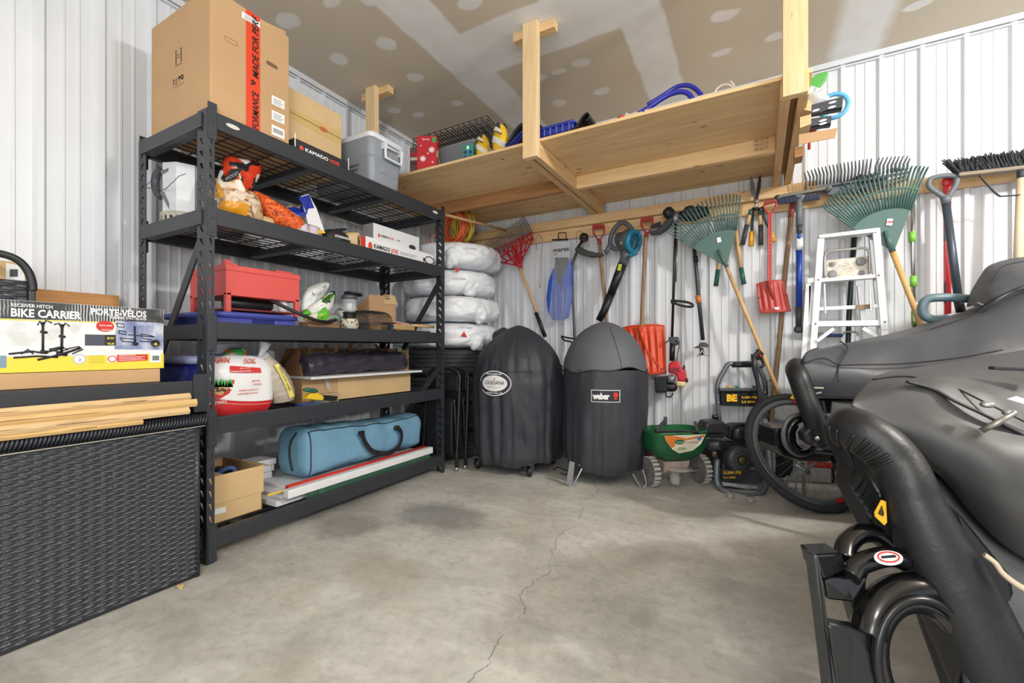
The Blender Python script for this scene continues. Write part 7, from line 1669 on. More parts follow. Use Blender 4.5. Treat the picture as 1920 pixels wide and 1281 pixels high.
tag(obj('trimmer_attachment', MB().sup(AF(1212, 835, 3.12)+V((0, 0, 0)), (.03, .03, .04), .7, .7, 16, 12, wr=.006, wf=40).tube(smooth([AF(1206, 832, 3.1), AF(1222, 836, 3.05), AF(1232, 850, 3.05)], 4), .010, 8).box(AZ(1215, 880, 0)-V((.02, .0, 0)), AF(1215, 850, 3.1)+V((.02, .02, 0))), M('orange_dirty', (180, 84, 50), .6)), 'orange and black tool body behind the spreader left wheel', 'tool')
# pressure washer
pw = thing('pressure_washer', 'black pressure washer with grey tube frame and yellow lettering', 'pressure washer', AZ(1385, 930, 0))
tubm = M('frame_grey', (104, 110, 118), .35, .3); K = lambda px, py, f=2.85: AF(px, py, f)
obj('handle_frame', MB().tube(smooth([K(1349, 790, 2.95), K(1346, 760, 2.95), K(1346, 720, 2.95), K(1358, 695, 2.95), K(1366, 683, 2.95), K(1380, 682, 2.95), K(1412, 682, 2.95), K(1424, 692, 2.95), K(1434, 718, 2.95), K(1436, 760, 2.95), K(1434, 800, 2.95)], 5), .0155, 12), tubm, pw)
obj('handle_grip', MB().tube([K(1373, 684, 2.945), K(1408, 684, 2.945)], .0185, 12), black_plastic, pw)
pn = obj('spec_panel', MB().prism([K(1352, 733, 2.92), K(1426, 732, 2.92), K(1424, 763, 2.92), K(1354, 761, 2.92)], FW, .03), M('panel_black', (30, 31, 34), .4), pw, bevel=.004)
obj('panel_lid', MB().prism([K(1350, 729, 2.90), K(1428, 729, 2.90), K(1428, 734, 2.90), K(1350, 734, 2.90)], FW, .05), dark_grey, pw, bevel=.003)
yl3 = M('be_yellow', (240, 188, 32), .5)
def ptext(s, px, py, px2, h_, f, bold=.03): o = K(px, py, f); text(s, h_, yl3, o, RT, Z_, pw, w=(K(px2, py, f)-o).length, bold=bold, lift=.003)
ptext('BE', 1362, 752, 1382, .042, 2.915, .06); ptext('3,200 PSI', 1390, 747, 1418, .013, 2.915); ptext('2.5 GPM', 1390, 755.5, 1415, .013, 2.915)
for (px, col) in ((1367, (236, 190, 40)), (1382, (40, 140, 100)), (1399, (214, 216, 218)), (1414, (30, 30, 32))): obj('nozzle', MB().lathe([(.005, 0), (.005, .008), (.013, .01), (.013, .018), (0, .02)], 12, K(px, 729, 2.93)), M('nozzle%d' % px, col, .5), pw)
for (px, py) in ((1347, 734), (1347, 756), (1435, 736), (1435, 759)): obj('bolt', MB().lathe([(.007, 0), (.006, .005), (0, .006)], 12, K(px, py, 2.93), -FW), metal, pw)
obj('lance', MB().tube(smooth([K(1412, 662, 2.86), K(1414, 680, 2.86), K(1418, 705, 2.86), K(1424, 735, 2.86), K(1427, 765, 2.86)], 4), [.015]*5+[.02]*2+[.013]*4+[.013, .02, .022, .022, .022, .018], 12) if False else MB().tube([K(1413, 664, 2.86), K(1415, 690, 2.86), K(1420, 715, 2.86), K(1424, 736, 2.86), K(1426, 762, 2.86), K(1427, 768, 2.86)], [.017, .018, .012, .017, .018, .012], 14), M('lance_black', (44, 47, 53), .4), pw)
obj('gun_grip', MB().tube(smooth([K(1420, 655, 2.86), K(1425, 668, 2.86), K(1432, 682, 2.86), K(1426, 690, 2.86)], 4), .010, 10), black_plastic, pw); obj('gun_body', MB().bar(K(1416, 662, 2.86), K(1426, 670, 2.86), .04, .06), black_plastic, pw, bevel=.008); obj('trigger_lock', MB().sup(K(1426, 667, 2.83), (.008, .006, .008), 1, 1, 10, 8), red_plastic, pw)
obj('hose_hook', MB().tube([K(1438, 740, 2.9), K(1438, 714, 2.9), K(1450, 713, 2.9), K(1451, 704, 2.9)], .004, 6).tube([K(1462, 750, 2.9), K(1461, 732, 2.9)], .004, 6), black_plastic, pw)
obj('knob', MB().lathe([(.008, -.02), (.016, -.016), (.016, .016), (.008, .02)], 10, K(1341, 782, 2.93), RT, smooth=False), black_plastic, pw)
obj('lower_frame', MB().tube(smooth([K(1345, 862, 2.75), K(1344, 895, 2.72), K(1348, 912, 2.70), K(1362, 922, 2.66), K(1400, 930, 2.62), K(1424, 928, 2.62), K(1436, 912, 2.64), K(1437, 880, 2.7), K(1436, 800, 2.93)], 5), .0175, 12), tubm, pw)
obj('inner_frame', MB().tube(smooth([K(1352, 885, 2.80), K(1353, 905, 2.78), K(1362, 914, 2.75), K(1400, 921, 2.72), K(1420, 918, 2.72)], 5), .010, 10), black_plastic, pw)
for (px, py) in ((1369, 934), (1407, 942)): q = AZ(px, py, .0); obj('rubber_foot', MB().lathe([(.018, 0), (.022, .005), (.018, .03), (0, .03)], 14, q), M('foot_grey', (150, 150, 146), .6), pw)
obj('base_plate', MB().prism([K(1352, 880, 2.80), K(1432, 884, 2.76), K(1430, 908, 2.72), K(1356, 902, 2.76)], FW, .02), dark_grey, pw, bevel=.004)
obj('spec_plate', MB().prism([K(1351, 879, 2.74), K(1392, 883, 2.71), K(1399, 893, 2.70), K(1392, 903, 2.70), K(1352, 898, 2.74)], FW, .02), M('panel_black', (30, 31, 34), .4), pw, bevel=.002)
ptext('3,200 PSI', 1356, 888.5, 1389, .016, 2.70); ptext('2.5 GPM', 1356, 897, 1378, .011, 2.71)
obj('decal_strip', MB().prism([K(1353, 904, 2.72), K(1420, 912, 2.68), K(1422, 918, 2.68), K(1356, 911, 2.72)], FW, .006), M('strip_print', (180, 184, 186), .5, var=(.5, 60)), pw)
em = M('engine_black', (36, 38, 42), .35); 
obj('engine_cowl', MB().prism([K(1350, 832, 2.80), K(1352, 828, 2.80), K(1420, 836, 2.78), K(1425, 860, 2.78), K(1418, 876, 2.78), K(1380, 880, 2.80), K(1358, 866, 2.82)], FW, .16), em, pw, bevel=.015)
obj('air_cleaner', MB().prism([K(1322, 800, 2.80), K(1328, 792, 2.80), K(1356, 790, 2.80), K(1363, 796, 2.80), K(1362, 814, 2.80), K(1323, 813, 2.80)], FW, .13), M('cleaner_black', (48, 50, 54), .45), pw, bevel=.012)
obj('air_cleaner_base', MB().prism([K(1324, 814, 2.80), K(1362, 815, 2.80), K(1356, 822, 2.80), K(1328, 821, 2.80)], FW, .12), em, pw, bevel=.004)
obj('fuel_tank', MB().sup(K(1396, 810, 2.86), (.115, .09, .055), .5, .5, 30, 18, rot3(0, 0, TH)), em, pw); obj('fuel_cap', MB().lathe([(.03, 0), (.03, .014), (.026, .018), (0, .018)], 18, K(1392, 799, 2.86)), black_plastic, pw)
obj('tank_strap', MB().tube(smooth([K(1368, 822, 2.78), K(1370, 806, 2.78), K(1380, 798, 2.78), K(1400, 796, 2.80)], 4), .007, 8), black_plastic, pw)
rc = K(1387, 862, 2.74); ax = (-FW+RT*.15).normalized(); rot = Z_.rotation_difference(ax)
obj('recoil_cover', MB().lathe([(.0, .02), (.03, .024), (.075, .02), (.088, .0), (.088, -.04)], 36, rc, ax), M('recoil_black', (52, 55, 60), .35), pw)
mb = MB()
for rr3, n_ in ((.045, 30), (.068, 38)):
    for k in range(n_): a_ = 2*math.pi*k/n_; u = rot @ V((math.cos(a_), math.sin(a_), 0)); mb.bar(rc+u*(rr3-.010)+ax*.024, rc+u*(rr3+.010)+ax*.021, .0025, .003, up=ax)
obj('cooling_fins', mb, M('fin_silver', (150, 152, 154), .35, .6), pw)
obj('recoil_badge', MB().lathe([(.022, .024), (.022, .028), (.0, .029)], 20, rc, ax), M('badge_gold', (120, 110, 70), .4, .5), pw)
obj('carburettor', MB().sup(K(1340, 835, 2.80), (.045, .04, .035), .5, .5, 18, 12, wr=.008, wf=40), M('carb', (70, 72, 76), .35, .5), pw); obj('fuel_bowl', MB().lathe([(.014, -.05), (.016, -.02), (.016, .0)], 14, K(1340, 842, 2.80)), M('brass', (170, 150, 110), .35, .7), pw)
obj('dipstick', MB().sup(K(1424, 846, 2.74), (.012, .01, .02), .8, .8, 10, 8), red_plastic, pw)
for (px, f_, nm) in ((1331, 3.02, 'wheel'), (1458, 2.98, 'wheel')):
    q = AF(px, 860, f_); q.z = .125; obj(nm, MB().lathe([(.04, -.03), (.10, -.034), (.122, -.028), (.125, 0), (.122, .028), (.10, .034), (.04, .03)], 36, q, RT), rubber, pw)
# hose coil beside the washer
t = thing('pressure_hose', 'grey coiled high pressure hose hanging right of the pressure washer', 'hose', AF(1458, 900, 3.02))
rnd = random.Random(2)
for k in range(7):
    o_ = rnd.uniform(-6, 8); P_ = [AF(1443+o_, 760+rnd.uniform(-6, 8), 3.0), AF(1452+o_, 746, 3.0+.02*k), AF(1462+o_*1.2, 752, 3.0), AF(1470+o_, 800, 3.05), AF(1474+o_, 880, 3.02), AF(1468+o_, 902, 3.0), AF(1456+o_, 890, 3.0), AF(1450+o_, 830, 3.0)]
    obj('loop', MB().tube(smooth(P_, 5, True), .0085, 8, True), M('hose_grey', (74, 78, 84), .5), t)
# bicycle -----------------------------------------------------
bk = thing('bicycle', 'mountain bicycle lying against the wall, big grey rimmed wheel in front', 'bicycle', AZ(1515, 962, 0))
wc = AF(1512, 850, 2.50); Rw = .345; 
wx = (RT*.995+FW*.08).normalized(); wz = (Z_*.85+FW*.52).normalized(); wz = (wz-wx*wz.dot(wx)).normalized(); wn = wx.cross(wz)
bot = wc-wz*Rw; wc += Z_*(-bot.z+.003)
cp = lambda r_, a_, o_=0: wc+wx*r_*math.cos(a_)+wz*r_*math.sin(a_)+wn*o_
tyre = M('bike_tyre', (62, 64, 68), .8); rim = M('bike_rim', (112, 116, 122), .35, .4)
wh = obj('wheel_tyre', MB().tube([cp(Rw-.021, 2*math.pi*k/90) for k in range(90)], .0185, 12, True), tyre, bk)
mb = MB()
for k in range(150):
    a_ = 2*math.pi*k/150
    for o_ in (-.012, .0, .012): q = cp(Rw-.0215+math.sqrt(.0185**2-o_*o_), a_+(.012 if o_ == 0 else 0), o_); u = (q-wc).normalized(); mb.bar(q-wn*.0045, q+wn*.0045, .008, .010, up=u)
obj('tread_knobs', mb, tyre, wh, kind='stuff')
obj('rim', MB().tube([cp(Rw-.052, 2*math.pi*k/90) for k in range(90)], .012, 10, True, flat=1.6, up=wx), rim, bk)
mb = MB()
for k in range(32): a_ = 2*math.pi*k/32; s_ = (-1)**k; mb.tube([cp(.018, a_+.9*(1 if (k//2) % 2 else -1), s_*.028), cp(Rw-.05, a_)], .0011, 4, caps=False)
obj('spokes', mb, M('spoke_steel', (170, 172, 176), .25, .8), bk)
obj('hub', MB().tube([cp(0, 0, -.05), cp(0, 0, .05)], .018, 14), metal, bk)
for a0_, a1_, nm in ((1.15, 1.5, 'rim_decal'), (4.85, 5.15, 'rim_decal')): obj(nm, MB().grid(lambda u, v: cp(Rw-.063+.02*v, a0_+(a1_-a0_)*u, -.0135 if wn.dot(FW) > 0 else .0135), 10, 2), red_ink, bk)
for rr3, n_ in ((.055, 26), (.042, 20), (.03, 16)): obj('sprocket', MB().tube([cp(rr3, 2*math.pi*k/n_, .03+.002*n_/10) for k in range(n_)], .003, 4, True), metal, bk)
chain = M('rusty_chain', (142, 122, 100), .6, .3, var=(.3, 60))
obj('chain', MB().tube([AF(1478, 903, 2.42), AF(1530, 905, 2.42), AF(1578, 907, 2.4), AF(1612, 902, 2.38)], .0045, 6), chain, bk)
obj('derailleur', MB().tube(smooth([AF(1478, 893, 2.40), AF(1472, 898, 2.40), AF(1474, 905, 2.40), AF(1484, 900, 2.40), AF(1500, 892, 2.40)], 4), .004, 8).tube([AF(1490, 870, 2.40), AF(1512, 880, 2.40), AF(1516, 888, 2.40)], .012, 8).tube([AF(1494, 866, 2.38), AF(1508, 870, 2.38)], .008, 8), metal, bk)
for (a_, b_) in (((1506, 888), (1508, 940)), ((1492, 902), (1492, 935)), ((1504, 885), (1530, 868))): obj('frame_stay', MB().bar(AF(*a_, 2.44), AF(*b_, 2.44), .02, .008), M('stay_alu', (172, 168, 160), .4, .5), bk)
obj('pedal', MB().prism([AZ(1488, 930, .03)+Z_*0, AZ(1500, 926, .03), AZ(1524, 934, .03), AZ(1520, 942, .03), AZ(1496, 938, .03)], Z_, .014), M('pedal_grey', (190, 190, 186), .5), bk)
obj('fork_leg', MB().tube(smooth([AF(1434, 786, 2.56), AF(1440, 830, 2.54), AF(1446, 880, 2.52), AF(1450, 915, 2.50)], 4), .014, 10), M('fork_silver', (150, 154, 160), .3, .5), bk)
obj('red_frame_tube', MB().tube([AF(1515, 870, 2.5), AF(1562, 874, 2.46), AF(1640, 880, 2.4)], .017, 10), M('frame_red', (214, 46, 40), .35), bk)
obj('crank_arm', MB().tube([AF(1562, 876, 2.45), AF(1562, 905, 2.43)], .008, 8), black_plastic, bk)
tag(obj('white_board', MB().box(AZ(1480, 925, 0)+V((0, .14, 0)), AZ(1480, 925, 0)+V((.9, .22, .02))), white_paint, bevel=.002), 'white board lying on the floor behind the bicycle wheel', 'board')
tag(obj('yellow_clip', MB().bar(AF(1433, 866, 2.6), AF(1433, 872, 2.6), .02, .012), yellow_plastic), 'small yellow clip on the washer frame beside the bicycle tyre', 'clip')
# stepladder
ld = thing('stepladder', 'white aluminium stepladder leaning against the wall behind the machines', 'ladder', W(1590, 900, 3.2))
la = M('ladder_white', (228, 230, 232), .35, .15); YL = 3.18
g = lambda a, b: (1480+a*.2186, 400+b*.2186)
def rung(a_, b_, h_, d_, Y=YL): obj('step', MB().prism(WP([g(*a_), g(*b_), (g(*b_)[0], g(*b_)[1]+h_), (g(*a_)[0], g(*a_)[1]+h_)], Y), Y_, d_), la, ld, bevel=.002)
def rail_(a_, b_, w_, d_=.02, Y=YL, nm='side_rail', m_=None): obj(nm, MB().bar(W(*g(*a_), Y), W(*g(*b_), Y), w_, d_, up=Y_), m_ or la, ld, bevel=.002)
rail_((272, 190), (215, 1000), .034); rail_((215, 1000), (170, 1600), .034); rail_((742, 130), (815, 1000), .034); rail_((815, 1000), (860, 1600), .034)
obj('top_cap', MB().prism(WP([g(252, 185), g(760, 122), g(762, 160), g(255, 215)], YL-.02), Y_, .08), la, ld, bevel=.003)
rung((248, 560), (790, 518), 7, .07); rung((222, 925), (825, 915), 10.5, .08); rung((200, 1280), (840, 1275), 10, .08)
rail_((250, 820), (770, 795), .022, .01, YL+.06, 'cross_brace'); rail_((700, 200), (780, 1000), .022, .03, YL+.08, 'rear_rail', alu); rail_((600, 620), (650, 1080), .026, .03, YL+.1, 'rear_rail'); rail_((300, 600), (310, 860), .008, .006, YL+.02, 'spreader_bar', alu); rail_((690, 600), (700, 840), .008, .006, YL+.02, 'spreader_bar', alu)
rail_((235, 1100), (380, 990), .02, .006, YL-.02, 'corner_brace'); rail_((750, 1060), (630, 985), .02, .006, YL-.02, 'corner_brace')
obj('hinge_tape', MB().bar(W(*g(570, 808), YL+.05), W(*g(695, 800), YL+.05), .026, .014, up=Y_), M('tape_brown', (150, 126, 100), .6), ld)
for q_ in ((252, 208), (770, 530), (822, 930), (250, 570), (225, 948)): obj('rivet', MB().lathe([(.006, 0), (.005, .004), (0, .005)], 10, W(*g(*q_), YL-.012), -Y_), metal, ld)
ss = thing('step_stool', 'worn white step stool with curved top rail hanging inside stepladder', 'stool', W(1590, 545, 3.26))
obj('hoop', MB().tube(smooth(WP([g(305, 550), g(303, 400), g(312, 350), g(350, 325), g(480, 312), g(620, 298), g(668, 312), g(685, 350), g(688, 515)], 3.235), 5), .0075, 10), M('hoop_nickel', (176, 174, 168), .35, .5), ss)
worn = patchy('worn_step', (222, 218, 208), ((190, 172, 146), 34, .6, .66), ((208, 203, 192), 40, .5, .54), rough=.7)
obj('step', MB().prism(WP([g(310, 405), g(680, 365), g(688, 500), g(312, 500)], 3.245), Y_, .015), worn, ss, bevel=.003); obj('lower_step', MB().prism(WP([g(312, 505), g(688, 470), g(690, 530), g(312, 560)], 3.24), Y_, .012), worn, ss, bevel=.003)
for q_, r_ in (((370, 435), .014), ((617, 412), .024), ((370, 523), .024), ((620, 510), .014)): obj('rubber_cap', MB().lathe([(r_, 0), (r_*.8, .004), (0, .005)], 16, W(*g(*q_), 3.236), -Y_), M('cap_grey', (140, 142, 144), .6), ss)
s2_ = thing('folding_step', 'narrow white folding step leaning left of the stepladder', 'ladder', W(1500, 760, 3.25))
for a_, b_ in (((165, 600), (120, 1300)), ((190, 620), (180, 1300))): obj('rail', MB().bar(W(*g(*a_), 3.27), W(*g(*b_), 3.27), .03, .02, up=Y_), la, s2_, bevel=.002)
obj('top_bar', MB().bar(W(*g(150, 582), 3.26), W(*g(245, 570), 3.26), .032, .02, up=Y_), la, s2_, bevel=.002); obj('foot_bar', MB().bar(W(*g(120, 1290), 3.27), W(*g(185, 1290), 3.27), .03, .02, up=Y_), la, s2_)
tag(obj('dark_pole', MB().tube(WP([(1602, 440), (1598, 500), (1592, 590), (1588, 700), (1586, 800)], 3.40), .0145, 12), M('pole_dark_green', (30, 44, 48), .4)), 'dark green pole standing behind the stepladder', 'pole')
t = thing('wire_shelf_rod', 'bent steel rod with a blue sleeve behind the ladder steps', 'rod', W(1565, 630, 3.33))
obj('rod', MB().tube(smooth(WP([g(245, 1040), g(275, 1025), g(300, 1045), g(330, 1048), g(450, 1045), g(480, 1020), g(570, 1020), g(590, 1050)], 3.33), 4), .006, 8), metal, t); obj('sleeve', MB().tube(WP([g(318, 1048), g(455, 1048)], 3.33), .011, 10), M('sleeve_blue', (50, 84, 130), .5), t)
# ================================================================ COVERED SNOWMOBILES
vin = M('cover_vinyl', (72, 74, 80), .48, bump=(8, .15), var=(.06, 5)); vin_d = M('cover_dark', (40, 41, 45), .5, bump=(8, .2), var=(.1, 5)); fb = M('bumper_black', (23, 24, 27), .44, bump=(120, .08)); gl = M('gloss_black', (8, 9, 11), .2, coat=.3); pan = M('belly_black', (24, 25, 28), .4)
def skin(rows, nu=8, nv=6, th=.006, mat=vin, name='cover', t=None, wr=.004, seed=0):
    """rows of (px, py, f) control points -> smooth quilted sheet with thickness"""
    G = [[AF(*c) for c in r_] for r_ in rows]
    R_ = [smooth(r_, nu) for r_ in G]; m_ = len(R_[0]); cols = [smooth([r_[k] for r_ in R_], nv) for k in range(m_)]; n_ = len(cols[0])
    vs = []
    for k in range(m_):
        for j in range(n_):
            p_ = cols[k][j].copy(); p_ += V((1, -1, 1)).normalized()*wr*(noise.noise(p_*7+V((seed, 0, 0)))*1.4+abs(noise.noise(p_*13+V((0, seed, 0))))); vs.append(p_)
    mb = MB().add(vs, [(k*n_+j, (k+1)*n_+j, (k+1)*n_+j+1, k*n_+j+1) for k in range(m_-1) for j in range(n_-1)], True)
    return obj(name, mb, mat, t, solid=th) if t is not None else mb
# ---- far machine
fm_ = thing('covered_snowmobile', 'farther covered machine, grey cover rising to a hood beside the stepladder', 'vehicle', AZ(1760, 1000, 0))
rows = [
 [(1536, 660, 2.25), (1600, 642, 2.30), (1680, 624, 2.35), (1760, 600, 2.35), (1815, 582, 2.35), (1880, 545, 2.35), (1990, 470, 2.35), (2250, 390, 2.35)],
 [(1522, 660, 2.10), (1594, 644, 2.12), (1690, 628, 2.12), (1780, 600, 2.10), (1835, 580, 2.08), (1900, 540, 2.05), (2010, 480, 2.0), (2300, 400, 1.95)],
 [(1510, 664, 1.98), (1585, 655, 1.96), (1690, 640, 1.92), (1790, 628, 1.86), (1860, 600, 1.82), (1940, 570, 1.78), (2060, 540, 1.72), (2400, 480, 1.62)],
 [(1503, 682, 1.92), (1572, 686, 1.88), (1690, 684, 1.82), (1790, 675, 1.74), (1880, 660, 1.68), (1990, 650, 1.62), (2140, 640, 1.55), (2500, 620, 1.45)],
 [(1507, 718, 1.90), (1572, 716, 1.86), (1690, 716, 1.80), (1800, 715, 1.72), (1900, 716, 1.66), (2010, 720, 1.60), (2160, 726, 1.53), (2520, 740, 1.43)],
 [(1512, 742, 1.92), (1574, 746, 1.88), (1690, 750, 1.82), (1800, 755, 1.74), (1900, 760, 1.68), (2010, 770, 1.62), (2160, 780, 1.55), (2520, 810, 1.45)]]
skin(rows, 9, 7, .005, vin, 'cover', fm_, .008, 2)
skin([[(1534, 652, 2.25), (1522, 655, 2.10), (1510, 664, 1.98), (1503, 682, 1.92), (1507, 718, 1.90), (1512, 742, 1.92)], [(1545, 690, 2.27), (1530, 700, 2.12), (1520, 706, 2.0), (1512, 712, 1.96), (1512, 722, 1.94), (1514, 742, 1.95)], [(1556, 735, 2.28), (1545, 738, 2.14), (1530, 740, 2.04), (1522, 742, 2.0), (1518, 743, 1.97), (1516, 744, 1.96)]], 6, 5, .005, vin_d, 'cover_tail', fm_, .004)
skin([[(1812, 576, 2.10), (1824, 540, 2.12), (1846, 506, 2.14), (1876, 491, 2.14), (1925, 482, 2.12), (2010, 466, 2.05)], [(1828, 575, 2.02), (1846, 545, 2.0), (1868, 520, 2.0), (1900, 508, 1.98), (1960, 500, 1.95), (2050, 490, 1.9)], [(1840, 590, 1.95), (1870, 565, 1.9), (1905, 545, 1.88), (1950, 535, 1.84), (2010, 530, 1.8), (2100, 530, 1.74)]], 6, 5, .006, M('cover_seat', (76, 78, 84), .5, bump=(14, .5)), 'hood_bulge', fm_, .012, 5)
sm = M('seam_thread', (34, 35, 38), .6)
def seam(t, pts, r_=.003, mat=sm, nm='seam'): return obj(nm, MB().tube(smooth([AF(*p_) for p_ in pts], 5), r_, 6), mat, t)
seam(fm_, [(1508, 680, 1.895), (1545, 672, 1.88), (1572, 684, 1.86), (1600, 684, 1.84), (1690, 682, 1.80), (1790, 672, 1.72), (1880, 656, 1.66)]); seam(fm_, [(1600, 645, 2.06), (1680, 634, 2.02), (1760, 612, 2.0), (1820, 590, 1.98), (1860, 562, 1.92), (1920, 535, 1.86)]); seam(fm_, [(1575, 640, 2.0), (1590, 652, 1.93), (1582, 668, 1.88), (1572, 690, 1.86), (1572, 716, 1.84)])
seam(fm_, [(1840, 560, 2.0), (1860, 530, 1.99), (1880, 500, 1.99), (1930, 488, 1.96)], .0025)
obj('buckle', MB().tube(smooth([AF(1832, 568, 1.98), AF(1845, 572, 1.96), AF(1855, 566, 1.96), AF(1850, 560, 1.97)], 4), .004, 6), metal, fm_)
obj('rear_bumper', MB().tube(smooth([AF(1496, 684, 2.02), AF(1492, 693, 1.95), AF(1497, 706, 1.90), AF(1507, 735, 1.88), AF(1520, 770, 1.86), (AF(1530, 800, 1.86)), AF(1538, 830, 1.87)], 5), [.030, .035, .039]+[.041]*28, 20), fb, fm_)
obj('tail_bracket', MB().prism([AF(1508, 814, 1.84), AF(1520, 803, 1.84), AF(1552, 794, 1.84), AF(1562, 812, 1.84), AF(1568, 834, 1.84), AF(1557, 846, 1.84), AF(1528, 838, 1.84), AF(1512, 828, 1.84)], FW, .05), M('bracket_black', (44, 46, 52), .4), fm_, bevel=.006)
for k in range(5): obj('bracket_rib', MB().bar(AF(1524+7*k, 808-2*k, 1.83), AF(1536+6*k, 822-1*k, 1.83), .006, .008, up=FW), black_plastic, fm_)
obj('bolt', MB().lathe([(.010, 0), (.009, .006), (0, .008)], 12, AF(1531, 822, 1.83), -FW), metal, fm_); obj('bolt', MB().lathe([(.007, 0), (.006, .006), (0, .008)], 12, AF(1563, 837, 1.83), -FW), metal, fm_)
obj('hitch_guard', MB().prism([AF(1453, 804, 1.92), AF(1455, 814, 1.92), AF(1456, 838, 1.92), AF(1468, 856, 1.92), AF(1502, 866, 1.92), AF(1556, 868, 1.92), AF(1572, 850, 1.92), AF(1540, 846, 1.92), AF(1512, 846, 1.92), AF(1496, 832, 1.92), AF(1494, 812, 1.92), AF(1502, 798, 1.92), AF(1488, 790, 1.92), AF(1474, 802, 1.92)], FW, .14), gl, fm_, bevel=.012)
obj('hitch_ring', MB().tube([AF(1506, 818, 1.90)+RT*.062*math.cos(x)+Z_*.074*math.sin(x) for x in [2*math.pi*k/36 for k in range(36)]], .014, 12, True), gl, fm_)
obj('ring_rim', MB().tube([AF(1502, 815, 1.905)+RT*.078*math.cos(x)+Z_*.088*math.sin(x) for x in [2*math.pi*k/36 for k in range(36)]], .010, 10, True), M('rim_highlight', (96, 98, 102), .35, .4), fm_)  # rim coloured grey to paint in the glossy ring's highlights
obj('guard_strut', MB().bar(AF(1518, 852, 1.9), AF(1526, 838, 1.88), .016, .014), fb, fm_)
obj('tunnel', MB().hexa([AF(1545, 850, 1.98), AF(1720, 860, 1.9), AF(2300, 1040, 1.7), AF(2250, 900, 2.3)], [AF(1530, 746, 2.0), AF(1720, 752, 1.92), AF(2300, 800, 1.7), AF(2250, 740, 2.3)]), pan, fm_)
obj('suspension_rail', MB().tube([AF(1560, 850, 1.93), AF(1585, 900, 1.9), AF(1640, 960, 1.86)], .018, 8), gl, fm_)
obj('track', MB().hexa([AZ(1640, 985, .0), AZ(1800, 1010, .0), AZ(2400, 1100, 0), AZ(2300, 960, 0)], [AF(1600, 870, 1.98), AF(1760, 890, 1.9), AF(2300, 1000, 1.7), AF(2250, 900, 2.3)]), rubber, fm_)
obj('snow_flap', MB().prism([AF(1560, 752, 1.90), AF(1720, 756, 1.84), AF(1660, 800, 1.82), AF(1590, 800, 1.86), AF(1556, 790, 1.88)], FW, .01), M('flap_black', (28, 29, 32), .5), fm_, bevel=.003)
obj('wire_loop', MB().tube(smooth([AF(1544, 728, 1.86), AF(1522, 728, 1.87), AF(1520, 734, 1.87), AF(1530, 738, 1.87), AF(1540, 736, 1.86)], 4), .004, 8), M('loop_beige', (170, 164, 150), .4), fm_)
for (a_, b_) in (((1541, 752), (1553, 800)), ((1530, 775), (1555, 778))): obj('strut', MB().bar(AF(*a_, 1.88), AF(*b_, 1.88), .012, .012), metal if a_[1] > 760 else black_plastic, fm_)
obj('warning_plate', MB().prism([AF(1484, 748, 1.9), AF(1490, 738, 1.9), AF(1494, 750, 1.9)], FW, .01), yellow_plastic, fm_)
# teal loop behind and clip
tag(obj('handlebar_loop', MB().tube(smooth([AF(1830, 562, 2.2), AF(1800, 559, 2.2), AF(1760, 558, 2.22), AF(1738, 562, 2.24), AF(1729, 576, 2.25), AF(1733, 592, 2.25), AF(1750, 599, 2.24), AF(1775, 598, 2.24)], 5), .021, 14), M('loop_teal', (108, 130, 140), .4)), 'grey blue padded bar loop rising behind the farther cover', 'bar')
# ---- near machine
nm_ = thing('covered_snowmobile', 'nearest covered machine with thick black tube bumper, lower right corner', 'vehicle', AZ(1900, 1700, 0))
rows = [
 [(1668, 700, 1.30), (1780, 682, 1.30), (1900, 662, 1.30), (2050, 630, 1.30), (2300, 580, 1.30), (2700, 520, 1.25)],
 [(1630, 714, 1.15), (1760, 704, 1.12), (1880, 700, 1.08), (2050, 690, 1.05), (2350, 660, 1.0), (2900, 620, .95)],
 [(1608, 740, 1.06), (1700, 722, 1.02), (1830, 742, .98), (1960, 780, .95), (2200, 820, .9), (2800, 860, .85)],
 [(1596, 758, 1.02), (1650, 772, 1.00), (1760, 800, .94), (1900, 850, .88), (2150, 910, .82), (2700, 960, .76)],
 [(1606, 768, 1.02), (1680, 810, .98), (1790, 880, .92), (1920, 950, .85), (2150, 1030, .78), (2700, 1100, .72)],
 [(1640, 800, 1.04), (1740, 880, .99), (1830, 970, .93), (1940, 1060, .86), (2150, 1150, .79), (2700, 1240, .73)]]
skin(rows, 9, 8, .005, M('cover_near', (64, 64, 65), .5, bump=(7, .25), var=(.08, 5)), 'cover', nm_, .008, 7)
zp = obj('zip_flap', MB().tube(smooth([AF(1700, 716, 1.0), AF(1750, 730, .98), AF(1790, 752, .95), (AF(1850, 780, .92)), AF(1930, 822, .9)], 6), .007, 8, flat=.5), vin_d, nm_)
seam(nm_, [(1636, 712, 1.12), (1700, 706, 1.08), (1780, 724, 1.0), (1850, 756, .94), (1940, 800, .90)], .0022)
obj('strap', MB().bar(AF(1858, 690, 1.02), AF(1960, 694, .98), .028, .008), vin_d, nm_, bevel=.002)
obj('zip_pull', MB().tube([AF(1840, 808, .885), AF(1868, 794, .87), AF(1903, 774, .865)], [.0055, .006, .0045], 10), M('zip_metal', (150, 146, 138), .35, .7), nm_)
obj('zip_slider', MB().sup(AF(1851, 759, .90), (.011, .009, .006), .7, .7, 14, 10), metal, nm_); obj('zip_slider', MB().sup(AF(1893, 774, .885), (.011, .009, .006), .7, .7, 14, 10), metal, nm_)
obj('white_print', MB().add([AF(*p_) for p_ in ((1888, 748, .895), (1905, 743, .89), (1935, 752, .88), (1935, 762, .88), (1905, 753, .885))], [(0, 1, 2, 3, 4)]), white_ink, nm_)
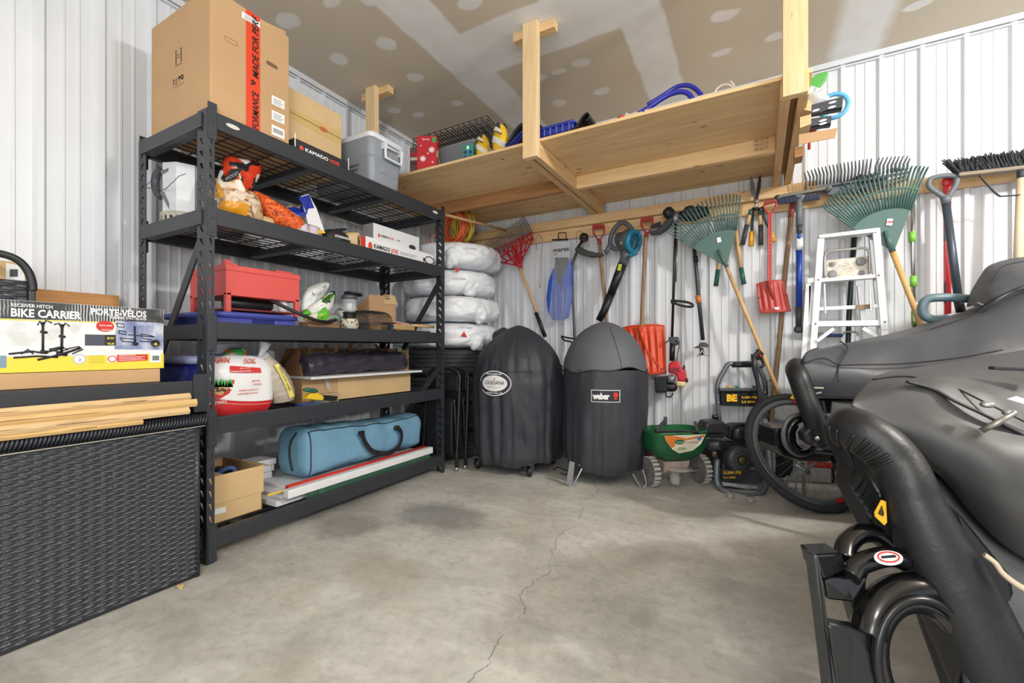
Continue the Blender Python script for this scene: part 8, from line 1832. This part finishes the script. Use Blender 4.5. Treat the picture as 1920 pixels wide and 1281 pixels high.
bp_ = smooth([AF(1584, 806, 1.14), AF(1590, 800, 1.02), AF(1608, 808, .96), AF(1646, 832, .93), AF(1680, 868, .91), AF(1701, 910, .89), AF(1716, 955, .88), AF(1744, 1020, .865), AF(1778, 1088, .85), AF(1832, 1200, .82), AF(1890, 1330, .79)], 7)
rs_ = [.034+.013*min(1, i/12)+.020*min(1, max(0, i-38)/18) for i in range(len(bp_))]
obj('rear_bumper', MB().tube(bp_, rs_, 26), fb, nm_, sub=0)
for k in range(8): i = 12+2*k; c_ = bp_[i]; d = (bp_[i+1]-bp_[i]).normalized(); s_ = d.cross(Z_).normalized(); s_ = -s_ if s_.dot(CAM-c_) < 0 else s_; obj('grip_groove', MB().tube([c_+(d.cross(-RT) .normalized()*0)+(s_*math.cos(a_)+d.cross(s_)*math.sin(a_))*(rs_[i]+.0005) for a_ in [-.1+1.1*j/6 for j in range(7)]], .0035, 6), M('groove', (18, 18, 20), .5), nm_)
# vented side panel
vp = [AF(*p_) for p_ in ((1568, 800, 1.06), (1585, 800, 1.06), (1630, 860, 1.02), (1660, 905, .98), (1668, 960, .94), (1700, 1030, .90), (1690, 1040, .90), (1640, 1000, .93), (1592, 912, 1.0), (1598, 880, 1.02), (1580, 840, 1.05))]
obj('side_panel', MB().prism(vp, FW, .05), fb, nm_, bevel=.006)
for k in range(9):
    a_ = (1600+9.5*k, 906+8*k); b_ = (1612+8*k, 882+9.5*k) if k < 5 else (1630+7*(k-4), 912+20*(k-4))
    if k < 8: obj('vent_slat', MB().bar(AF(1598+9*k, 912+13*k, .93-.005*k), AF(1614+9*k, 888+11*k, .93-.005*k), .010, .012, up=FW), M('slat_dark', (16, 17, 19), .4), nm_)
wt_ = [AF(*p_) for p_ in ((1654, 938, .885), (1662, 941, .885), (1664, 980, .88), (1659, 986, .88), (1642, 970, .885), (1641, 962, .885))]
obj('warning_sticker', MB().prism(wt_, FW, .004), M('warn_yellow', (226, 176, 34), .4), nm_, bevel=.001); obj('warning_symbol', MB().prism([AF(*p_) for p_ in ((1654, 948, .883), (1660, 972, .882), (1647, 964, .883))], FW, .002), M('warn_orange', (60, 48, 20), .5), nm_)
# glossy tow bracket
def plate(name, pts, th, mat, bev=.004, t=nm_): return obj(name, MB().prism([AF(*p_) for p_ in pts], FW, th), mat, t, bevel=bev)
plate('tow_plate_edge', ((1526, 1042, .84), (1534, 1040, .84), (1546, 1100, .83), (1552, 1160, .82), (1556, 1180, .82), (1640, 1400, .78), (1570, 1400, .78), (1552, 1210, .81), (1546, 1180, .82), (1534, 1110, .83)), .03, M('plate_edge', (52, 54, 56), .35), .004)
plate('tow_upper', ((1530, 1041, .84), (1580, 1038, .86), (1590, 1070, .86), (1546, 1088, .84), (1538, 1070, .84)), .05, gl)
plate('tow_web', ((1546, 1088, .84), (1585, 1082, .85), (1620, 1066, .86), (1640, 1058, .86), (1625, 1090, .85), (1625, 1170, .84), (1610, 1180, .84), (1596, 1130, .84), (1552, 1125, .84)), .03, gl)
plate('tow_panel', ((1552, 1170, .82), (1600, 1180, .815), (1640, 1184, .81), (1660, 1150, .81), (1660, 1260, .79), (1680, 1330, .78), (1650, 1400, .77), (1585, 1400, .78), (1560, 1230, .81)), .03, M('tow_satin', (22, 23, 25), .3), .006)
obj('guide_loop', MB().tube(smooth([AF(1582, 1050, .88), AF(1588, 1022, .90), AF(1610, 1002, .91), AF(1640, 1002, .91), AF(1668, 1022, .90), AF(1680, 1040, .89)], 6), .019, 14), gl, nm_)
obj('guide_arch', MB().tube(smooth([AF(1592, 1082, .85), AF(1606, 1062, .86), AF(1640, 1048, .86), AF(1670, 1044, .86), AF(1695, 1052, .86)], 6), .019, 14), gl, nm_)
obj('lower_arch', MB().tube(smooth([AF(1628, 1190, .82), AF(1640, 1150, .83), AF(1672, 1115, .84), AF(1715, 1105, .84), AF(1745, 1110, .84)], 6), .030, 16), gl, nm_)
rc_ = AF(1730, 1245, .80); obj('tow_ring', MB().tube([rc_+RT*.078*math.cos(x)+(Z_*.096+FW*.02)*math.sin(x) for x in [2*math.pi*k/40 for k in range(40)]], .015, 14, True), gl, nm_)
obj('tow_ring_rim', MB().tube([rc_-FW*.012+RT*.092*math.cos(x)+(Z_*.112+FW*.02)*math.sin(x) for x in [2*math.pi*k/40 for k in range(40)]], .008, 10, True), M('tow_satin', (22, 23, 25), .3), nm_)
sc_ = AF(1666, 1047.5, .83)
sk = obj('no_step_sticker', MB().prism(ell(sc_, RT, (Z_*.5+FW*.2), .027, .022, 26), V((0, 0, 1)), .002), white_label, nm_)
obj('sticker_ring', MB().tube([sc_+Z_*.003+RT*.020*math.cos(x)+(Z_*.5+FW*.2)*.016*math.sin(x) for x in [2*math.pi*k/24 for k in range(24)]], .0016, 6, True), red_ink, sk)
obj('sticker_symbol', MB().bar(sc_+Z_*.003-RT*.014, sc_+Z_*.005+RT*.012, .006, .003), black_ink, sk)
for c_, a_, b_ in (((1650, 1025), .006, .02),): pass
obj('beige_strap', MB().tube(smooth([AF(1845, 1040, .80), AF(1866, 1056, .79), AF(1880, 1075, .78), AF(1905, 1095, .77), AF(1940, 1115, .76)], 6), .010, 10, flat=.4), M('strap_beige', (170, 156, 136), .6), nm_)
# body of the machine under the cover
obj('chassis', MB().hexa([AF(1850, 1400, .86), AF(2100, 1500, .74), AF(2800, 1700, .60), AF(2300, 1100, 1.3)], [AF(1690, 830, 1.08), AF(1960, 1010, .90), AF(2700, 1180, .75), AF(2300, 700, 1.28)]), pan, nm_, bevel=.02)
obj('rear_panel', MB().prism([AF(*p_) for p_ in ((1700, 880, .98), (1800, 960, .95), (1900, 1080, .90), (1960, 1400, .86), (1840, 1400, .86), (1770, 1200, .88), (1720, 1000, .93))], FW, .06), pan, nm_, bevel=.01)
obj('track', MB().hexa([AZ(1790, 1500, .0), AZ(2000, 1750, .0), V((1.6, .45, 0)), V((1.6, 1.2, 0))], [AF(1800, 1260, .95), AF(2000, 1400, .85), V((1.6, .45, .35)), V((1.6, 1.2, .35))]), rubber, nm_)
